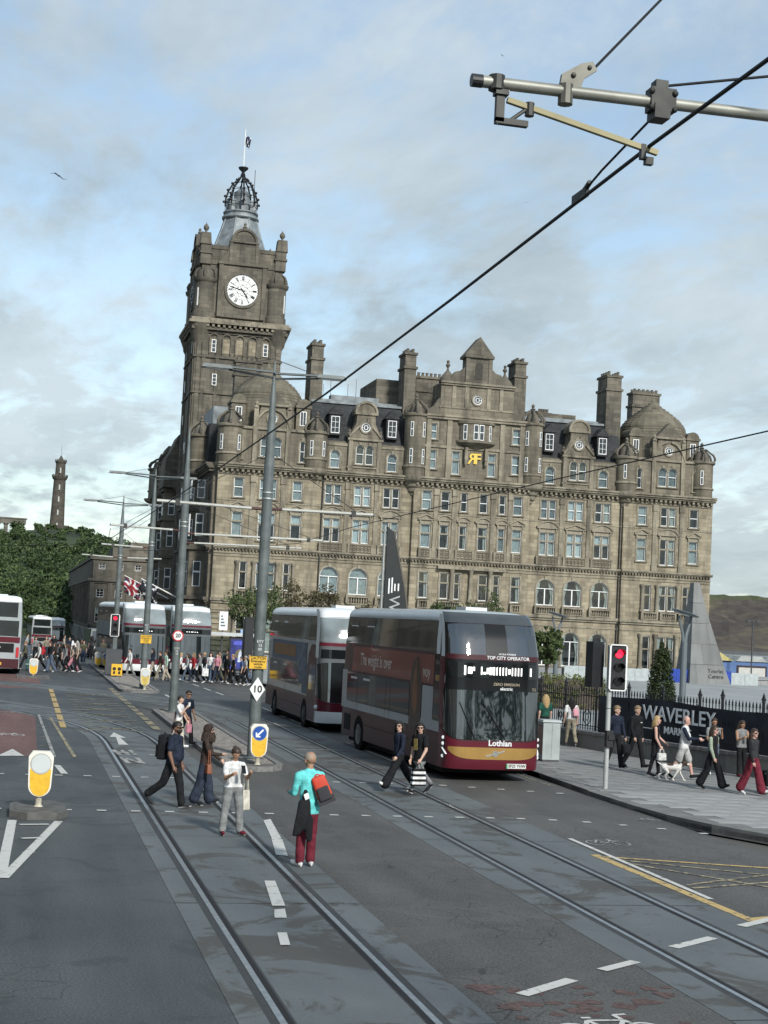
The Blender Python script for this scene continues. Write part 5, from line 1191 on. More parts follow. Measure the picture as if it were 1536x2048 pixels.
# ---- traffic signals
lens_dark = M('signal_lens_dark', (.012, .012, .012), .25, var=0)
lens_red = M('signal_red', (.5, .01, .02), .4, var=0, emit=(1.0, .012, .04, 1.35))
def signal_head(o, x, y, z, w_=.40, h_=1.05, lit=True, back=False, border=True, rot=0):
    hd = MB().box(-w_/2+.05, w_/2-.05, -.02, .24, 0, h_).build('signal_head', black_paint, o, (x, y, z), rot)
    if border:
        MB().prism([(-w_/2+.05, -.03), (w_/2-.05, -.03), (w_/2, .03), (w_/2, h_-.03), (w_/2-.05, h_+.03), (-w_/2+.05, h_+.03), (-w_/2, h_-.03), (-w_/2, .03)], -.02, .0).build('white_border', sig_white, hd)
        MB().box(-w_/2+.045, w_/2-.045, -.03, -.015, .025, h_-.025).build('backing', black_paint, hd)
    for k in range(3):
        zz = h_-.2-k*(h_-.4)/2
        if not back:
            MB().prism(arc(0, zz, .105, 0, 2*PI, 20)[:-1], -.05, -.02).build('lens', lens_red if (k == 0 and lit) else lens_dark, hd)
            mb = MB(); a_, b_ = arc(0, zz, .13, -.15, PI+.15, 14), arc(0, zz, .118, -.15, PI+.15, 14)
            for i in range(14): mb.prism([a_[i], a_[i+1], b_[i+1], b_[i]], -.20 if i not in (0, 13) else -.12, -.02)
            mb.build('visor', black_paint, hd)
        else:
            MB().ball((0, .24, zz), .13, .09, .14, 10, 6).build('housing_bulge', black_paint, hd)
    return hd
t1 = thing('traffic_light', 'red traffic light with white-edged head on a pale pole at the crossing', 'traffic light', (14.22, 34.65, .12))
MB().lathe([(.06, 0), (.06, 2.6), (.055, 3.5)], (0, 0, 0), 14).build('pole', M('signal_pole_grey', (.40, .42, .41), .5, .2, .1), t1, smooth=True)
signal_head(t1, .17, -.1, 2.42, .47, 1.08)
signal_head(t1, -.25, .2, 2.45, .46, 1.12, False, True, False, rot=.35)
MB().box(-.06, .11, -.12, .02, 1.02, 1.42).box(-.03, .13, -.16, -.04, 1.2, 1.32).build('push_button_box', black_paint, t1)
MB().lathe([(.066, 0), (.066, .015)], (0, 0, 1.95), 14).build('band', dark_grey, t1)
t2 = thing('traffic_light', 'distant red traffic light with white-edged head beside the far poles', 'traffic light', (5.42, 86.5, .11))
MB().lathe([(.08, 0), (.08, 3.3)], (0, 0, 0), 10).build('pole', pole_m, t2); signal_head(t2, 0, -.12, 2.25, .52, 1.2)
MB().box(-.4, .5, -.2, .2, .1, 1.5).build('control_cabinet', dark_grey, t2)
# small yellow warning board at its foot
ys = thing('warning_board', 'small yellow and black warning board at the foot of the far signal', 'sign', (5.6, 85.2, .11))
MB().box(-.3, .3, -.03, .03, .08, .72).build('board', sig_yellow, ys); MB().tube([(-.22, 0, 0), (-.22, 0, .1)], .03).tube([(.22, 0, 0), (.22, 0, .1)], .03).build('feet', dark_grey, ys)
for px_ in (-.14, .14): MB().prism(arc(px_, .45, .1, 0, 2*PI, 12)[:-1], -.036, -.03).box(px_-.06, px_+.06, -.036, -.03, .16, .32).build('symbol', black_txt, ys)

# ---- pale utility cabinet and totem, shelter panel
cb = thing('utility_cabinet', 'pale green-grey utility cabinet with a faded poster on the pavement', 'cabinet', (15.25, 41.6, .12))
cab_m = M('cabinet_grey', (.33, .37, .365), .6, var=.15, vscale=3)
MB().box(-.26, .26, -.25, .25, .06, 1.14).build('body', cab_m, cb); MB().frus((0, 0, 1.14), .30, .29, (0, 0, 1.2), .27, .26).build('lid', cab_m, cb); MB().box(-.25, .25, -.24, .24, 0, .06).build('plinth', dark_grey, cb)
MB().box(-.262, -.25, -.2, .2, .2, 1.05).build('poster', M('faded_poster', (.30, .22, .20), .8, var=.5, vscale=14), cb); MB().box(.01, .015, -.255, -.249, .1, 1.1).build('door_seam', dark_grey, cb)
cb2 = thing('utility_cabinet', 'narrow grey cabinet half hidden behind the pale one', 'cabinet', (14.85, 42.4, .12)); MB().box(-.2, .2, -.2, .2, 0, 1.12).build('body', cab_m, cb2); MB().box(-.22, .22, -.22, .22, 1.12, 1.16).build('lid', cab_m, cb2)
to = thing('advert_totem', 'tall black totem on two pale legs behind the nearest pole', 'totem', (13.2, 87.5, .0))
MB().box(-.24, .24, -.5, .5, .55, 3.75).box(-.26, .26, -.52, .52, 3.72, 3.8).build('panel', black_paint, to); MB().box(-.2, -.12, -.1, .1, 0, .6).box(.05, .13, -.1, .1, 0, .6).build('legs', sig_white, to)
sh_ = thing('bus_shelter', 'dark bus shelter with a glowing blue poster panel near the hotel corner', 'bus shelter', (14.0, 97.0, .12))
MB().box(-3.6, .9, -.7, .9, 2.42, 2.56).build('roof', dark_grey, sh_); MB().box(-3.7, .95, -.78, -.7, 2.40, 2.62).build('fascia', M('shelter_fascia', (.45, .48, .48), .4), sh_)
for x in (-3.5, -1.8, .85): MB().box(x-.05, x+.05, .7, .8, 0, 2.42).build('post', dark_grey, sh_)
MB().box(-3.5, .8, .78, .8, .3, 2.3).build('back_glass', glass('shelter_glass', (.5, .55, .55)), sh_)
MB().box(-.62, .70, -.62, -.48, .15, 2.35).build('poster_case', black_paint, sh_)
pp = MB().box(-.52, .60, -.635, -.62, .3, 2.2).build('poster', M('blue_poster', (.03, .04, .20), .4, var=.5, vscale=2.5), sh_)
MB().prism(arc(.1, 1.25, .34, 0, 2*PI, 20)[:-1], -.64, -.634).build('poster_ring', M('poster_ring', (.12, .10, .06), .5), sh_); MB().prism([(-.05, .75), (.25, .75), (.2, 1.35), (.1, 1.55), (0, 1.35)], -.645, -.64).build('poster_figure', M('poster_figure', (.45, .5, .6), .6, var=.3, vscale=8), sh_); MB().prism([(-.35, 1.85), (.45, 1.85), (.45, 2.1), (-.35, 2.1)], -.645, -.635).build('poster_title', M('poster_title', (.08, .10, .5), .5, var=.4, vscale=12), sh_)
MB().box(.05, .75, -.6, -.4, 2.6, 2.85).build('stop_sign', M('stop_sign_blue', (.25, .38, .6), .4), sh_)
MB().box(-1.35, -.8, -.5, -.42, 2.75, 3.95).build('timetable_board', sig_white, sh_); MB().tube([(-1.1, -.4, 0), (-1.1, -.4, 3.9)], .05).build('stop_post', dark_grey, sh_)
for k in range(4): MB().box(-1.25, -.95-.06*k, -.506, -.5, 3.0+.2*k, 3.1+.2*k).build('timetable_print', M('print_grey', (.1, .14, .16), .7), sh_)

# ---- low wall, railings and banner along the right pavement
wall_st = stone('plinth_wall_stone', (.17, .165, .15), (.25, .24, .215), (.09, .088, .08), (1.4, .9), .4, .5)
rail_wall = thing('plinth_wall', 'low grey stone plinth wall carrying the iron railings on the right', 'wall', (0, 0, 0))
fence = thing('iron_railing', 'black spiked iron railings along the right pavement behind the walkers', 'railing', (0, 0, 0))
bar_me = MB().box(-.011, .011, -.011, .011, 0, 1.28).frus((0, 0, 1.28), .035, .014, (0, 0, 1.33), .012, .012).frus((0, 0, 1.33), .03, .012, (0, 0, 1.46), .001, .001).mesh('bar', iron)
big_me = MB().box(-.03, .03, -.03, .03, 0, 1.42).ball((0, 0, 1.46), .06, .06, .05, 8, 5).frus((0, 0, 1.5), .05, .05, (0, 0, 1.54), .07, .03).frus((0, 0, 1.54), .055, .03, (0, 0, 1.72), .002, .002).mesh('post', iron)
def wz(y): return .66 if y > 50 else .66+.1*min(1, (50-y)/12)
cnt = 0
far_bars = MB()
for i in range(len(WALL)-1):
    a_, b_ = Vector(WALL[i]), Vector(WALL[i+1]); d = b_-a_; L = d.length; d.normalize(); nn = Vector((d.y, -d.x)); nn = -nn if nn.x > 0 else nn
    ang = math.atan2(d.y, d.x); n = max(1, round(L/1.6))
    for k in range(n):
        q0, q1 = a_+d*(L*k/n+.004), a_+d*(L*(k+1)/n-.004); h = wz((q0.y+q1.y)/2)
        P = [(q0+nn*.2), (q1+nn*.2), (q1-nn*.2), (q0-nn*.2)]
        MB().slab([(v.x, v.y) for v in P][::-1], 0, h-.1).build('wall_stone', wall_st, rail_wall)
        P = [(q0+nn*.25), (q1+nn*.25), (q1-nn*.25), (q0-nn*.25)]
        MB().slab([(v.x, v.y) for v in P][::-1], h-.1, h).build('coping_stone', granite, rail_wall)
    h = wz((a_.y+b_.y)/2)
    for zz in (.14, 1.12): MB().tube([(a_.x, a_.y, h+zz), (b_.x, b_.y, h+zz)], .02, 4).build('rail', iron, fence)
    m_ = int(L/.145)
    for k in range(m_):
        q = a_+d*(L*(k+.5)/m_)
        if k % 12 == 6: put('post', big_me, fence, (q.x, q.y, h), ang)
        elif 30 < q.y < 57 and cnt < 290: put('bar', bar_me, fence, (q.x, q.y, h), ang); cnt += 1
        else:
            c_ = (q.x, q.y); far_bars.box(q.x-.011, q.x+.011, q.y-.011, q.y+.011, h, h+1.28).frus((q.x, q.y, h+1.28), .03, .03, (q.x, q.y, h+1.46), .002, .002)
    if a_.y > 40:
        for k in range(int(L/.9)):                    # cast ornament along the lower rail
            q = a_+d*(.45+.9*k)
            MB().tube([(q.x+d.x*.2*math.cos(t), q.y+d.y*.2*math.cos(t), h+.42+.25*math.sin(t)) for t in [j*PI/6 for j in range(13)]], .016, 4).tube([(q.x+d.x*.09*math.cos(t), q.y+d.y*.09*math.cos(t), h+.42+.11*math.sin(t)) for t in [j*PI/4 for j in range(9)]], .016, 4).build('scroll_ornament', iron, fence)
if far_bars.v: stuff(far_bars.build('far_bars', iron, fence, fixn=False))
# banner
ban_m = M('banner_navy', (.012, .017, .026), .55, var=.25, vscale=1.5)
A_, B_ = Vector((18.35, 47.2)), Vector((20.9, 36.2)); dd = (B_-A_).normalized(); nb = Vector((dd.y, -dd.x)); nb = -nb if nb.x > 0 else nb
bang = math.atan2(dd.y, dd.x)
bn = thing('banner', 'long navy banner with white lettering tied to the railings', 'banner', (A_.x+nb.x*.05, A_.y+nb.y*.05, 0), bang)
def bpt(s, k): return (s, .012*math.sin(s*5.1)+.02*math.sin(s*1.7+k*2), .70+1.22*k/6-.035*math.sin(s*1.05)*(k/6)+ .008*s*.0)
mb = MB(); ns = 60; s0_, s1_ = 1.15, 11.2
for i in range(ns):
    for k in range(6):
        sa, sb = s0_+(s1_-s0_)*i/ns, s0_+(s1_-s0_)*(i+1)/ns
        mb.quad(bpt(sa, k), bpt(sb, k), bpt(sb, k+1), bpt(sa, k+1))
bo = mb.build('cloth', ban_m, bn, smooth=True)
for s in (s0_, 3.6, 6.2, 8.8, s1_): MB().tube([(s, .03, 1.9), (s, -.04, 1.98)], .012, 5).build('tie', dark_grey, bn)
ltr = M('banner_white', (.74, .76, .76), .7, var=.05)
text('lettering', 'WAVERLEY', .62, ltr, bn, (5.35, -.06, 1.52), sx=1.12, bold=.008)
text('lettering', 'MARKET', .30, ltr, bn, (5.35, -.06, 1.06), sx=1.15, bold=.006)
for a0_ in (3.55, 6.4): MB().box(a0_, a0_+.72, -.07, -.06, 1.05, 1.075).build('rule', ltr, bn)

# ---- modern lamps with tilted dishes behind the railings
def dish_lamp(x, y, h, label):
    o = thing('street_lamp', label, 'street lamp', (x, y, .1), .3, 'dish lamps behind the railings')
    lm = M('lamp_grey_blue', (.13, .155, .165), .5, .2, .1)
    MB().lathe([(.15, 0), (.135, h-1.2)], (0, 0, 0), 14).build('post', lm, o, smooth=True)
    for s in (-1, 1): MB().tube([(s*.05, 0, h-1.3), (s*.11, 0, h-.9), (s*.28, 0, h-.42), (s*.36, 0, h-.12)], [.085, .075, .06, .05], 8, sx=.8).build('fork_arm', lm, o, smooth=True)
    d = MB().lathe([(0, -.055), (.5, -.04), (.62, 0), (.55, .03), (0, .05)], (0, 0, 0), 28).build('dish', lm, o, (0, 0, h), (R(6), R(14), 0), True)
    MB().lathe([(.2, -.09), (.2, -.05)], (0, 0, 0), 16).build('lamp_lens', M('lamp_lens', (.55, .57, .55), .3), d)
dish_lamp(28.0, 60, 4.85, 'grey lamp with tilted dish standing before the granite pylon')
dish_lamp(30.3, 82, 4.75, 'grey lamp with tilted dish just right of the nearest bus')

# ---- granite pylon
ob = thing('granite_pylon', 'tapering pale granite pylon with faded lettering in front of the hotel', 'pylon', (56.6, 118, 0))
gr_m = stone('pale_granite', (.165, .172, .17), (.235, .243, .24), (.11, .115, .11), (1.6, 1.72), .6, .6, .3)
for k in range(5):
    z0, z1 = k*1.72, (k+1)*1.72-.02
    xl = lambda z: -1.65+.65*z/8.6; xr = lambda z: -.45+2.6*(1-z/8.6)**1.2; yd = lambda z: .35+1.2*(1-z/8.6)
    MB().frus(((xl(z0)+xr(z0))/2, 0, z0), (xr(z0)-xl(z0))/2, yd(z0), ((xl(z1)+xr(z1))/2, 0, z1), (xr(z1)-xl(z1))/2, yd(z1)).build('granite_course', gr_m, ob)
MB().box(-1.9, 2.4, -1.8, 1.8, -.3, .0).build('plinth', gr_m, ob)
etch = M('etched_letters', (.09, .093, .09), .8)
text('lettering', 'Tourist', .48, etch, ob, (.75, -1.42, 1.2), rot=(PI/2-.09, 0, 0), ext=.02); text('lettering', 'Centre', .48, etch, ob, (.75, -1.5, .75), rot=(PI/2-.09, 0, 0), ext=.02)

# ---- black triangular fin sign
fn = thing('fin_sign', 'tall black triangular fin sign with white marks beside a silver mast', 'sign', (17.5, 72, .12))
MB().prism([(-.02, .3), (1.9, .3), (1.25, 4.4), (.95, 5.6), (.32, 8.25), (0, 8.5)], -.11, .11).build('fin', M('fin_black', (.014, .018, .018), .45, var=.2), fn)
MB().prism([(1.9, .3), (1.98, .3), (1.03, 5.6), (.36, 8.3), (.3, 8.3), (.96, 5.55)], -.13, .13).build('edge_trim', M('fin_edge', (.09, .08, .065), .5), fn)
MB().lathe([(.075, 0), (.075, 6.2), (.05, 8.55)], (-.12, 0, 0), 10).build('mast', steel, fn)
for k, (x, a0_, a1_) in enumerate(((.2, 5.2, 5.95), (.35, 5.25, 6.0), (.5, 5.35, 5.7), (.68, 5.35, 5.72))): MB().box(x-.035, x+.035, -.125, -.11, a0_, a1_).build('logo_bar', white_txt, fn)
for k, ch in enumerate('WAVER'): text('lettering', ch, .78, M('fin_letter', (.33, .35, .35), .6), fn, (.48, -.12, 4.72-k*.62), rot=(PI/2, PI/2, 0), ext=.004)

# ---- hoardings in front of the hotel
hb = M('hoarding_blue', (.015, .05, .30), .5, var=.15); hw_ = M('hoarding_white', (.36, .40, .40), .7, var=.15)
ho = thing('site_hoarding', 'low white site hoarding with blue panels at the foot of the hotel', 'hoarding', (54, 117, 0))
for k in range(14):
    x = -10+1.25*k; b_ = k in (7, 8, 11)
    MB().box(x, x+1.23, -.04, .04, .06 if not b_ else .02, 1.12 if not b_ else 1.25).build('panel', hb if b_ else hw_, ho)
    MB().box(x-.04, x+.04, .04, .5, 0, .9).build('brace', dark_grey, ho)
lw_ = tag(MB().box(59.2, 90, 119.6, 120, 0, .55).box(59.2, 90, 119.5, 120.1, .55, .62).build('parapet_wall', paving2), 'pale low parapet wall at the right edge beyond the pylon', 'wall')

# ---- blue and yellow market building at the far right
mk = thing('market_building', 'low blue building with white panels and yellow gable below the hill', 'building', (104, 205, -2.5))
MB().box(-7, 30, 0, 12, 0, 3.3).build('wall', M('wall_sky_blue', (.09, .16, .33), .7, var=.15, vscale=.5), mk)
MB().prism([(-4.8, 3.3), (-.6, 3.3), (-2.7, 4.5)], -.4, 8).build('gable', M('gable_yellow', (.45, .40, .17), .7), mk)
for x in (-8, 0, 5, 10, 15, 20): MB().prism([(x, 3.3), (x+5, 3.3), (x+4.2, 4.1), (x+.8, 4.1)], -.2, 12).build('roof', M('market_roof', (.30, .32, .31), .7, var=.3, vscale=.7), mk)
for x in (.2, 6.4, 12.5):
    f_ = MB().box(x, x+4.9, -.1, 0, .7, 2.7).build('window', M('maroon_frame', (.035, .02, .025), .6), mk); MB().box(x+.3, x+4.6, -.14, -.1, 1.0, 2.4).build('pane', M('panel_white', (.48, .48, .45), .6, var=.1), f_)
pk = thing('awning_row', 'pale pavilion roofs and parked bikes in front of the blue building', 'canopy', (88, 150, 0))
for k in range(6): MB().frus((k*3.2, 0, 1.0), 1.5, 1.0, (k*3.2, 0, 1.35), .6, .4).box(k*3.2-1.3, k*3.2-1.24, -.05, .05, 0, 1.0).box(k*3.2+1.24, k*3.2+1.3, -.05, .05, 0, 1.0).build('canopy', M('canopy_pale', (.40, .45, .47), .7, var=.2), pk)
lp_ = thing('lamp_post', 'thin dark lamp post in front of the far hillside', 'lamp post', (104, 200, -2.5)); MB().tube([(0, 0, 0), (0, 0, 9.3)], .12, 6).tube([(-.7, 0, 9.3), (.7, 0, 9.3)], .09, 5).build('post', dark_grey, lp_); MB().box(-.95, -.5, -.2, .2, 9.15, 9.4).box(.5, .95, -.2, .2, 9.15, 9.4).build('lantern', dark_grey, lp_)
# ================================================================ vegetation, hill, monuments, far buildings
def leaf_mat(name, c0, c1, sc=1.3):
    m, t, b = newmat(name); n_ = t.nodes.new; l = t.links.new
    co = n_('ShaderNodeTexCoord'); n = n_('ShaderNodeTexNoise'); n.inputs['Scale'].default_value = sc; n.inputs['Detail'].default_value = 4; l(co.outputs['Object'], n.inputs['Vector'])
    gi = n_('ShaderNodeNewGeometry')
    f = mth('ADD', mth('MULTIPLY', n.outputs[0], .6, tree=t), mth('MULTIPLY', gi.outputs['Random Per Island'], .5, tree=t), True, t)
    r_ = n_('ShaderNodeValToRGB'); l(f, r_.inputs[0]); r_.color_ramp.elements[0].position = .3; r_.color_ramp.elements[1].position = .8
    r_.color_ramp.elements[0].color = (*c0, 1); r_.color_ramp.elements[1].color = (*c1, 1); l(r_.outputs[0], b.inputs['Base Color'])
    b.inputs['Roughness'].default_value = .7; b.inputs['Specular IOR Level'].default_value = .25
    try: b.inputs['Subsurface Weight'].default_value = 0
    except Exception: pass
    MATS[name] = m; return m
leaf_g = leaf_mat('leaf_green', (.035, .055, .02), (.085, .115, .04)); leaf_b = leaf_mat('leaf_bronze', (.045, .042, .020), (.10, .088, .045))
leaf_wood = leaf_mat('wood_leaf', (.012, .028, .011), (.085, .125, .045), .09); leaf_top = leaf_mat('conifer_leaf', (.014, .026, .010), (.045, .062, .020)); leaf_hedge = leaf_mat('hedge_leaf', (.06, .08, .02), (.15, .17, .05))
bark = M('bark', (.075, .062, .048), .9, var=.3, vscale=9, bump=.4)
class Leaves:
    def __init__(s): s.v = []; s.n = 0
    def cloud(s, rng, centers, per, size, squash=.8):
        """leaf quads scattered in the shells of many small clumps"""
        P = []
        for (cx_, cy_, cz_, rr) in centers:
            d = rng.normal(size=(per, 3)); d /= np.linalg.norm(d, axis=1)[:, None]
            rad = rr*rng.uniform(.35, 1.0, (per, 1))**.5
            c = np.array([cx_, cy_, cz_])+d*rad*np.array([1, 1, squash])
            t1_ = rng.normal(size=(per, 3)); t1_ /= np.linalg.norm(t1_, axis=1)[:, None]
            t2_ = np.cross(t1_, d+rng.normal(size=(per, 3))*.6); t2_ /= np.linalg.norm(t2_, axis=1)[:, None]+1e-9
            sz = size*rng.uniform(.6, 1.3, (per, 1))
            P.append(np.stack([c-t1_*sz, c-t2_*sz*.6, c+t1_*sz, c+t2_*sz*.6], 1).reshape(-1, 3))
        P = np.concatenate(P); s.v.append(P); s.n += len(P)//4
    def build(s, name, mat, parent=None, loc=(0, 0, 0)):
        V = np.concatenate(s.v).astype(np.float32); nf = len(V)//4
        me = bpy.data.meshes.new(name); me.vertices.add(len(V)); me.vertices.foreach_set('co', V.ravel())
        me.loops.add(nf*4); me.polygons.add(nf)
        me.loops.foreach_set('vertex_index', np.arange(nf*4, dtype=np.int32)); me.polygons.foreach_set('loop_start', np.arange(0, nf*4, 4, dtype=np.int32))
        try: me.polygons.foreach_set('loop_total', np.full(nf, 4, dtype=np.int32))
        except Exception: pass
        me.materials.append(mat); me.update(calc_edges=True); me.validate()
        return put(name, me, parent, loc)
def street_tree(x, y, h, rad, label, mat, seed, dens=1.0, bare=0.0, z0=.1):
    rg = np.random.default_rng(seed); rr = random.Random(seed)
    o = thing('street_tree', label, 'tree', (x, y, z0), 0, 'young trees in front of the hotel')
    tips = []; mb = MB()
    mb.tube([(0, 0, 0), (.05, 0, h*.25), (-.03, .04, h*.45)], [.11, .09, .075], 8)
    for k in range(9):
        an = k*2.4+rr.random(); L = rad*rr.uniform(.7, 1.0); zz = h*rr.uniform(.34, .5); b1 = (math.cos(an)*L*.45, math.sin(an)*L*.45, zz+h*.18); b2 = (math.cos(an+.2)*L*.85, math.sin(an+.2)*L*.85, zz+h*rr.uniform(.28, .48))
        mb.tube([(0, 0, zz), b1, b2], [.055, .035, .014], 6); tips += [b1, b2]
        for q in range(3):
            a2 = an+rr.uniform(-.9, .9); e_ = (b1[0]+math.cos(a2)*L*.45, b1[1]+math.sin(a2)*L*.45, b1[2]+h*rr.uniform(.05, .3)); mb.tube([b1, e_], [.025, .009], 5); tips.append(e_)
    mb.build('trunk', bark, o, smooth=True)
    keep = [t_ for t_ in tips if rr.random() > bare]
    cs = []
    for t_ in keep:
        for q in range(3): cs.append((t_[0]+rr.gauss(0, .22), t_[1]+rr.gauss(0, .22), t_[2]+rr.gauss(0, .18), rr.uniform(.18, .48)*rad/1.8))
    lv = Leaves(); lv.cloud(rg, cs, int(26*dens), .10); lv.build('crown', mat, o)
    return o
street_tree(17.2, 112, 6.0, 2.3, 'leafy green street tree showing either side of the nearest pole', leaf_g, 4, 1.1)
street_tree(22.6, 118, 6.7, 2.5, 'bronze-leaved street tree above the roof of the second bus', leaf_b, 9, 1.1)
street_tree(26.6, 119, 5.6, 1.7, 'small bronze tree at the foot of the fin sign', leaf_b, 14, .9)
street_tree(33.4, 116, 5.7, 1.5, 'low green tree behind the nearest bus, left of the bare one', leaf_g, 17, .9)
street_tree(36.3, 118, 6.9, 2.6, 'thin half-bare tree in front of the hotel entrance columns', leaf_g, 23, .7, .62)
street_tree(29.05, 80, 3.9, .75, 'small green tree squeezed against the right edge of the nearest bus', leaf_g, 31, 1.2)
# clipped conifer and hedge
tpy = thing('conifer', 'dark clipped conical conifer behind the navy banner', 'conifer', (23.4, 52, .1))
MB().tube([(0, 0, 0), (0, 0, 1.0)], .07, 6).build('trunk', bark, tpy)
rg = np.random.default_rng(5); cs = []
for k in range(150):
    z = .5+2.75*(k/150); rr_ = .56*(1-((z-.5)/2.95)**2.6)+.02; an = k*2.4; cs.append((rr_*.72*math.cos(an), rr_*.72*math.sin(an), z, .2))
cs += [(0, 0, 3.3, .13), (-.02, 0, 3.45, .1), (-.03, 0, 3.55, .07)]
lv = Leaves(); lv.cloud(rg, cs, 60, .045); lv.build('crown', leaf_top, tpy)
hg = thing('hedge', 'yellow-green clipped hedge behind the railings right of the nearest bus', 'hedge', (27, 70, .1))
MB().box(-2.0, 1.3, -.3, .3, 0, 1.45).build('twig_core', bark, hg)
cs = [(rnd.uniform(-2.1, 1.5), rnd.uniform(-.4, .4), rnd.uniform(.1, 1.62), .22) for k in range(200)]
lv = Leaves(); lv.cloud(rg, cs, 40, .05); lv.build('foliage', leaf_hedge, hg)

# ---- wooded hill on the left
def hill_z(x, y):
    ridge = np.interp(x, [-260, -120, -40, -8, 6, 22, 34, 45, 70, 140], [30, 34, 31, 30.5, 34, 33, 28.5, 22, 8, 2])
    t = np.clip((y-300)/300, 0, 1); t2 = np.clip((y-760)/200, 0, 1)
    return -2.6+(ridge+2.6)*(t**1.15)*(1-t2)
xs = np.linspace(-260, 140, 50); ysl = np.linspace(295, 960, 40); mb = MB(); V = []
for y in ysl:
    for x in xs: V.append((x, y, float(hill_z(x, y))+1.2*noise.noise((x*.05, y*.05, 0))))
F_ = [(j*50+i, j*50+i+1, (j+1)*50+i+1, (j+1)*50+i) for j in range(39) for i in range(49)]
struct(mb.add(V, F_).build('hill', M('hill_grass', (.030, .046, .018), .95, var=.4, vscale=.03), smooth=True, fixn=False))
rg = np.random.default_rng(77); lv = Leaves(); rr = random.Random(8)
n_t = 0
for k in range(2600):
    y = rr.uniform(305, 640); x = rr.uniform(-40, 46)*(y/560)**.9
    z = float(hill_z(x, y)); px_ = x/y
    if px_ < -.075 or px_ > .085: continue
    low = y > 450 and 4 < x*640/y < 24
    if y > 560 and -20 < x < 5 and rr.random() < .6: continue
    tr_ = rr.uniform(3.0, 5.5); hgt = rr.uniform(4.5, 9)
    if y > 520: tr_ *= .62; hgt *= .45
    if low: tr_ *= .7; hgt = min(hgt, 2.2)
    cs = []
    for q in range(9):
        an = rr.random()*6.28; el_ = rr.random()
        cs.append((x+tr_*.7*math.cos(an)*(1-el_*.5), y+tr_*.7*math.sin(an)*(1-el_*.5), z+hgt*(.4+.55*el_), tr_*rr.uniform(.28, .5)))
    lv.cloud(rg, cs, 34, .42); n_t += 1
    if n_t > 430: break
stuff(tag(lv.build('hillside_wood', leaf_wood), 'dense green wood covering the hillside below the monuments', 'wood'))
# ---- tall round monument on the hill
mon_m = stone('monument_stone', (.060, .056, .047), (.11, .10, .08), (.035, .033, .028), (1.6, .8), .3, .5)
nm_ = thing('monument_tower', 'dark round telescope-shaped monument tower on the wooded hill', 'monument', (13.6, 640, 33))
MB().lathe([(3.1, 0), (3.0, 4), (2.75, 12), (2.45, 23.2), (3.0, 23.8), (3.2, 24.6)], (0, 0, 0), 20).build('shaft', mon_m, nm_, smooth=True)
for k in range(12): MB().box(2.95*math.cos(k*PI/6)-.35, 2.95*math.cos(k*PI/6)+.35, 2.95*math.sin(k*PI/6)-.35, 2.95*math.sin(k*PI/6)+.35, 24.5, 25.5).build('merlon', mon_m, nm_)
MB().lathe([(2.1, 24.4), (1.95, 30.2), (2.3, 30.6), (2.4, 31.2), (1.4, 31.4), (.8, 32.4), (.3, 33.4), (0, 33.8)], (0, 0, 0), 16).build('upper_stage', mon_m, nm_, smooth=True)
for k in range(8): MB().box(2.2*math.cos(k*PI/4)-.25, 2.2*math.cos(k*PI/4)+.25, 2.2*math.sin(k*PI/4)-.25, 2.2*math.sin(k*PI/4)+.25, 31.1, 31.9).build('merlon', mon_m, nm_)
MB().tube([(0, 0, 33.5), (0, 0, 38)], .08, 5).build('mast', steel, nm_)
for z in (3.0, 8.5, 14, 19, 26): MB().box(-.3, .3, -3.15, -1.8, z, z+2.2).build('window', M('pale_shutter', (.40, .42, .40), .7), nm_)
for z in (6, 12, 18): MB().lathe([(2.95-.03*z, z), (3.15-.03*z, z+.2), (2.95-.03*z, z+.4)], (0, 0, 0), 20, cap=False).build('band', mon_m, nm_)
MB().box(-9, 10, -5, 6, -3, 3.2).box(-5, 5, -6, -4.5, -3, 4.2).build('base_building', mon_m, nm_)
# ---- colonnade at the left edge
nc = thing('colonnade_monument', 'unfinished stone colonnade on the hill at the left edge', 'monument', (-4, 700, 31))
col_m = stone('colonnade_stone', (.10, .095, .08), (.17, .16, .135), (.06, .056, .048), (2, 1), .3, .5)
for k in range(7): MB().lathe([(1.0, 0), (.85, 7.2), (1.2, 7.6), (1.2, 8.0)], (-18+3.6*k, 0, 1), 12).build('column', col_m, nc, smooth=True)
MB().box(-20, 5.2, -1.4, 1.4, 9.0, 11.2).box(-20.4, 5.6, -1.7, 1.7, 11.2, 11.7).build('entablature', col_m, nc); MB().box(-21, 6.5, -2.5, 2.5, -2, 1).build('steps', col_m, nc)
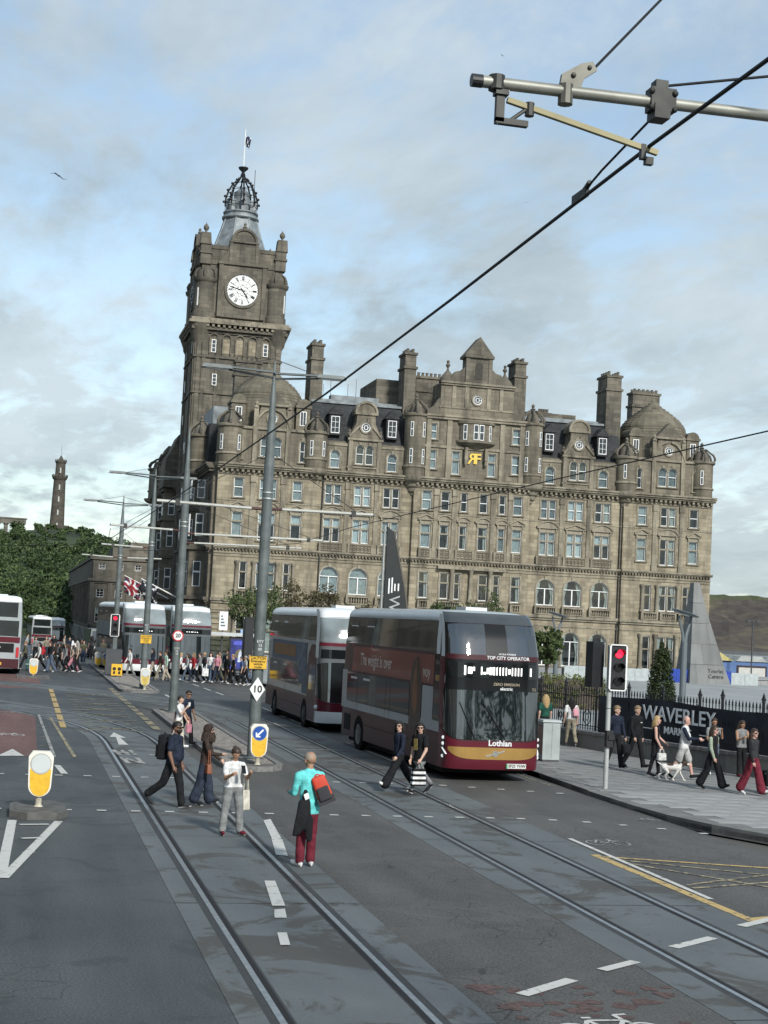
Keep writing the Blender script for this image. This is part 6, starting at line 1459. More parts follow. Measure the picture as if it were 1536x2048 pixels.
# ---- far hill on the right
def crag(name, x0, x1, y0, y1, pk, mat, seed):
    nx, ny = 70, 30; V = []
    for j in range(ny):
        for i in range(nx):
            x = x0+(x1-x0)*i/(nx-1); y = y0+(y1-y0)*j/(ny-1); t = j/(ny-1)
            z = pk(x)*min(1, t*1.6)**.8*(1-max(0, (t-.75)*3.2)) if t < .99 else -5
            z += 5.5*noise.noise((x*.018+seed, y*.018, 0))*min(1, t*3)+3.5*noise.noise((x*.06+seed, y*.06, 1))*min(1, t*3)+1.8*noise.noise((x*.16, y*.1, 2))*min(1, t*3); V.append((x, y, z-6))
    return struct(MB().add(V, [(j*nx+i, j*nx+i+1, (j+1)*nx+i+1, (j+1)*nx+i) for j in range(ny-1) for i in range(nx-1)]).build(name, mat, smooth=False, fixn=False))
def crag_mat(name, rock, grass, dry, s1):
    m, t, b = newmat(name); n_ = t.nodes.new; l = t.links.new
    co = n_('ShaderNodeTexCoord'); n = n_('ShaderNodeTexNoise'); n.inputs['Scale'].default_value = s1; n.inputs['Detail'].default_value = 8; n.inputs['Roughness'].default_value = .7; l(co.outputs['Object'], n.inputs['Vector'])
    r_ = n_('ShaderNodeValToRGB'); l(n.outputs[0], r_.inputs[0]); el = r_.color_ramp.elements
    el[0].position = .35; el[0].color = (*rock, 1); el[1].position = .7; el[1].color = (*dry, 1); q = el.new(.52); q.color = (*grass, 1)
    l(r_.outputs[0], b.inputs['Base Color']); b.inputs['Roughness'].default_value = .95; b.inputs['Specular IOR Level'].default_value = .1
    return m
crag('hill', 520, 1150, 1350, 1900, lambda x: float(np.interp(x, [520, 650, 730, 760, 800, 900, 1150], [40, 52, 58, 60, 60, 66, 40])), crag_mat('far_hill', (.05, .062, .036), (.07, .082, .045), (.10, .10, .055), .008), 3)
crag('hill', 380, 760, 820, 1150, lambda x: float(np.interp(x, [380, 470, 500, 540, 600, 760], [20, 31, 35, 40, 44, 40])), crag_mat('near_crag', (.055, .047, .044), (.085, .073, .062), (.15, .135, .075), .03), 9)

# ---- classical building beyond the hotel
wb = thing('classical_building', 'dark classical building with pilasters and attic beyond the hotel', 'building', (10.9, 240, -2.6))
wst = stone('classical_stone', (.105, .098, .08), (.18, .163, .13), (.05, .047, .04), (1.2, .5), .4, .6); wtr = stone('classical_trim', (.125, .117, .097), (.195, .18, .145), (.06, .056, .048), (1.6, .6), .3, .6)
WB = []
for (u, z, w_, h_) in [(1.5+2.9*k, 8.2, 1.15, 1.3) for k in range(4)]+[(1.5+2.9*k, 4.3, 1.15, 2.3) for k in range(4)]+[(.75, 1.9, .7, 1.4), (2.0, .9, 1.1, 2.6), (4.6, .9, 1.1, 2.6), (7.4, .9, 1.1, 2.6)]+[(1.6, 12.6, 1.0, .9), (4.4, 12.6, 1.0, .9), (7.2, 12.6, 1.0, .9)]: WB.append((u, z, w_, h_, False))
wall_mesh(0, 14, 0, 14.4, WB, .25, 0).build('wall', wst, wb); MB().box(.3, 14, .8, .9, 0, 14).build('interior', room_dark, wb)
for (u, z, w_, h_, _) in WB: window(wb, u, z, w_, h_, 'grid', None, 'half' if (z == 4.3 and u < 5) else None, 0, 0, None)
MB().add([(0, 0, 0), (0, 110, 0), (0, 110, 14.4), (0, 0, 14.4)], [(0, 1, 2, 3)]).build('wall', wst, wb)
MB().box(0, 14, 0, 110, 14.0, 14.4).build('roof', slate, wb)
for z0, z1, pr_ in ((3.6, 3.9, .12), (10.4, 10.7, .2), (10.7, 11.1, .5), (14.1, 14.5, .25)):
    MB().box(-pr_, 14, -pr_, .05, z0, z1).box(-pr_, .05, .05, 110, z0, z1).build('cornice', wtr, wb)
for u in (.25, 3.0, 5.9, 8.8): MB().box(u-.35, u+.35, -.25, .02, 3.9, 10.4).build('pilaster', wtr, wb)
for k in range(16):
    y = 2+5.5*k
    for z, h_ in ((1.0, 2.2), (4.3, 2.3), (8.0, 1.5)):
        f_ = MB().box(-.06, .04, y, y+1.3, z, z+h_).build('window', sash_white, wb); MB().box(-.075, .03, y+.1, y+1.2, z+.1, z+h_-.1).build('pane', M('slit_glass', (.05, .06, .065)), f_)
    MB().box(-.3, .02, y-1.6, y-.8, 3.9, 10.4).build('pilaster', wtr, wb)
MB().prism([(2.0, 11.1), (9.8, 11.1), (5.9, 12.3)], -.3, .3).build('pediment', wtr, wb)
MB().box(3.2, 14, 1.5, 14, 14.4, 16.2).box(6.0, 14, 3, 10, 16.2, 17.2).build('attic', wst, wb); MB().tube([(.12, -.1, 0), (.12, -.1, 14)], .08, 6).build('downpipe', black_paint, wb)
gb = thing('glass_block', 'grey modern glazed rooftop block behind the classical building', 'building', (18.0, 262, -2.6))
MB().box(0, 20, 0, 14, 0, 17.5).build('wall', M('zinc_clad', (.10, .125, .135), .6, var=.2, vscale=.4), gb)
for k in range(3):
    for q in range(2): MB().box(.6+2.9*k, 3.1+2.9*k, -.06, .02, 12.4+2.6*q, 14.3+2.6*q).build('window', M('blue_glazing', (.14, .20, .25), .12, var=.3, vscale=.5), gb)
# flags on slanting staffs from the hotel's street front
def wall_flag(x, y, z, label, cols, saltire):
    o = thing('wall_flag', label, 'flag', (x, y, z), 0)
    MB().tube([(0, 0, 0), (-5.0, -.6, 2.3)], [.09, .05], 8).build('staff', sash_white, o)
    fl = MB(); n = 10
    P = lambda i, k: (-5.0+1.7*i/n+.12*math.sin(k*.9), -.6+.25*math.sin(i*1.1+k*.5), 2.25-.75*i/n-1.8*k/n+.12*math.sin(i*1.3))
    for i in range(n):
        for k in range(n):
            u, v = (i+.5)/n-.5, (k+.5)/n-.5; mi = 0
            if abs(abs(u)-abs(v)) < .09: mi = 1
            if not saltire:
                if abs(abs(u)-abs(v)) < .05: mi = 2
                if abs(u) < .16 or abs(v) < .16: mi = 1
                if abs(u) < .09 or abs(v) < .09: mi = 2
            fl.quad(P(i, k), P(i+1, k), P(i+1, k+1), P(i, k+1), mi)
    f_ = fl.build('cloth', cols, o, smooth=True); q = f_.modifiers.new('thick', 'SOLIDIFY'); q.thickness = .02
wall_flag(16.2, 168, 5.3, 'red, white and blue crossed flag on the outer slanting staff by the hotel', [flag_blue, flag_white, flag_red], False)
wall_flag(17.4, 160, 4.9, 'dark flag with a white cross hanging from the inner slanting staff', [M('flag_black', (.015, .016, .022), .8, var=.2), flag_white, flag_red], True)
# birds
bird_m = M('gull_dark', (.06, .065, .07), .7, var=.2); gull_w = M('gull_white', (.45, .47, .47), .7, var=.1)
def gull(x, y, z, span, rot, roll, label, col):
    o = thing('gull', label, 'bird', (x, y, z), rot); s = span/2
    MB().lathe([(0, -.42), (.07, -.3), (.10, -.05), (.08, .2), (.05, .3), (0, .42)], (0, 0, 0), 10).build('body', col, o, (0, 0, 0), (PI/2, 0, 0), True).scale = (s*.6, s*.6, s*.75)
    for q in (-1, 1):
        V = [(q*.03*s, -.14*s, 0), (q*.45*s, -.18*s, .22*s*roll[0 if q < 0 else 1]), (q*1.0*s, .12*s, .12*s*roll[0 if q < 0 else 1]), (q*.5*s, .06*s, .2*s*roll[0 if q < 0 else 1]), (q*.03*s, .12*s, 0)]
        V2 = [(a_, b_, c_-.02*s) for a_, b_, c_ in V]
        MB().add(V+V2, [(0, 1, 3, 4), (1, 2, 3), (9, 8, 6, 5), (8, 7, 6), (0, 5, 6, 1), (1, 6, 7, 2), (2, 7, 8, 3), (3, 8, 9, 4), (4, 9, 5, 0)]).build('wing', col, o)
gull(.46, 60, 20.9, .72, .3, (1.0, -1.3), 'gull with spread wings gliding in the sky left of the clock tower', bird_m)
gull(18.6, 60, 28.35, .26, .6, (1, .6), 'tiny dark bird above the cantilever arm', bird_m)
gull(20.0, 60, 22.1, .24, 0, (.6, .8), 'tiny pale bird below the cantilever arm, right of the wire', gull_w)

# ---- dark trees added out of view behind the viewpoint to shape the bus glass reflections
def reflection_tree(x, y, h, rad, label, seed):
    rg_ = np.random.default_rng(seed); r_ = random.Random(seed); o = thing('reflection_tree', label, 'tree', (x, y, 0), 0, 'trees added behind the viewpoint for reflections')
    MB().tube([(0, 0, 0), (.1, 0, h*.3), (0, .1, h*.6)], [.35, .28, .18], 8).build('trunk', bark, o, smooth=True)
    cs_ = []
    for q in range(46):
        an = r_.random()*6.28; zz = r_.uniform(.28, 1.0); rr_ = rad*math.sqrt(max(.05, 1-((zz-.6)/.42)**2))*r_.uniform(.4, .95); cs_.append((rr_*math.cos(an), rr_*math.sin(an), h*zz, rad*.3))
    l_ = Leaves(); l_.cloud(rg_, cs_, 60, .26); l_.build('crown', leaf_wood, o)
for i, (x, y, h, r_, lb) in enumerate(((43, -20, 14, 5, 'rightmost dark garden tree added out of view behind the viewpoint'), (33, -12, 15, 4.6, 'nearest dark garden tree added out of view behind the viewpoint'), (38, -45, 17, 6, 'tall garden tree added out of view between the nearest and the rightmost one'), (25, -22, 14, 5, 'second dark garden tree added out of view behind the viewpoint'), (29, -38, 13, 5, 'third dark garden tree added out of view behind the viewpoint'), (24, -55, 15, 6, 'farthest large garden tree added out of view behind the viewpoint'))): reflection_tree(x, y, h, r_, lb, 50+i)
# ================================================================ double-decker buses (local frame: front at y = 0 facing -y)
BL, BW, BD = 10.9, 1.275, .72
def paint_mat(name, col, rough=.25): 
    return M(name, col, rough, 0, .10, 1.1, .35, coat=.08)
madder = paint_mat('madder_red_paint', (.098, .012, .022)); madder_d = paint_mat('madder_dark_paint', (.050, .012, .016), .38)
bus_white = paint_mat('bus_white_paint', (.68, .71, .71)); bus_grey = paint_mat('bus_silver_paint', (.33, .36, .365))
bus_black = paint_mat('bus_gloss_black', (.010, .011, .012), .18); tyre_m = M('tyre', (.015, .015, .015), .85, var=.2)
rim_m = M('wheel_rim', (.40, .41, .41), .35, .6, .1); bglass = M('bus_dark_glass', (.013, .017, .018), .05, 0, .35, 1.6, .75)
bglass2 = M('bus_windscreen', (.012, .016, .017), .025, 0, .5, .9, 1.0)
bglass2.node_tree.nodes['Principled BSDF'].inputs['IOR'].default_value = 1.85
gold_p = M('gold_trim', (.36, .22, .065), .35, .4, .1); head_m = M('headlamp', (.70, .73, .74), .12, 0, .05); led_m = M('led_text', (.8, .8, .78), .5, emit=(1, 1, .95, .75)); amber_m = M('ad_blue', (.05, .09, .15), .4, var=.3, vscale=.9)
adred = M('ad_rust_red', (.20, .050, .034), .35, var=.18, vscale=.7, coat=.2); adbrown = M('ad_brown', (.050, .034, .026), .35, var=.2, vscale=2); flame_m = M('ad_flame', (.19, .078, .032), .35, var=.4, vscale=3); ad_txt = M('ad_lettering', (.62, .52, .45), .5)
redlamp = M('red_marker', (.45, .03, .04), .3, var=0); plate_w = M('number_plate_white', (.62, .63, .60), .4); plate_y = M('number_plate_yellow', (.60, .42, .04), .4)
under_m = M('chassis_black', (.012, .012, .013), .9, var=.2); kerb_glow = None
def bW(z): return BW-(0 if z < 2.9 else .085*((z-2.9)/1.3)**1.3)
RAKE = ([.25, .5, 1.1, 2.4, 3.0, 3.2, 3.7, 4.0, 4.2, 4.32], [.06, .0, .02, .14, .17, .19, .36, .52, .74, 1.0])
def rake(z): return float(np.interp(z, *RAKE))
def front(f, z, off=0.0, rk=1.0):
    th = PI*(1-f); n_ = 2/4.6; c, s = math.cos(th), math.sin(th)
    x = (bW(z)+off)*math.copysign(abs(c)**n_, c); y = BD+rake(z)*rk-(BD+off)*abs(s)**n_
    return (x, y, z)
def ringpts(z, inset=0.0):
    P = []; w_ = bW(z)-inset; y0 = BD+rake(z)
    for k in range(17):
        f = k/16; q = front(f, z); cx_ = q[0]*(w_/bW(z)); P.append((cx_, q[1]+inset*(1 if .05 < f < .95 else .4), z))
    for y in (3, 5, 7, 9): P.append((w_, y, z))
    for k in range(9):
        th = PI*k/8; n_ = 2/5.0; c, s = math.cos(th), math.sin(th); rr_ = .06*max(0, z-.6)
        P.append((w_*math.copysign(abs(c)**n_, c), BL-.35-rr_*.25-inset*.8+.35*abs(s)**n_, z))
    for y in (9, 7, 5, 3): P.append((-w_, y, z))
    return P
def shell_mesh(mats, split=3.99):
    zs = [(.32, 0), (.6, 0), (1.1, 0), (1.7, 0), (2.3, 0), (2.8, 0), (3.1, 0), (3.5, 0), (3.8, 0), (split, 0), (4.1, .0), (4.2, .045), (4.27, .13), (4.315, .30), (4.33, .6)]
    mb = MB(); n = None
    for z, i_ in zs:
        P = ringpts(z, i_); n = len(P); mb.v += P
    for r_ in range(len(zs)-1):
        for k in range(n):
            mb.f.append((r_*n+k, r_*n+(k+1) % n, (r_+1)*n+(k+1) % n, (r_+1)*n+k)); mb.m.append(0 if zs[r_][0] < split-.01 else 1)
    mb.f.append(tuple((len(zs)-1)*n+k for k in range(n))); mb.m.append(1); mb.f.append(tuple(range(n-1, -1, -1))); mb.m.append(0)
    return mb.mesh('body', mats, True)
def fpatch(o, name, mat, f0, f1, zlo, zhi, off=.008, nf=24, nz=6):
    lo = zlo if callable(zlo) else (lambda f: zlo); hi = zhi if callable(zhi) else (lambda f: zhi)
    mb = MB()
    g = [[front(f0+(f1-f0)*i/nf, lo(f0+(f1-f0)*i/nf)+(hi(f0+(f1-f0)*i/nf)-lo(f0+(f1-f0)*i/nf))*k/nz, off) for k in range(nz+1)] for i in range(nf+1)]
    for i in range(nf):
        for k in range(nz): mb.quad(g[i][k], g[i+1][k], g[i+1][k+1], g[i][k+1])
    return mb.build(name, mat, o, smooth=True)
def spatch(o, name, mat, poly, side=-1, off=.008):
    """flat-ish panel on a side: poly in (y, z); split into rows so it follows the tumblehome"""
    ys = [q[0] for q in poly]; V = [(side*(bW(z)+off), y, z) for y, z in poly]
    return MB().add(V, [tuple(range(len(V)))]).build(name, mat, o, fixn=False)
def rpatch(o, name, mat, x0, x1, z0, z1, off=.01):
    y = lambda z: BL-.06*max(0, z-.6)*.25+off
    return MB().quad((x0, y(z0), z0), (x1, y(z0), z0), (x1, y(z1), z1), (x0, y(z1), z1)).build(name, mat, o, fixn=False)
def rrect(y0, y1, z0, z1, r_=.08):
    P = []
    for (cy_, cz_, a0) in ((y1-r_, z1-r_, 0), (y0+r_, z1-r_, PI/2), (y0+r_, z0+r_, PI), (y1-r_, z0+r_, 1.5*PI)):
        P += [(cy_+r_*math.cos(a0+PI/2*k/4), cz_+r_*math.sin(a0+PI/2*k/4)) for k in range(5)]
    return P
def wheels(o, ys=(2.55, 8.55)):
    for y in ys:
        for s in (-1, 1):
            a_ = MB().lathe([(.53, 0), (0, .0)], (0, 0, 0), 20).build('wheel_arch', under_m, o, (s*(BW+.009), y, .50), (0, s*PI/2, 0))
            w_ = MB().lathe([(.30, -.24), (.43, -.24), (.455, -.2), (.455, -.01), (.43, .008), (.31, .008)], (0, 0, 0), 24).build('wheel', tyre_m, o, (s*BW, y, .46), (0, s*PI/2, 0), True)
            MB().lathe([(.31, .009), (.27, .0), (.21, -.04), (.12, -.02), (0, .0)], (0, 0, 0), 20).build('rim', rim_m, w_, smooth=True)
    MB().box(-1.1, 1.1, .8, BL-.6, .16, .5).build('underframe', under_m, o)
def seam(o, pts, side=-1, mat=None, w_=.015):
    for i in range(len(pts)-1):
        (a0, b0), (a1, b1) = pts[i], pts[i+1]; d = Vector((a1-a0, b1-b0)).normalized(); n_ = Vector((-d.y, d.x))*w_/2
        spatch(o, 'panel_seam', mat or under_m, [(a0-n_.x, b0-n_.y), (a1-n_.x, b1-n_.y), (a1+n_.x, b1+n_.y), (a0+n_.x, b0+n_.y)], side, .0125)
def mirrors(o):
    for s in (-1, 1):
        MB().tube([(s*1.2, .35, 2.6), (s*1.42, .05, 2.55), (s*1.45, -.02, 2.3)], .025, 6).build('mirror_arm', bus_black, o); MB().box(s*1.45-.11, s*1.45+.11, -.1, .04, 1.85, 2.3).build('mirror', bus_black, o)
def seats_row(o): pass

# ---------------- nearest bus: electric, black front, rust-red advert
def bus_near(x, y, rot, label):
    o = thing('double_decker_bus', label, 'bus', (x, y, 0), rot, 'double-decker buses in the street')
    put('body', shell_mesh([madder_d, bus_grey]), o)
    wheels(o)
    fpatch(o, 'front_panel', madder, .0, 1.0, .33, lambda f: 1.02+.32*abs(2*f-1)**3, .006, 32, 6)
    fpatch(o, 'front_upper_panel', bus_black, .075, .925, 2.20, 4.02, .006, 32, 10)
    fpatch(o, 'roof_front', M('bus_roof_dark', (.045, .055, .06), .25, coat=.3), .06, .94, 3.99, 4.26, .010, 28, 6)
    fpatch(o, 'windscreen', bglass2, .045, .955, lambda f: 1.06+.34*abs(2*f-1)**3, 2.30, .012, 32, 8)
    fpatch(o, 'upper_windscreen', bglass2, .13, .87, 3.20, lambda f: 3.98-.10*abs(2*f-1)**2.5, .014, 28, 6)
    fpatch(o, 'windscreen_divider', bus_black, .49, .512, 3.18, 3.98, .018, 2, 6)
    fpatch(o, 'red_band', madder_d, .07, .93, 3.07, 3.20, .016, 28, 2)
    fpatch(o, 'display_glass', M('display_glass', (.008, .01, .011), .06, 0, 0, spec=.7), .14, .86, 2.62, 2.99, .014, 24, 3)
    for s, f0 in ((0, .0), (1, .93)):
        fpatch(o, 'front_corner', madder, f0, f0+.07, 1.4, 3.15, .010, 6, 6); fpatch(o, 'white_pillar', bus_white, f0+(.004 if s == 0 else .01), f0+(.06 if s == 0 else .066), 3.12, 4.2, .018, 6, 8)
    # lettering and lights on the front
    yy = lambda z, f: front(f, z, .022)
    def fx(x): return 1-math.acos(math.copysign(min(1, abs(x)/BW)**2.3, x))/PI
    def ftext(nm, s, size, z, x, mat, sx=1.0, bold=0.0):
        q = front(fx(x), z, .022); n_ = front(fx(x+.02), z, .022); text(nm, s, size, mat, o, q, rot=(PI/2-.02, 0, math.atan2(n_[1]-q[1], n_[0]-q[0])), bold=bold, sx=sx, ext=.003)
    def led(x, z, w_, h_): fpatch(o, 'destination', led_m, fx(x-w_/2), fx(x+w_/2), z-h_/2, z+h_/2, .020, 2, 1)
    led(-.83, 2.80, .045, .24); led(-.70, 2.80, .11, .17); led(-.60, 2.84, .04, .10)
    for k, (w_, h_) in enumerate(((.035, .2), (.07, .06), (.06, .15), (.07, .19), (.05, .2), (.03, .2), (.03, .2), (.03, .2), (.03, .2), (.05, .13), (.03, .2), (.03, .2), (.03, .2), (.03, .2))): led(-.40+.082*k, 2.80-(.06 if k == 1 else 0), w_, h_)
    led(.93, 2.80, .045, .2)
    ftext('slogan', 'TOP CITY OPERATOR', .118, 3.135, .30, white_txt, 1.0, .002); ftext('slogan', 'UK BUS AWARDS', .06, 3.235, .28, white_txt, 1.0, .001)
    ftext('slogan', 'ZERO EMISSION', .095, 2.47, .27, M('slogan_gold', (.35, .30, .22), .5), 1.05, .001); ftext('slogan', 'electric', .115, 2.36, .27, white_txt, 1, .002); ftext('fleet_number', '725', .10, 2.36, 1.03, M('slogan_gold', (.35, .30, .22), .5))
    ftext('fleet_name', 'Lothian', .20, .99, .12, white_txt, 1.05, .005)
    fpatch(o, 'gold_smile', gold_p, .17, .83, lambda f: .58+.22*abs((f-.5)/.33)**2.2, lambda f: .88, .014, 24, 3)
    q = yy(.73, .5); MB().lathe([(.075, 0), (.075, .012), (.055, .012), (.055, 0)], (0, 0, 0), 18).build('badge', M('badge_chrome', (.5, .5, .48), .3, .7), o, (q[0], q[1]-.0, q[2]), (PI/2, 0, 0))
    MB().box(-.26, .26, -.004, .004, -.02, .02).build('badge_bar', M('badge_chrome', (.5, .5, .48), .3, .7), o, (q[0], q[1], q[2]), (0, -.28, 0))
    q = yy(.43, .55); b_ = MB().box(-.27, .27, -.01, .01, -.06, .06).build('number_plate', plate_w, o, (q[0], q[1], q[2]), .03); text('plate_text', 'SF25 YHW', .105, black_txt, b_, (.02, -.013, 0), ext=.002, sx=.98, bold=.002); MB().box(-.27, -.235, -.012, -.009, -.055, .055).build('plate_band', M('plate_green', (.02, .25, .08), .5), b_)
    for f0, s in ((.055, 1), (.945, -1)):
        for z, rr_ in ((1.08, .05), (.93, .05), (.62, .05)):
            q = front(f0+s*.012, z, .012); MB().ball((0, 0, 0), rr_, .03, rr_, 12, 6).build('headlamp', head_m, o, q)
        for k in range(7):
            f = f0+s*(.0+.0135*k); z = .82-.022*k; q = front(f, z, .016); MB().ball(q, .03, .02, .02, 8, 4).build('day_light', head_m, o)
    for f0 in (.06, .93): fpatch(o, 'light_pod', bus_black, f0-.02, f0+.045, lambda f: .55, lambda f: 1.15, .009, 6, 4)
    for f0, z in ((.085, 2.55), (.92, 2.55)): fpatch(o, 'marker', head_m, f0-.004, f0+.004, z-.1, z+.1, .02, 2, 2)
    for xa, xb in ((-.55, -.95), (.25, -.35)): MB().tube([front(fx(xa), 1.10, .03), front(fx((xa+xb)/2), 1.55, .035), front(fx(xb), 2.0, .03)], .014, 5).build('wiper', under_m, o)
    # sides
    for s in (-1, 1):
        spatch(o, 'upper_glass', bglass, rrect(1.15, 10.55, 3.20, 4.02, .16), s, .008)
        for yv in (3.0, 4.9, 6.8, 8.7): seam(o, [(yv, 3.22), (yv, 4.0)], s)
        for yv in (7.35, 9.2):
            v_ = spatch(o, 'vent_window', bus_black, rrect(yv, yv+.9, 3.72, 3.95, .03), s, .014); spatch(o, 'vent_edge', bus_white, [(yv+.03, 3.735), (yv+.87, 3.735), (yv+.87, 3.765), (yv+.03, 3.765)], s, .017)
        spatch(o, 'lower_glass', bglass, rrect(3.45, 10.15, 1.42, 2.30, .06), s, .010)
        for yv in (5.3, 5.75, 7.2, 8.9): seam(o, [(yv, 1.2), (yv, 2.3)], s)
        for yv in (7.5, 8.95): spatch(o, 'vent_window', bus_white, [(yv, 2.12), (yv+.75, 2.12), (yv+.75, 2.18), (yv, 2.18)], s, .014)
        spatch(o, 'silver_band', bus_grey, [(.75, 1.18), (10.75, 1.18), (10.75, 2.36), (10.15, 2.36), (10.15, 1.40), (3.45, 1.40), (2.3, 1.42), (2.3, 2.30), (1.35, 2.30), (1.35, 1.5), (.75, 1.46)], s, .0065)
        spatch(o, 'driver_window', bglass, rrect(.8, 1.32, 1.45, 2.26, .05), s, .010)
        spatch(o, 'corner_block', bus_black, rrect(.80, 1.25, 2.42, 3.14, .05), s, .009)
        spatch(o, 'skirt_seam', under_m, [(3.3, .78), (7.9, .78), (7.9, .795), (3.3, .795)], s, .012)
        spatch(o, 'grille', under_m, rrect(9.6, 10.3, .5, 1.0, .02), s, .011)
        a_ = spatch(o, 'advert', adred, [(1.35, 2.36), (9.6, 2.36), (9.6, 3.12), (1.35, 3.12)], s, .010)
        spatch(o, 'advert_drop', adbrown, [(2.35, 1.12), (3.4, 1.12), (3.4, 2.36), (3.2, 2.9), (2.75, 3.05), (2.5, 2.6), (2.35, 2.36)], s, .0125)
        fl = [(2.9, 1.42), (3.12, 1.75), (3.18, 2.1), (3.06, 2.55), (2.9, 2.98), (2.78, 2.5), (2.68, 2.1), (2.72, 1.7)]
        spatch(o, 'advert_flame', flame_m, fl, s, .0145)
        spatch(o, 'white_pillar', bus_white, [(.92, 3.16), (1.2, 3.16), (1.28, 3.5), (1.3, 4.0), (1.55, 4.1), (1.3, 4.1), (1.05, 4.0), (.98, 3.6)], s, .016)
        rt = (PI/2, 0, -PI/2 if s < 0 else PI/2)
        text('advert_text', 'The weight is over', .52, ad_txt, o, (s*(BW+.014), 6.95, 2.73), rt, sx=.86, ext=.003, bold=.004); text('advert_text', 'voy', .46, ad_txt, o, (s*(BW+.014), 1.95, 2.66), rt, ext=.003)
        text('side_name', 'Lothian', .2, M('side_name_gold', (.22, .19, .15), .5), o, (s*(BW+.016), 1.03, 2.95), rt, ext=.002, sx=.6)
        spatch(o, 'side_badge', gold_p, rrect(.86, 1.2, 2.47, 2.62, .04), s, .013)
        for yv in (7.4, 9.55, 10.25): spatch(o, 'marker_lamp', redlamp, rrect(yv, yv+.16, 3.11, 3.17, .02), s, .014)
    MB().box(-.3, .3, 1.9, 2.7, 4.33, 4.42).build('roof_unit', bus_white, o); MB().box(-.5, -.4, 2.9, 3.1, 4.33, 4.4).build('roof_aerial', bus_black, o)
    return o
# ---------------- the older white and madder type
def bus_old(x, y, rot, label, detail=True, ad=None, dest='', roofc=None):
    o = thing('double_decker_bus', label, 'bus', (x, y, 0), rot, 'double-decker buses in the street')
    put('body', OLD_BODY, o)
    if detail: wheels(o)
    else:
        for yw in (2.55, 8.55): MB().lathe([(.49, -1.29), (.49, 1.29)], (0, 0, 0), 14).build('wheel', tyre_m, o, (0, yw, .49), (0, PI/2, 0))
    fpatch(o, 'bumper', bus_white, .02, .98, .33, .72, .010, 20, 3)
    fpatch(o, 'front_panel', madder, .0, 1.0, .70, lambda f: 1.02+.25*abs(2*f-1)**2, .007, 24, 4)
    fpatch(o, 'windscreen', bglass2, .03, .97, lambda f: 1.03+.25*abs(2*f-1)**2, lambda f: 2.42-.10*abs(2*f-1)**2, .012, 28, 6)
    fpatch(o, 'display_panel', M('bus_display_grey', (.10, .11, .115), .3, var=.1), .06, .94, lambda f: 2.40-.10*abs(2*f-1)**2, 3.0, .009, 24, 4)
    fpatch(o, 'display', M('display_glass', (.008, .01, .011)), .16, .84, 2.55, 2.86, .013, 20, 2)
    fpatch(o, 'red_band', madder, .06, .94, 2.98, 3.10, .012, 24, 2)
    fpatch(o, 'upper_windscreen', M('screen_pale_reflection', (.20, .235, .24), .05, 0, .45, .8, .8), .06, .94, 3.12, lambda f: 4.0-.08*abs(2*f-1)**2, .012, 24, 6)  # a whitish reflection is painted into the pale glass colour
    q = front(.5, 2.70, .03)
    if detail and dest: text('destination', dest, .24, led_m, o, q, ext=.003, bold=.005, sx=1.0)
    for f0 in (.0, .915): fpatch(o, 'white_pillar', bus_white, f0, f0+.085, 2.55, 4.25, .018, 5, 8)
    fpatch(o, 'white_brow', bus_white, .07, .93, 3.96, 4.2, .016, 20, 3)
    for f0 in (.07, .93):
        q = front(f0, .86, .015); MB().ball((0, 0, 0), .10, .05, .08, 10, 6).build('headlamp', head_m, o, q)
    if detail: text('fleet_name', 'Lothian', .17, white_txt, o, front(.5, .88, .02), ext=.003)
    for s in (-1, 1):
        spatch(o, 'upper_glass', bglass, rrect(.85, 10.55, 3.14, 4.0, .2), s, .008)
        spatch(o, 'lower_glass', bglass, rrect(3.2, 10.0, 1.42, 2.25, .08), s, .009); spatch(o, 'driver_window', bglass, rrect(.75, 1.9, 1.4, 2.3, .08), s, .009)
        spatch(o, 'skirt', madder_d, [(.75, .34), (10.7, .34), (10.7, 1.14), (.75, 1.14)], s, .0055)
        spatch(o, 'cab_side', madder_d, [(.75, 1.10), (2.2, 1.10), (2.2, 2.6), (1.7, 3.0), (.75, 3.0)], s, .006)
        if detail:
            for yv in (2.9, 4.9, 6.8, 8.7): seam(o, [(yv, 3.16), (yv, 3.98)], s)
            for yv in (5.6, 8.0): seam(o, [(yv, 1.42), (yv, 2.25)], s)
            for yv in (6.7, 8.8): spatch(o, 'vent_window', bus_white, [(yv, 3.70), (yv+.8, 3.70), (yv+.8, 3.76), (yv, 3.76)], s, .013)
            for yv in (6.2, 8.4): spatch(o, 'vent_window', bus_white, [(yv, 2.06), (yv+.8, 2.06), (yv+.8, 2.12), (yv, 2.12)], s, .013)
            seam(o, [(2.9, .72), (7.9, .72)], s)
        if ad:
            spatch(o, 'advert', amber_m, [(2.5, 2.28), (9.6, 2.28), (9.6, 3.02), (2.5, 3.02)], s, .011); spatch(o, 'advert_drop', amber_m, [(2.3, 1.2), (3.15, 1.2), (3.15, 2.3), (2.3, 2.3)], s, .0115)
            spatch(o, 'advert_panel', M('ad_ochre', (.24, .12, .04), .5, var=.3, vscale=5), rrect(4.6, 9.2, 2.45, 2.88, .05), s, .0135)
            spatch(o, 'advert_figure', M('ad_figure', (.10, .13, .17), .5, var=.6, vscale=6), rrect(2.5, 3.9, 1.5, 2.95, .3), s, .0145)
    # rear
    rpatch(o, 'rear_window', bglass, -1.0, 1.0, 3.15, 3.95); rpatch(o, 'rear_window', bglass, -1.1, 1.1, 2.1, 2.95, .011); rpatch(o, 'rear_band', madder, -1.2, 1.2, 1.75, 2.05, .012)
    rpatch(o, 'rear_grille', under_m, -.9, .9, 1.2, 1.7, .012); rpatch(o, 'rear_panel', madder_d, -1.2, 1.2, .34, .85, .012); rpatch(o, 'number_plate', plate_y, -.28, .28, .5, .65, .02)
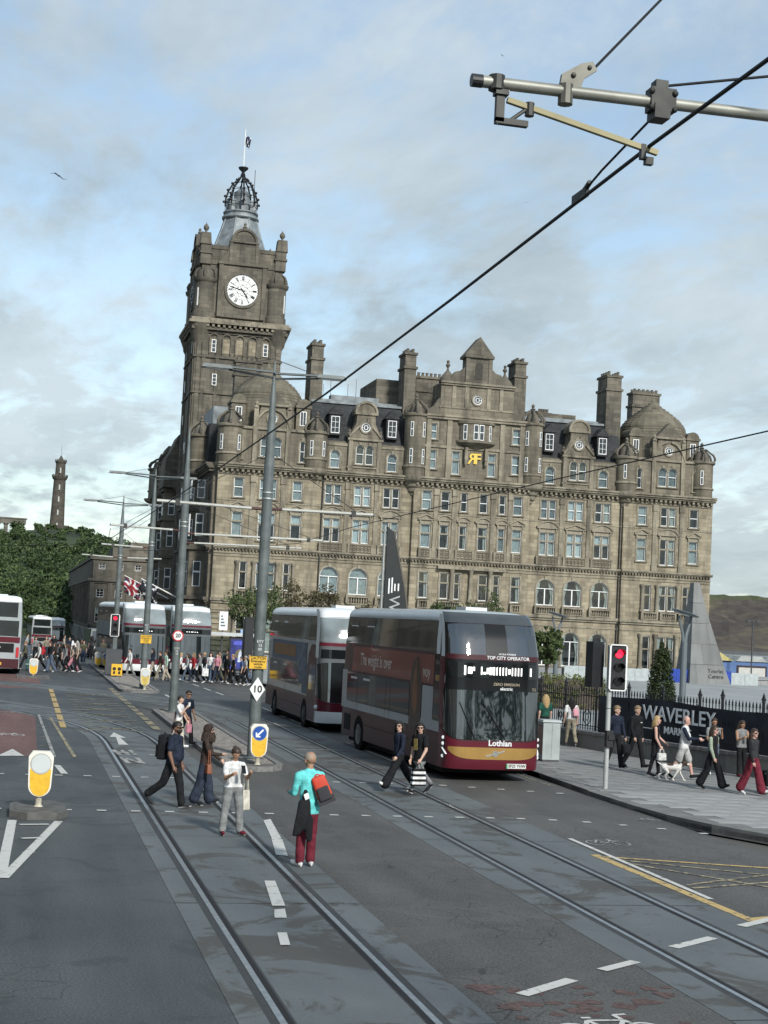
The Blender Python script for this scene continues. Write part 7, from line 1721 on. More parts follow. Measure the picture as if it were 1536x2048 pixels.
    for s in (-1, 1): rpatch(o, 'rear_lamp', redlamp, s*1.1-.08, s*1.1+.08, .95, 1.5, .02)
    if detail: text('rear_lettering', 'lothianbuses', .16, white_txt, o, (.2, BL+.03, 1.5), rot=(PI/2, 0, PI), ext=.002)
    MB().box(-.35, .35, 2.3, 3.0, 4.33, 4.43).build('roof_unit', bus_white, o)
    return o
OLD_BODY = shell_mesh([bus_grey, bus_white])
bus_near(11.95, 36.45, R(2.3), 'nearest maroon double-decker with black front and rust-red side advert')
bus_old(11.55, 51.0, R(0.5), 'second maroon and silver double-decker with blue advert, behind the nearest bus', True, True, 'XHBS')
bus_old(7.45, 89.5, R(6), 'white-framed double-decker facing the camera left of the hotel corner', True, None, '- -- -  - -')
bus_old(10.75, 94.5, R(3), 'white-framed double-decker half hidden behind the round 20 sign pole', True, None, '- - -- - -')
bus_old(-.95, 96.5+.0, R(180), 'white-backed double-decker cut by the left picture edge, seen from behind', True)
bus_old(2.6, 205, R(183), 'distant white double-decker beyond the left crowd, leftmost of the far ones', False).location.z = zg(205)
bus_old(6.1, 236, R(2), 'distant white double-decker with dark windscreen approaching on the far hill street', False).location.z = zg(236)
bus_old(4.2, 268, R(0), 'distant double-decker half hidden behind the approaching far bus', False).location.z = zg(268)
bus_old(7.2, 330, R(0), 'farthest pale double-decker at the top of the far street', False).location.z = zg(330)+1.2
gv = thing('parked_van', 'dark green waste lorry or van parked at the far kerb by the classical building', 'van', (6.6, 118, 0), R(4))
MB().frus((0, 2.5, .35), 1.0, 2.6, (0, 2.6, 1.2), 1.0, 2.55).frus((0, 2.7, 1.2), .98, 2.35, (0, 2.9, 2.25), .86, 2.1).build('body', M('van_green', (.02, .04, .042), .3, coat=.3), gv)
MB().frus((0, .42, 1.25), .86, .05, (0, .78, 2.1), .78, .05).build('windscreen', bglass2, gv)
for s in (-1, 1):
    MB().ball((s*.7, -.1, .85), .13, .06, .1).build('headlamp', head_m, gv)
    for yv in (.8, 4.2): MB().lathe([(.34, -.1), (.34, .1)], (0, 0, 0), 14).build('wheel', tyre_m, gv, (s*.92, yv, .34), (0, PI/2, 0))

# ---- shop fronts added unseen along the left side for the bus glass to mirror
pale_st = stone('shopfront_stone', (.24, .22, .18), (.34, .31, .26), (.12, .11, .09), (1.2, .5), .4, .5)
wme = MB().box(-.03, .05, -.6, .6, 0, 2.2).mesh('window', bglass)
for i, (y0, y1, hh, lb) in enumerate(((-70, -42, 19, 'tallest pale stone shop building added out of view behind the viewpoint on the left pavement'), (-41, -14, 16, 'pale stone shop building added out of view just behind the viewpoint on the left'), (-13, 12, 21, 'pale stone department store added out of view level with the viewpoint on the left'), (13, 44, 17, 'pale stone shop building added out of view left of the near refuge bollard'), (45, 80, 20, 'pale stone corner building added out of view left of the far crossing'), (86, 140, 18, 'long stone archive building added out of view left of the far crowd'), (146, 260, 21, 'stone terrace added out of view left of the distant street'))):
    bo_ = thing('added_shop_building', lb, 'building', (-23, (y0+y1)/2, 0)); L2_ = (y1-y0)/2
    MB().box(-16, 0, -L2_, L2_, -.5, hh).build('wall', pale_st, bo_)
    for z in (4.2, hh-1.2): MB().box(-.1, .5, -L2_, L2_, z, z+.5).build('cornice', pale_st, bo_)
    nb2 = int((y1-y0)/3.4)
    for fl_ in range(int((hh-6)/3.6)+1):
        for q in range(nb2): put('window', wme, bo_, (.02, -L2_+(q+.5)*(y1-y0)/nb2, 5.4+3.6*fl_))
    MB().box(0, .15, -L2_+.5, L2_-.5, .4, 3.6).build('shop_window', bglass, bo_)
# ================================================================ people
SK = {'light': M('skin_light', (.50, .33, .25), .55, var=.08, vscale=8), 'tan': M('skin_tan', (.33, .19, .12), .55, var=.08, vscale=8), 'dark': M('skin_brown', (.17, .09, .058), .55, var=.08, vscale=8), 'pink': M('skin_pink', (.52, .32, .26), .55, var=.08, vscale=8)}
def cloth(name, col, var=.3): return M('cloth_'+name, col, .9, 0, var, 9, .15, bump=.5, bscale=26)
CL = {k: cloth(k, v) for k, v in dict(black=(.014, .015, .017), char=(.035, .037, .04), navy=(.018, .024, .04), white=(.62, .63, .62), turq=(.13, .55, .54), maroon=(.14, .022, .035), red=(.34, .03, .035), grey=(.20, .21, .21), lgrey=(.36, .37, .36), jeans=(.09, .12, .17), djeans=(.028, .036, .055), green=(.018, .075, .055), sage=(.27, .32, .24), olive=(.10, .10, .065), khaki=(.22, .20, .15), pink=(.50, .22, .27), beige=(.36, .31, .25), brown=(.042, .031, .026), teal=(.05, .10, .10), cream=(.52, .50, .42), mint=(.35, .48, .40), blush=(.38, .26, .24), blue=(.06, .10, .22)).items()}
HAIR = {'black': M('hair_black', (.012, .010, .009), .5, var=.2), 'brown': M('hair_brown', (.04, .025, .016), .5, var=.25), 'blonde': M('hair_blonde', (.36, .25, .12), .5, var=.25, vscale=20), 'fair': M('hair_fair', (.20, .14, .08), .55, var=.2), 'grey': M('hair_grey', (.25, .25, .24), .6), 'grey_short': M('hair_stubble', (.28, .24, .19), .7)}
shades_m = M('sunglasses', (.008, .008, .008), .15, var=0); lips_m = M('lips', (.30, .12, .10), .5, var=0); eye_m = M('eye', (.02, .015, .012), .3, var=0); sole_m = M('shoe_sole', (.60, .60, .58), .6, var=.1)

def rcone(mb, p0, r0_, p1, r1_, sx=1.0, seg=12, nb=4):
    """closed round-ended tapered tube; sx squashes it across"""
    a_, b_ = Vector(p0), Vector(p1); d = b_-a_; L = d.length
    d = d/L if L > 1e-6 else Vector((0, 0, 1))
    ref = Vector((0, 1, 0)) if abs(d.y) < .9 else Vector((1, 0, 0))
    ux = ref.cross(d).normalized(); uy = d.cross(ux)
    prof = [(r0_*math.cos(t), -r0_*math.sin(t)) for t in [PI/2*(1-k/nb) for k in range(nb+1)]]+[(r1_*math.cos(t), L+r1_*math.sin(t)) for t in [PI/2*k/nb for k in range(nb+1)]]
    v = []; fs = []
    for rr_, s in prof:
        for k in range(seg):
            an = 2*PI*k/seg; v.append(a_+d*s+ux*rr_*math.cos(an)+uy*rr_*sx*math.sin(an))
    n = len(prof)
    for i in range(n-1):
        for k in range(seg): fs.append((i*seg+k, i*seg+(k+1) % seg, (i+1)*seg+(k+1) % seg, (i+1)*seg+k))
    mb.add(v, fs)
def remesh(me, vox):
    o = bpy.data.objects.new('tmp', me); COL.objects.link(o)
    md = o.modifiers.new('r', 'REMESH'); md.mode = 'VOXEL'; md.voxel_size = vox
    dg = bpy.context.evaluated_depsgraph_get(); m2 = bpy.data.meshes.new_from_object(o.evaluated_get(dg))
    bpy.data.objects.remove(o); bpy.data.meshes.remove(me); return m2
def solid(prims, vox, mats, fold=0.0, seed=0, smooth_it=2, trunk=(), zcut=None):
    """prims: (p0, r0, p1, r1, squash, material index, priority). Union them into one continuous skin and colour it by nearest piece"""
    mb = MB()
    for (p0, r0_, p1, r1_, sx, mi, pri) in prims: rcone(mb, p0, r0_, p1, r1_, sx, 12 if vox < .02 else 8, 4 if vox < .02 else 3)
    me = bpy.data.meshes.new('raw'); me.from_pydata([tuple(q) for q in mb.v], [], mb.f)
    m2 = remesh(me, vox); n = len(m2.vertices)
    co = np.empty(n*3, np.float32); m2.vertices.foreach_get('co', co); co = co.reshape(-1, 3)
    if smooth_it:
        ne = len(m2.edges); ed = np.empty(ne*2, np.int32); m2.edges.foreach_get('vertices', ed); ed = ed.reshape(-1, 2)
        deg = np.zeros(n); np.add.at(deg, ed[:, 0], 1); np.add.at(deg, ed[:, 1], 1)
        for _ in range(smooth_it):
            acc = np.zeros((n, 3)); np.add.at(acc, ed[:, 0], co[ed[:, 1]]); np.add.at(acc, ed[:, 1], co[ed[:, 0]]); co = (co*.5+.5*acc/np.maximum(deg, 1)[:, None]).astype(np.float32)
    best = np.full(n, 1e9); lab = np.zeros(n, np.int32); pid = np.zeros(n, np.int32)
    for ip, (p0, r0_, p1, r1_, sx, mi, pri) in enumerate(prims):
        a_, b_ = np.array(p0, float), np.array(p1, float); d = b_-a_; L2 = max(1e-9, d@d)
        t = np.clip(((co-a_)@d)/L2, 0, 1); v = co-(a_+t[:, None]*d)
        if sx != 1.0: v = v*np.array([1, 1/sx, 1]) if abs(d[2]) > .5*math.sqrt(L2) else v
        ds = np.linalg.norm(v, axis=1)-(r0_+(r1_-r0_)*t)-pri
        m_ = ds < best; best[m_] = ds[m_]; lab[m_] = mi; pid[m_] = ip
    if zcut is not None:
        tm = np.isin(pid, list(trunk)); lab[tm] = np.where(co[tm, 2] > zcut, 1, 2)
    m2.vertices.foreach_set('co', co.ravel())
    for q in mats: m2.materials.append(q)
    np_ = len(m2.polygons); ls = np.empty(np_, np.int32); m2.polygons.foreach_get('loop_start', ls)
    lv_ = np.empty(len(m2.loops), np.int32); m2.loops.foreach_get('vertex_index', lv_)
    m2.polygons.foreach_set('material_index', lab[lv_[ls]]); m2.polygons.foreach_set('use_smooth', [True]*np_)
    if fold:
        nr = np.empty(n*3, np.float32); m2.vertex_normals.foreach_get('vector', nr); nr = nr.reshape(-1, 3)
        rg_ = np.random.default_rng(seed); w_ = np.zeros(n)
        for k in range(5):
            kv = rg_.normal(size=3)*np.array([16, 16, 20]); w_ += np.sin(co@kv+rg_.uniform(0, 6))
        co2 = co+nr*(w_*fold/5)[:, None]*(np.isin(lab, [1, 2])[:, None]); m2.vertices.foreach_set('co', co2.astype(np.float32).ravel())
    m2.update(); return m2
def person(x, y, z, h, yaw, label, top='black', bottom='black', shoes='black', skin='light', hair=('short', 'brown'), sleeve=1, legs=(.25, .1, -.25, .35), arms=((.1, .12, .25), (-.1, .12, .25)), build=1.0, width=1.0, leg='slim', lean=0.0, head=(0, 0), vox=.011, glasses=False, beard=None, group=None, over=None, hem=0.0, hips=1.0, short=False, sole=True, stance=.012):
    """yaw 0 faces the camera (-y). legs: thigh and knee angles (left, right); arms: (swing, out, elbow) for left and right"""
    k = h/1.75; o = thing('person', label, 'person', (x, y, z), yaw, group)
    P = []; B = build; SKN, TOP, BOT, SHO, SOL, LIP, EYE, OVR = range(8)
    mats = [SK[skin], CL[top], CL[bottom], CL[shoes], sole_m, lips_m, eye_m, CL[over] if over else CL[top]]
    TR = []
    def add(p0, r0_, p1, r1_, mi, sx=1.0, pri=0.0, tr=False):
        if tr: TR.append(len(P))
        P.append((tuple(c*k for c in p0), r0_*k, tuple(c*k for c in p1), r1_*k, sx, mi, pri*k))
    ln = lean; fwd = lambda zz: -math.sin(ln)*(zz-.93)      # forward lean of the trunk
    W_ = width
    hp = .93
    # legs
    for s, (th, kn) in ((1, legs[0:2]), (-1, legs[2:4])):
        hip = Vector((s*.088*hips, 0, hp)); kd = Vector((s*stance, -math.sin(th), -math.cos(th))); kne = hip+kd*.43
        sh = th-kn; ank = kne+Vector((s*stance*.6, -math.sin(sh), -math.cos(sh)))*.40
        toe_a = min(.5, max(-.7, sh*.9)); td = Vector((s*.18, -math.cos(toe_a), -math.sin(-toe_a)*1.0)).normalized()
        if leg == 'slim': rs = (.088, .062, .055, .05)
        elif leg == 'straight': rs = (.094, .074, .072, .072)
        else: rs = (.105, .098, .112, .122)
        rs = tuple(q*(B*.5+.5)*hips for q in rs)
        if short:
            mid_ = hip+kd*.40
            add(hip, rs[0]*1.06, hip.lerp(mid_, .35), .09*B, BOT, 1, .0, True); add(hip.lerp(mid_, .35), .09*B, mid_, .088*B, BOT, 1, .004); add(mid_, .058*B, ank, .036, SKN); add(kne, .05*B, kne.lerp(ank, .35), .054*B, SKN)
        else:
            add(hip, rs[0]*1.0, hip.lerp(kne, .35), rs[0]*.65+rs[1]*.35, BOT, 1, 0, True); add(hip.lerp(kne, .35), rs[0]*.65+rs[1]*.35, kne, rs[1], BOT); add(kne, rs[1], kne.lerp(ank, .45), rs[2]*.98, BOT); add(kne.lerp(ank, .45), rs[2]*.98, ank+Vector((0, 0, .012)), rs[3], BOT, 1, .004)
        heel = ank+Vector((0, .035, -.045)); ball = heel+td*.17; tip = heel+td*.225
        add(ank, .042, heel, .040, SHO, 1, .002); add(heel+Vector((0, 0, .005)), .040, ball+Vector((0, 0, -.004)), .043, SHO, .85); add(ball, .040, tip, .032, SHO, .8)
        if sole: add(heel+Vector((0, .01, -.028)), .030, tip+Vector((0, 0, -.022)), .028, SOL, .6, -.004)
    # trunk
    yb = lambda zz: fwd(zz)
    add((-.06*hips, yb(.93), .93), .105*B*hips, (.06*hips, yb(.93), .93), .105*B*hips, BOT, .9, 0, True)
    add((0, yb(.95), .92), .12*B, (0, yb(1.02), 1.04), .125*B, BOT if hem <= 0 else TOP, .78, 0, True)
    zt = 1.03-hem
    add((0, yb(zt), zt), .152*B*(1.05 if hem else 1), (0, yb(1.16), 1.16), .138*B, TOP, .74, .004, True); add((0, yb(1.16), 1.16), .138*B, (0, yb(1.33), 1.33), .162*W_, TOP, .70, 0, True)
    add((-.125*W_, yb(1.37), 1.395), .062*W_, (.125*W_, yb(1.37), 1.395), .062*W_, TOP, 1); add((0, yb(1.30), 1.28), .145*W_, (0, yb(1.40), 1.41), .085*W_, TOP, .66)
    if B > 1.1: add((0, yb(1.1)-.06, 1.06), .13*B, (0, yb(1.2)-.05, 1.2), .12*B, TOP, .9)
    # neck and head
    nb_ = Vector((0, yb(1.44), 1.43)); hy, hp_ = head; hc = Vector((0, yb(1.6)-.015-.05*math.sin(hp_), 1.615-.02*abs(math.sin(hp_))))
    add(nb_, .054, hc+Vector((0, .015, -.04)), .050, SKN)
    Rh = Matrix.Rotation(hy, 3, 'Z') @ Matrix.Rotation(hp_, 3, 'X')
    hd = lambda q: tuple(hc+Rh @ Vector(q))
    add(hd((0, .018, .035)), .088, hd((0, -.004, -.012)), .078, SKN, .98); add(hd((0, -.03, -.045)), .060, hd((0, -.045, -.075)), .042, SKN); add(hd((0, .04, .02)), .078, hd((0, .03, .05)), .078, SKN)
    if vox < .018:
        add(hd((0, -.086, .012)), .010, hd((0, -.102, -.022)), .014, SKN)
        add(hd((-.018, -.084, -.055)), .007, hd((.018, -.084, -.055)), .007, LIP, 1, .004)
        for s in (-1, 1):
            add(hd((s*.084, .012, .012)), .014, hd((s*.086, .016, -.028)), .012, SKN)
            add(hd((s*.030, -.081, .012)), .008, hd((s*.036, -.080, .012)), .008, EYE, 1, .004)
    if beard: mats[LIP] = HAIR[beard]; add(hd((-.045, -.055, -.06)), .030, hd((.045, -.055, -.06)), .030, LIP, 1, .006); add(hd((0, -.06, -.075)), .040, hd((0, -.05, -.09)), .032, LIP, 1, .006)
    # arms
    hands = []
    for s, (sw, ot, el_) in ((1, arms[0]), (-1, arms[1])):
        shd = Vector((s*.185*W_, yb(1.38), 1.385)); ud = Vector((s*math.sin(ot), -math.sin(sw)*math.cos(ot), -math.cos(sw)*math.cos(ot))).normalized()
        elb = shd+ud*.285; fa = sw+el_; inn = -.28*min(1, el_/1.2)
        fd = Vector((s*math.sin(ot*.6+inn), -math.sin(fa), -math.cos(fa))).normalized(); wr = elb+fd*.245
        r_u, r_e, r_w = .050*B*.5+.025, .041*B*.5+.0205, .029
        if sleeve == 2: add(shd, r_u*1.12, elb, r_e*1.22, OVR if over else TOP, 1, .003); add(elb, r_e*1.22, wr, r_w*1.30, OVR if over else TOP, 1, .003)
        else:
            add(shd, r_u*.98, elb, r_e, SKN); add(elb, r_e, wr, r_w, SKN)
            if sleeve == 1: add(shd, r_u*1.22, shd+ud*.17, r_u*1.26, TOP, 1, .006)
        # hand: palm, four unequal bent fingers and a thumb off the side of the palm
        xa = fd.cross(Vector((0, 1, 0))); xa = xa.normalized() if xa.length > .1 else Vector((1, 0, 0)); ya = fd.cross(xa).normalized()
        side = xa if abs(xa.y) > abs(ya.y) else ya; nrm = fd.cross(side).normalized()
        if nrm.x*s > 0: nrm = -nrm
        palm = wr+fd*.075; add(wr, r_w*.95, palm, .034, SKN, .9)
        if vox < .013:
            for q, L_ in ((-1.5, .058), (-.5, .072), (.5, .076), (1.5, .066)):
                b0 = palm+side*q*.0185; m_ = b0+fd*L_*.5+nrm*.008; e_ = m_+fd*L_*.34+nrm*.026; add(b0, .0098, m_, .0095, SKN); add(m_, .0095, e_, .0085, SKN)
            fs_ = side if side.y < 0 else -side
            b0 = wr+fd*.028+fs_*.022; m_ = b0+fs_*.028+fd*.026; add(b0, .013, m_, .011, SKN); add(m_, .011, m_+fd*.030+nrm*.010, .0095, SKN)
        else: add(palm, .033, palm+fd*.05+nrm*.015, .024, SKN, .8)
        hands.append(tuple((palm+fd*.03)*k))
    # put the feet on the ground
    zmin = min(min(q[0][2]-q[1], q[2][2]-q[3]) for q in P if q[5] in (SHO, SOL)); P2 = []
    for (a_, r1, b_, r2, sx, mi, pri) in P: P2.append(((a_[0], a_[1], a_[2]-zmin), r1, (b_[0], b_[1], b_[2]-zmin), r2, sx, mi, pri))
    sk_sm = 1 if vox < .013 else 1
    me = solid(P2, vox*k, mats, .009*k if vox < .02 else 0, len(label)*7 % 1000, sk_sm, TR, (zt-.02)*k-zmin)
    put('body', me, o)
    HC = Vector(hc)*k-Vector((0, 0, zmin)); HM = Matrix.Translation(HC) @ Rh.to_4x4() @ Matrix.Scale(k, 4)
    # hair, scarf, glasses
    st, hcol = hair
    def hput(nm, mb, mat): 
        ob = mb.build(nm, mat, o, smooth=True); ob.matrix_local = HM; return ob
    def scalp(rx, ry, rz, cut, oy=.012, oz=.03):
        mb = MB(); seg, rg_ = 18, 12; V = []; keep = []
        for i in range(rg_+1):
            ph = PI*i/rg_
            for q in range(seg):
                an = 2*PI*q/seg; xx, yy_, zz = math.sin(ph)*math.cos(an), math.sin(ph)*math.sin(an), math.cos(ph)
                wob = 1+.03*math.sin(7*an+3*ph)+.02*math.sin(13*an)
                lim = cut(yy_); zz2 = max(zz, lim); V.append((rx*xx*wob*(1 if zz >= lim else .96), oy+ry*yy_*wob*(1 if zz >= lim else .96), oz+rz*zz2))
        F2 = [(i*seg+q, i*seg+(q+1) % seg, (i+1)*seg+(q+1) % seg, (i+1)*seg+q) for i in range(rg_) for q in range(seg)]
        mb.add(V, F2); return mb
    if st in ('short', 'long', 'bun', 'curly'):
        c1 = (lambda yy_: .30 if yy_ < -.45 else (.05 if yy_ < -.05 else -.55)) if st == 'short' else (lambda yy_: .38 if yy_ < -.5 else (-.15 if yy_ < 0 else -.8))
        hput('hair', scalp(.098, .112, .108, c1), HAIR[hcol])
        if st in ('long', 'curly'):
            mb = MB()
            for q in range(9):
                an = PI*(.02+.96*q/8); bx, by = .092*math.cos(an), .02+.095*math.sin(an)
                L_ = (.30 if st == 'long' else .24)*(1 if 2 < q < 6 else .85)
                mb.tube([(bx*.9, by*.8, .06), (bx*1.12, by*1.05, -.05), (bx*1.15, by*1.15, -.05-L_*.5), (bx*.95, by*1.1+.02, -.05-L_)], [.03, .036, .036, .014], 7)
            hput('hair_lengths', mb, HAIR[hcol])
        if st == 'bun': hput('hair_bun', MB().ball((0, .11, .07), .045), HAIR[hcol])
    elif st == 'stubble': hput('hair', scalp(.0925, .102, .098, lambda yy_: .25 if yy_ < -.3 else -.35), HAIR[hcol])
    elif st == 'hijab':
        mb = scalp(.112, .122, .122, lambda yy_: .34 if yy_ < -.62 else -.9, .02, .02)
        for q in range(12):
            an = 2*PI*q/12; mb.tube([(.085*math.cos(an), .01+.08*math.sin(an), -.05), (.12*math.cos(an), .0+.11*math.sin(an), -.14), (.17*math.cos(an), .01+.13*math.sin(an), -.25)], [.05, .055, .03], 7)
        hput('headscarf', mb, CL['brown'])
    elif st == 'cap':
        hput('cap', scalp(.102, .114, .108, lambda yy_: .18).box(-.07, .07, -.2, -.08, .05, .062), CL[hcol])
    if glasses:
        mb = MB().tube([(-.08, -.03, .02), (-.07, -.085, .018)], .006, 5).tube([(.08, -.03, .02), (.07, -.085, .018)], .006, 5).tube([(-.07, -.088, .022), (.07, -.088, .022)], .005, 5)
        for s in (-1, 1): mb.ball((s*.034, -.088, .010), .030, .010, .023, 10, 6)
        hput('sunglasses', mb, shades_m)
    o['_'] = 0; del o['_']
    return o, [Vector((q[0], q[1], q[2]-zmin)) for q in hands], k
def wpt(o, v):
    c_, s_ = math.cos(o.rotation_euler.z), math.sin(o.rotation_euler.z); return Vector((o.location.x+v[0]*c_-v[1]*s_, o.location.y+v[0]*s_+v[1]*c_, o.location.z+v[2]))
def rounded(w_, d_, h_, b_=.04, taper=.85):
    bm = bmesh.new(); bmesh.ops.create_cube(bm, size=1.0)
    for v in bm.verts: f = taper if v.co.z > 0 else 1; v.co = Vector((v.co.x*w_*f, v.co.y*d_*f, v.co.z*h_))
    bmesh.ops.bevel(bm, geom=bm.edges[:], offset=b_, segments=3, affect='EDGES', profile=.6)
    me = bpy.data.meshes.new('bag'); bm.to_mesh(me); bm.free(); me.polygons.foreach_set('use_smooth', [True]*len(me.polygons)); return me
def bag(name, label, cat, pos, rot, size, mat, handle=.2, taper=.85, hmat=None, bevel=.03):
    o = thing(name, label, cat, pos, rot); me = rounded(*size, bevel, taper); me.materials.append(mat); put('pouch', me, o, (0, 0, -size[2]/2-handle))
    for s in (-1, 1):
        MB().tube([(-size[0]*.28, s*.02, -handle-.02), (-size[0]*.18, s*.015, -handle*.3), (0, s*.008, 0), (size[0]*.18, s*.015, -handle*.3), (size[0]*.28, s*.02, -handle-.02)], .009, 6).build('handle', hmat or mat, o)
    return o
def backpack(name, label, o_p, k, mat, off=(0, .20, 1.25), size=(.30, .17, .44), strap=True, rot=0.0, mat2=None):
    pos = wpt(o_p, Vector(off)*k); o = thing(name, label, 'backpack', pos, o_p.rotation_euler.z+rot)
    me = rounded(*[q*k for q in size], .05*k, .88); me.materials.append(mat); put('main_pouch', me, o)
    me = rounded(size[0]*.8*k, .06*k, size[2]*.5*k, .022*k, .92); me.materials.append(mat2 or mat); put('front_pocket', me, o, (0, size[1]*.55*k, -size[2]*.16*k))
    MB().tube([(-.05*k, 0, size[2]*.49*k), (0, .01, size[2]*.58*k), (.05*k, 0, size[2]*.49*k)], .01*k, 6).build('grab_handle', mat, o)
    if strap:
        for s in (-1, 1): MB().tube([(s*.09*k, -.06*k, .2*k), (s*.10*k, -.17*k, .205*k), (s*.115*k, -.30*k, .12*k), (s*.125*k, -.31*k, -.06*k), (s*.12*k, -.12*k, -.17*k)], .018*k, 6).build('strap', mat, o)
    return o
NV = .0085
# ---- foreground
o, H_, k = person(4.66, 23.5, .006, 1.80, R(196), 'man in turquoise top and maroon trousers standing with his back to us', 'turq', 'maroon', 'white', 'tan', ('stubble', 'grey_short'), 2, (.02, .0, .06, .03), ((.25, .06, 1.25), (.22, .06, 1.2)), 1.04, 1.06, 'straight', .02, (0, .12), NV, hem=.20)
b1 = backpack('sling_bag', 'orange-red and grey sling backpack hanging off the turquoise man', o, k, M('bag_orange', (.52, .055, .025), .6, var=.15), (-.13, .17, 1.20), (.25, .13, .42), False, R(-22), M('bag_dark', (.03, .03, .035), .7))
b1.rotation_euler = (0, R(24), b1.rotation_euler.z)
MB().tube([(.02, -.04, .22), (.10, -.14, .30), (.13, -.26, .10)], .022, 6).build('strap', M('bag_dark', (.03, .03, .035), .7), b1); MB().box(-.14, .14, -.07, .07, -.24, -.12).build('base_panel', M('bag_dark', (.03, .03, .035), .7), b1)
jp = wpt(o, Vector((.15, .17, 1.10))*k); jk = thing('hanging_jacket', 'black jacket slung behind the turquoise man at hip height', 'jacket', jp, o.rotation_euler.z)
jprims = [((0, 0, .06), .04, (.0, .03, -.12), .085, .6, 0, 0), ((0, .03, -.12), .085, (.02, .04, -.40), .125, .5, 0, 0), ((.04, .05, -.4), .09, (.12, .05, -.55), .05, .6, 0, 0), ((-.05, .04, -.38), .09, (-.09, .03, -.66), .055, .6, 0, 0), ((.08, .03, -.1), .045, (.17, .04, -.58), .04, .8, 0, 0)]
put('cloth', solid(jprims, .012, [CL['black']], 0, 3), jk); MB().box(-.03, .05, .07, .09, -.02, .07).build('white_tag', CL['white'], jk, (0, .0, -.02), (0, .4, 0))

o, H_, k = person(3.93, 26.75, .006, 1.56, R(14), 'girl in a white tee and grey jeans looking down at her phone', 'white', 'grey', 'maroon', 'tan', ('bun', 'brown'), 1, (.05, .05, -.02, .05), ((.42, .22, 1.65), (.42, .18, 1.55)), .96, .95, 'straight', .02, (0, .42), NV, hem=.06, hips=1.12, stance=.11)
hp = (H_[0]+H_[1])/2; ph = thing('phone', 'black phone held up by the girl in the white tee', 'phone', wpt(o, hp+Vector((0, -.02, .05))), o.rotation_euler.z); MB().box(-.037, .037, -.005, .005, -.075, .075).build('case', shades_m, ph, (0, 0, 0), (-.5, 0, 0)); MB().box(-.033, .033, .005, .007, -.07, .07).build('screen', M('phone_screen', (.02, .025, .03), .1, var=0), ph, (0, 0, 0), (-.5, 0, 0))
bag('tote_bag', 'cream cloth tote bag hanging from the girl in the white tee', 'tote bag', wpt(o, Vector((.27, .02, 1.18))*k), o.rotation_euler.z+.3, (.22, .08, .36), CL['cream'], .26, .8)

o, H_, k = person(3.92, 30.8, .006, 1.62, R(74), 'woman in brown headscarf and wide dark jeans walking right', 'brown', 'djeans', 'black', 'light', ('hijab', 'brown'), 2, (.16, .05, -.16, .12), ((.25, .1, .7), (.35, .12, 1.2)), 1.0, 1.0, 'wide', .05, (0, .05), NV, hem=.10, glasses=True)
bag('shoulder_bag', 'tan leather shoulder bag against the headscarf woman', 'handbag', wpt(o, Vector((-.22, -.10, 1.30))*k), o.rotation_euler.z+.5, (.26, .12, .2), M('leather_tan', (.20, .07, .035), .5, var=.15), .34, .8)
o, H_, k = person(3.22, 30.3, .006, 1.74, R(58), 'heavy bearded man in black tee and sunglasses walking right', 'navy', 'black', 'char', 'dark', ('short', 'black'), 1, (.28, .12, -.36, .55), ((-.1, .2, .35), (.05, .2, .35)), 1.22, 1.12, 'straight', .06, (R(-10), 0), NV, glasses=True, beard='black', hem=.10)
backpack('rucksack', 'large black backpack on the bearded man', o, k, CL['black'], (0, .215, 1.20), (.34, .2, .5))
o, H_, k = person(4.68, 43.2, .006, 1.50, R(62), 'woman in white tee drinking from a cup beside the man in dark shirt', 'white', 'cream', 'white', 'light', ('short', 'brown'), 1, (.2, .1, -.2, .2), ((.2, .12, .4), (.55, .15, 2.0)), .95, .95, 'straight', .02, (0, 0), .010, hem=.05)
ph = thing('paper_cup', 'white paper cup held to the mouth of the woman in the white tee', 'cup', wpt(o, H_[1]+Vector((.02, -.03, .03)))); MB().lathe([(.03, -.05), (.04, .06), (.042, .065)], (0, 0, 0), 12).build('cup', CL['white'], ph)
bag('tote_bag', 'dark red shoulder bag behind the woman with the cup', 'handbag', wpt(o, Vector((.16, .20, 1.22))*k), o.rotation_euler.z+.2, (.34, .14, .30), M('leather_red', (.13, .03, .028), .6, var=.15), .3, .75)
o, H_, k = person(5.02, 44.3, .006, 1.60, R(40), 'man in dark navy shirt and sunglasses walking by the island kerb', 'navy', 'black', 'black', 'tan', ('short', 'black'), 1, (.25, .1, -.25, .3), ((.1, .12, .3), (.15, .14, .6)), 1.05, 1.04, 'straight', .03, (R(-20), 0), .010, glasses=True, hem=.1)
bag('paper_bag', 'pink and black carrier bag between the drinking woman and the man', 'carrier bag', wpt(o, H_[1]+Vector((0, -.02, -.02))), o.rotation_euler.z, (.20, .1, .26), CL['pink'], .12, .9)

o, H_, k = person(8.85, 34.1, .01, 1.66, R(-74), 'woman in dark jacket, wide black trousers and white shoes striding left', 'navy', 'black', 'white', 'light', ('long', 'black'), 2, (.55, .04, -.55, .18), ((.1, .14, .5), (-.2, .16, .35)), 1.0, 1.0, 'wide', .05, (R(38), 0), .0095, glasses=True, hem=.06)
o, H_, k = person(9.18, 33.5, .01, 1.68, R(-60), 'woman in black tee and grey leggings walking with a striped bag', 'black', 'grey', 'black', 'light', ('long', 'black'), 1, (.46, .10, -.5, .3), ((.12, .16, .5), (.0, .14, .18)), 1.05, 1.04, 'slim', .03, (R(45), 0), .0095, glasses=True, hem=.18)
sb = thing('shopping_bag', 'black and white striped carrier bag held by the walking woman', 'carrier bag', wpt(o, H_[0]+Vector((0, 0, -.02))), R(8))
MB().frus((0, 0, -.50), .165, .06, (0, 0, -.12), .145, .05).build('pouch', CL['black'], sb)
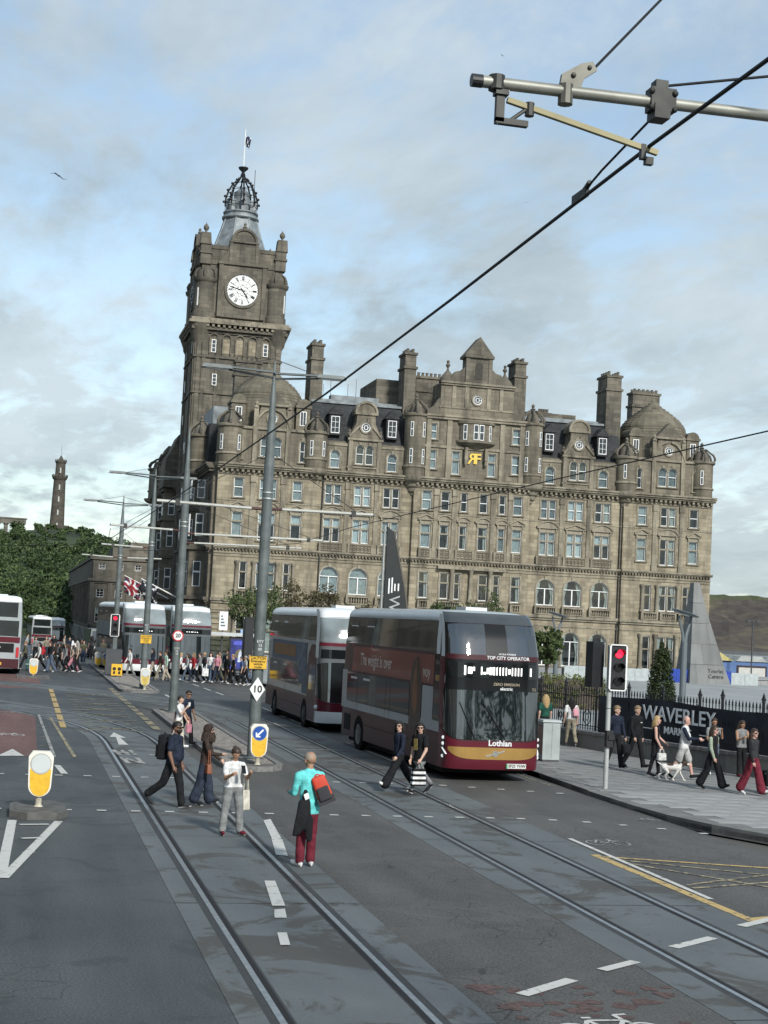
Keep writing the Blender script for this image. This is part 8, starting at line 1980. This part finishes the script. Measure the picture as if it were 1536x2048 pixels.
for q in range(3): 
    z0 = -.46+.115*q; f = lambda z: .165-.02*(z+.5)/.38; MB().frus((0, 0, z0), f(z0)+.003, .063-.01*(z0+.5)/.38, (0, 0, z0+.058), f(z0+.058)+.003, .063-.01*(z0+.558)/.38).build('white_stripe', CL['white'], sb)
for s in (-1, 1): MB().tube([(-.07, s*.04, -.12), (-.03, s*.02, .0), (.03, s*.02, .0), (.07, s*.04, -.12)], .006, 5).build('handle', CL['black'], sb)
fg = wpt(o, Vector((-.05, -.135, 1.22))*k)
o2 = MB().box(-.07, .04, -.006, .006, -.14, .12).build('shirt_print', M('print_ochre', (.22, .17, .05), .8, var=.5, vscale=25), o, Vector((-.02, -.128, 1.2))*k, (0.05, 0, 0))

# ---- walkers on the right pavement
ZP = .122
o, H_, k = person(17.3, 47.6, ZP, 1.64, R(184), 'blonde woman in a dark green top seen from behind past the cabinet', 'green', 'black', 'black', 'light', ('long', 'blonde'), 1, (.15, .05, -.1, .1), ((-.1, .14, .3), (.05, .14, .3)), 1.05, 1.02, 'slim', .02, (0, 0), .011, hem=.05)
o, H_, k = person(18.0, 47.0, ZP, 1.62, R(174), 'person in white top and khaki trousers walking away with pink bag', 'white', 'khaki', 'black', 'light', ('long', 'black'), 1, (.3, .1, -.25, .35), ((.1, .14, .3), (-.05, .14, .3)), 1.0, 1.0, 'straight', .02, (0, 0), .011, hem=.05)
backpack('pink_backpack', 'small pale pink backpack on the person in white top', o, k, M('bag_pink', (.55, .27, .32), .6, var=.12), (-.10, .17, 1.22), (.24, .13, .28))
person(16.2, 49.2, ZP, 1.66, R(170), 'person in black top half hidden behind the nearest bus corner', 'black', 'black', 'black', 'light', ('short', 'brown'), 1, (.1, .05, -.1, .1), vox=.012)
person(15.6, 48.4, ZP, 1.6, R(20), 'person in a pale jacket mostly hidden by the nearest bus', 'lgrey', 'black', 'white', 'light', ('long', 'black'), 2, (.1, .05, -.1, .1), vox=.012)
o, H_, k = person(16.5, 39.6, ZP, 1.76, R(16), 'man in navy jumper just right of the traffic light pole', 'navy', 'black', 'black', 'light', ('short', 'fair'), 2, (.22, .08, -.2, .25), ((.1, .12, .3), (-.1, .12, .3)), 1.0, 1.05, 'straight', .02, (R(15), .1), .0105, hem=.04)
bag('holdall', 'black holdall carried low by the man in the navy jumper', 'bag', wpt(o, H_[0]), .4, (.32, .14, .26), CL['black'], .1, .9)
o, H_, k = person(17.2, 39.8, ZP, 1.78, R(24), 'fair-haired man in black jumper with a small chest logo', 'black', 'black', 'black', 'light', ('short', 'fair'), 2, (.3, .1, -.28, .3), ((-.15, .16, .3), (.15, .16, .3)), 1.02, 1.06, 'straight', .02, (R(-6), .12), .0105, hem=.04)
MB().box(.03, .10, -.004, .004, -.008, .012).build('chest_logo', CL['white'], o, Vector((0, -.125, 1.3))*k)
o, H_, k = person(16.95, 37.9, ZP, 1.62, R(60), 'curly blonde woman in sleeveless black top beside the bald man', 'black', 'black', 'black', 'pink', ('curly', 'blonde'), 0, (.15, .05, -.12, .1), ((.2, .12, .7), (.1, .12, .4)), 1.05, 1.0, 'slim', .03, (0, 0), .0105, hem=.08)
bag('handbag', 'white handbag with dark print on the blonde woman', 'handbag', wpt(o, H_[1]+Vector((0, 0, .02))), .3, (.28, .12, .2), M('bag_white', (.55, .55, .53), .5, var=.35, vscale=14), .12, .9)
o, H_, k = person(17.5, 37.3, ZP, 1.70, R(58), 'bald man in white tee, dark cardigan and grey shorts looking at a phone', 'white', 'lgrey', 'black', 'pink', ('none', 'grey'), 2, (.34, .1, -.3, .35), ((.45, .14, 1.0), (.5, .12, 1.15)), 1.12, 1.08, 'straight', .05, (0, .35), .0105, over='navy', hem=.14, short=True, sole=False)
ph = thing('phone', 'dark phone in the hands of the bald man', 'phone', wpt(o, (H_[0]+H_[1])/2+Vector((0, -.05, .02))), .8); MB().box(-.04, .04, -.07, .07, -.005, .005).build('case', shades_m, ph)
o, H_, k = person(17.2, 34.95, ZP, 1.60, R(36), 'woman in sage cardigan, black top and wide black trousers walking right', 'black', 'black', 'black', 'pink', ('long', 'brown'), 2, (.34, .06, -.3, .2), ((-.2, .12, .2), (.15, .12, .25)), 1.0, 1.0, 'wide', .02, (R(18), 0), .0105, glasses=True, over='sage', hem=.02)
o, H_, k = person(19.15, 38.9, ZP, 1.58, R(-8), 'woman in grey top leaning on the wall with hand at her mouth', 'grey', 'jeans', 'white', 'tan', ('bun', 'brown'), 1, (.1, .05, .0, .05), ((.55, .1, 2.1), (.2, .12, .9)), 1.05, 1.0, 'slim', -.02, (0, .05), .011, hem=.06)
o, H_, k = person(19.8, 38.5, ZP, 1.57, R(10), 'woman in grey waistcoat and black leggings looking at her phone by the wall', 'grey', 'black', 'maroon', 'tan', ('long', 'brown'), 0, (.08, .05, .02, .05), ((.4, .16, 1.6), (.4, .16, 1.6)), 1.1, 1.02, 'slim', -.02, (0, .3), .011, hem=.1)
ph = thing('phone', 'phone held by the woman in the grey waistcoat', 'phone', wpt(o, (H_[0]+H_[1])/2+Vector((0, -.02, .04)))); MB().box(-.037, .037, -.006, .006, -.07, .07).build('case', shades_m, ph)
o, H_, k = person(17.78, 33.95, ZP, 1.62, R(30), 'woman in black leather jacket and maroon flared trousers at right edge', 'char', 'maroon', 'white', 'pink', ('long', 'brown'), 2, (.3, .06, -.28, .2), ((-.15, .14, .25), (.15, .14, .25)), 1.02, 1.02, 'wide', .02, (R(-8), 0), .0105, glasses=True, over='black', hem=.04)
sc = thing('pushchair', 'dark pushchair corner poking in at the right picture edge', 'pushchair', (18.35, 34.2, ZP)); MB().tube([(-.1, 0, .5), (.2, 0, .75), (.5, 0, 1.0)], .02).tube([(-.1, .2, .5), (.4, .2, .2)], .02).build('frame', black_paint, sc); MB().lathe([(.1, -.02), (.1, .02)], (0, 0, 0), 14).build('wheel', tyre_m, sc, (-.1, 0, .1), (PI/2, 0, .3)); me = rounded(.4, .35, .4, .06); me.materials.append(CL['black']); put('seat', me, sc, (.1, .1, .4))

# ---- dog
dg_ = thing('dog', 'small white and brown spaniel trotting right on a lead', 'dog', (17.02, 37.0, ZP), R(72))
D = []; da = lambda p0, r0_, p1, r1_, mi, sx=1.0, pri=0: D.append((p0, r0_, p1, r1_, sx, mi, pri))
da((0, .20, .36), .078, (0, .02, .35), .085, 0); da((0, .02, .35), .085, (0, -.18, .345), .098, 0); da((0, -.02, .38), .07, (0, .08, .385), .068, 1, 1, .004); da((0, -.22, .37), .07, (0, -.31, .47), .05, 0); da((0, -.31, .47), .058, (0, -.36, .48), .055, 1, 1, .006); da((0, -.37, .465), .036, (0, -.46, .445), .024, 0); da((0, -.465, .45), .013, (0, -.472, .45), .012, 2)
for s in (-1, 1):
    da((s*.055, -.31, .50), .028, (s*.085, -.30, .41), .026, 1, .7, .006)
    sw = .10*s
    da((s*.045, -.20, .32), .042, (s*.05, -.19-sw*.6, .20), .026, 0); da((s*.05, -.19-sw*.6, .20), .024, (s*.05, -.19-sw*1.5, .045), .018, 0); da((s*.05, -.19-sw*1.5, .03), .02, (s*.05, -.225-sw*1.5, .022), .02, 0)
    da((s*.045, .20, .34), .06, (s*.055, .14+sw*.5, .22), .042, 0); da((s*.055, .14+sw*.5, .22), .034, (s*.055, .235+sw*.8, .13), .022, 0); da((s*.055, .235+sw*.8, .13), .02, (s*.055, .215+sw*.9, .035), .018, 0); da((s*.055, .21+sw*.9, .025), .02, (s*.055, .17+sw*.9, .022), .02, 0)
da((0, .26, .40), .022, (0, .36, .47), .012, 0)
put('body', solid(D, .0085, [M('fur_white', (.58, .57, .54), .9, var=.15, vscale=15), M('fur_brown', (.055, .032, .022), .9, var=.2, vscale=15), shades_m], 0, 1, 1), dg_)
MB().tube([(0, -.26, .42), (-.02, -.05, .62), (-.05, .1, .9)], .006, 5).build('lead', CL['black'], dg_)
lt = tag(MB().lathe([(.035, 0), (.04, .1)], (13.2, 40.2, .01), 10).build('litter_cup', CL['white']), 'white crumpled cup lying in the gutter under the nearest bus', 'litter')

# ---- the crowds crossing further down
CRW = random.Random(99)
def crowd(x, y, h, yaw, label, top, bot, hair='brown', **kw):
    st = kw.pop('st', CRW.choice(('short', 'long', 'short', 'long'))); a_ = CRW.uniform(.15, .42)
    lg = (a_, .1, -a_*.95, .35) if CRW.random() < .5 else (-a_*.95, .35, a_, .1)
    return person(x, y, kw.pop('z', 0), h, yaw, label, top, bot, kw.pop('shoes', CRW.choice(('black', 'white', 'white'))), kw.pop('skin', CRW.choice(('light', 'light', 'tan', 'pink'))), (st, hair), kw.pop('sleeve', CRW.choice((1, 2, 2))), lg, ((CRW.uniform(-.4, .4), .12, .3), (CRW.uniform(-.4, .4), .12, .35)), CRW.uniform(.95, 1.1), 1.0, kw.pop('leg', 'straight'), .04, (0, 0), .022, group='pedestrians crossing the far street', **kw)
L90, R90 = R(-82), R(82)
cr_l = [(-.4, 91.5, 1.68, L90, 'pedestrian in blush top striding left at the left edge, before the rear of the bus', 'blush', 'black', 'brown'),
 (.65, 91.8, 1.74, L90, 'pedestrian in olive coat pulling the green suitcase', 'olive', 'black', 'fair'),
 (1.45, 91.0, 1.70, L90, 'pedestrian with red backpack and white sleeves', 'white', 'black', 'black'),
 (2.05, 89.9, 1.78, R(-60), 'pedestrian in black jacket and flared blue jeans left of centre in the crowd', 'black', 'jeans', 'brown'),
 (2.35, 91.5, 1.72, L90, 'pedestrian in camouflage-brown top behind the blue jeans walker', 'brown', 'khaki', 'brown'),
 (2.62, 90.4, 1.75, L90, 'pedestrian in charcoal top and black trousers mid-crowd', 'char', 'black', 'black'),
 (2.95, 90.1, 1.70, L90, 'pedestrian in grey sweatshirt with long stride mid-crowd', 'grey', 'black', 'brown'),
 (3.15, 92.2, 1.64, L90, 'pedestrian in red-brown top behind the grey sweatshirt walker', 'maroon', 'djeans', 'brown'),
 (3.38, 91.4, 1.62, R90, 'pedestrian in long pink skirt near the right end of the left crowd', 'beige', 'pink', 'brown'),
 (3.62, 90.8, 1.82, L90, 'tall pedestrian in mottled beige jacket and black trousers, rightmost of the left crowd', 'beige', 'black', 'grey')]
for t_ in cr_l: crowd(*t_[:7], hair=t_[7], leg='wide' if 'flared' in t_[4] or 'skirt' in t_[4] else 'straight')
sc = thing('suitcase', 'pale green hard suitcase pulled through the left crowd', 'suitcase', (.95, 91.0, 0)); me = rounded(.5, .28, .62, .05, 1.0); me.materials.append(CL['teal']); put('shell', me, sc, (0, 0, .4)); MB().box(-.26, .26, -.145, .145, .38, .42).build('strap', CL['mint'], sc)
for s in (-1, 1): MB().lathe([(.05, -.02), (.05, .02)], (0, 0, 0), 10).build('wheel', tyre_m, sc, (s*.2, 0, .05), (0, PI/2, 0))
MB().tube([(0, .1, .7), (0, .1, 1.0), (-.12, .1, 1.0), (-.12, .1, .7)], .012, 5).build('pull_handle', steel, sc)
b_ = thing('rucksack', 'bright red backpack in the left crowd', 'backpack', (1.62, 91.0, 1.22), L90); me = rounded(.34, .2, .5, .05, .9); me.materials.append(CL['red']); put('main_pouch', me, b_); me = rounded(.26, .08, .25, .03, .95); me.materials.append(CL['red']); put('front_pocket', me, b_, (0, .12, -.08))
far_l = [('grey', 'black'), ('khaki', 'djeans'), ('black', 'jeans'), ('beige', 'black'), ('navy', 'khaki'), ('white', 'djeans'), ('brown', 'black'), ('olive', 'jeans'), ('char', 'black'), ('cream', 'black'), ('maroon', 'black'), ('black', 'black'), ('teal', 'khaki'), ('lgrey', 'jeans')]
for i, (a_, b_) in enumerate(far_l):
    yy_ = 104+CRW.uniform(0, 14); xx = [1.3, 1.9, 2.5, 3.0, 3.4, 3.75, 4.1, 4.45, 4.8, 5.1, 5.35, 5.6, 5.85, .7][i]*yy_/100+CRW.uniform(-.1, .1)
    crowd(xx, yy_, CRW.uniform(1.6, 1.8), CRW.choice((L90, R90, 0, R(180))), 'far pedestrian in %s top and %s legwear, %s from left behind the crowd' % ({'char': 'charcoal', 'lgrey': 'light grey'}.get(a_, a_), {'djeans': 'dark denim', 'jeans': 'denim'}.get(b_, b_), ('second', 'third', 'fourth', 'fifth', 'sixth', 'seventh', 'eighth', 'ninth', 'tenth', 'eleventh', 'twelfth', 'thirteenth', 'last', 'first')[i]), a_, b_, hair=CRW.choice(('brown', 'black', 'fair')))
cr_m = [(6.45, 87.2, 1.66, R(-70), 'pedestrian in white top and black waistcoat stepping before the parked bus', 'white', 'grey', 'black'),
 (7.95, 84.6, 1.68, L90, 'pedestrian in brown jacket walking left beside the mint top walker', 'brown', 'khaki', 'brown'),
 (8.2, 84.0, 1.70, L90, 'pedestrian in mint top and beige trousers between the two left poles', 'mint', 'beige', 'brown'),
 (8.75, 84.6, 1.62, R90, 'pedestrian in dark red top just left of the round sign pole', 'maroon', 'black', 'black'),
 (9.5, 84.9, 1.60, L90, 'child-height pedestrian in pale denim right of the round sign pole', 'lgrey', 'jeans', 'brown'),
 (9.75, 84.2, 1.66, L90, 'pedestrian in bright red top right of the round sign pole', 'red', 'djeans', 'fair'),
 (10.05, 83.7, 1.68, L90, 'pedestrian in grey tee carrying a white carrier bag', 'grey', 'black', 'brown'),
 (10.75, 84.6, 1.72, R(-30), 'pedestrian in white top and washed denim, leftmost of the middle group', 'white', 'jeans', 'black'),
 (11.05, 84.0, 1.70, R(-40), 'pedestrian in rose sweater in the middle group', 'pink', 'djeans', 'brown'),
 (11.3, 84.8, 1.68, L90, 'pedestrian in khaki jacket in the middle group', 'khaki', 'olive', 'fair'),
 (11.55, 83.4, 1.66, L90, 'pedestrian in dark top and brown trousers in the middle group', 'black', 'brown', 'brown'),
 (11.8, 82.8, 1.66, L90, 'pedestrian in black top with white band in the middle group', 'black', 'black', 'fair'),
 (12.15, 82.2, 1.62, L90, 'pedestrian in denim-blue top and black trousers with long stride', 'blue', 'black', 'brown'),
 (12.5, 83.0, 1.64, L90, 'pedestrian in pale grey top nearest the blue poster', 'lgrey', 'black', 'grey'),
 (13.65, 80.9, 1.62, R(160), 'pedestrian in pale dress right of the nearest pole', 'cream', 'white', 'fair'),
 (14.1, 81.6, 1.76, R(190), 'pedestrian in pink shirt and black trousers right of the nearest pole', 'pink', 'black', 'black'),
 (11.9, 90, 1.7, R(30), 'pedestrian in black coat waiting behind the middle group', 'black', 'black', 'black'),
 (12.6, 91.5, 1.7, R(-20), 'pedestrian in navy coat waiting by the bus shelter', 'navy', 'black', 'brown')]
for t_ in cr_m: crowd(*t_[:7], hair=t_[7])
bag('carrier_bag', 'white carrier bag swinging beside the grey tee pedestrian', 'carrier bag', (10.3, 83.3, .95), .2, (.38, .14, .42), CL['white'], .1, .92)

tops = ['black', 'grey', 'navy', 'beige', 'char', 'white', 'olive', 'maroon', 'brown', 'lgrey', 'blue', 'khaki']
for i in range(12):
    yy_ = 112+CRW.uniform(0, 16); xx = (4.75+.12*i)*yy_/100
    crowd(xx, yy_, CRW.uniform(1.6, 1.8), CRW.choice((L90, R90, 0)), 'small distant figure in %s top in the huddle before the far traffic light' % {'char': 'charcoal', 'lgrey': 'light grey'}.get(tops[i], tops[i]), tops[i], CRW.choice(('black', 'djeans', 'jeans')), hair=CRW.choice(('brown', 'black', 'fair')))
for i, (xx, yy_, a_, b_, lb) in enumerate(((10.5, 85.4, 'char', 'jeans', 'pedestrian in charcoal hoodie at the back of the middle group'), (10.95, 85.8, 'cream', 'black', 'pedestrian in cream top at the back of the middle group'), (11.4, 86.0, 'maroon', 'djeans', 'pedestrian in wine-red top at the back of the middle group'), (12.0, 84.5, 'grey', 'black', 'pedestrian in mid-grey coat before the blue poster'), (12.9, 84.2, 'black', 'jeans', 'pedestrian in black jacket and denim right of the blue poster'), (7.6, 85.6, 'navy', 'beige', 'pedestrian in navy top behind the mint top walker'), (9.2, 86.0, 'white', 'black', 'pedestrian in white shirt behind the round sign pole'))):
    crowd(xx, yy_, CRW.uniform(1.6, 1.78), CRW.choice((L90, R90)), lb, a_, b_, hair=CRW.choice(('brown', 'black', 'blonde')))
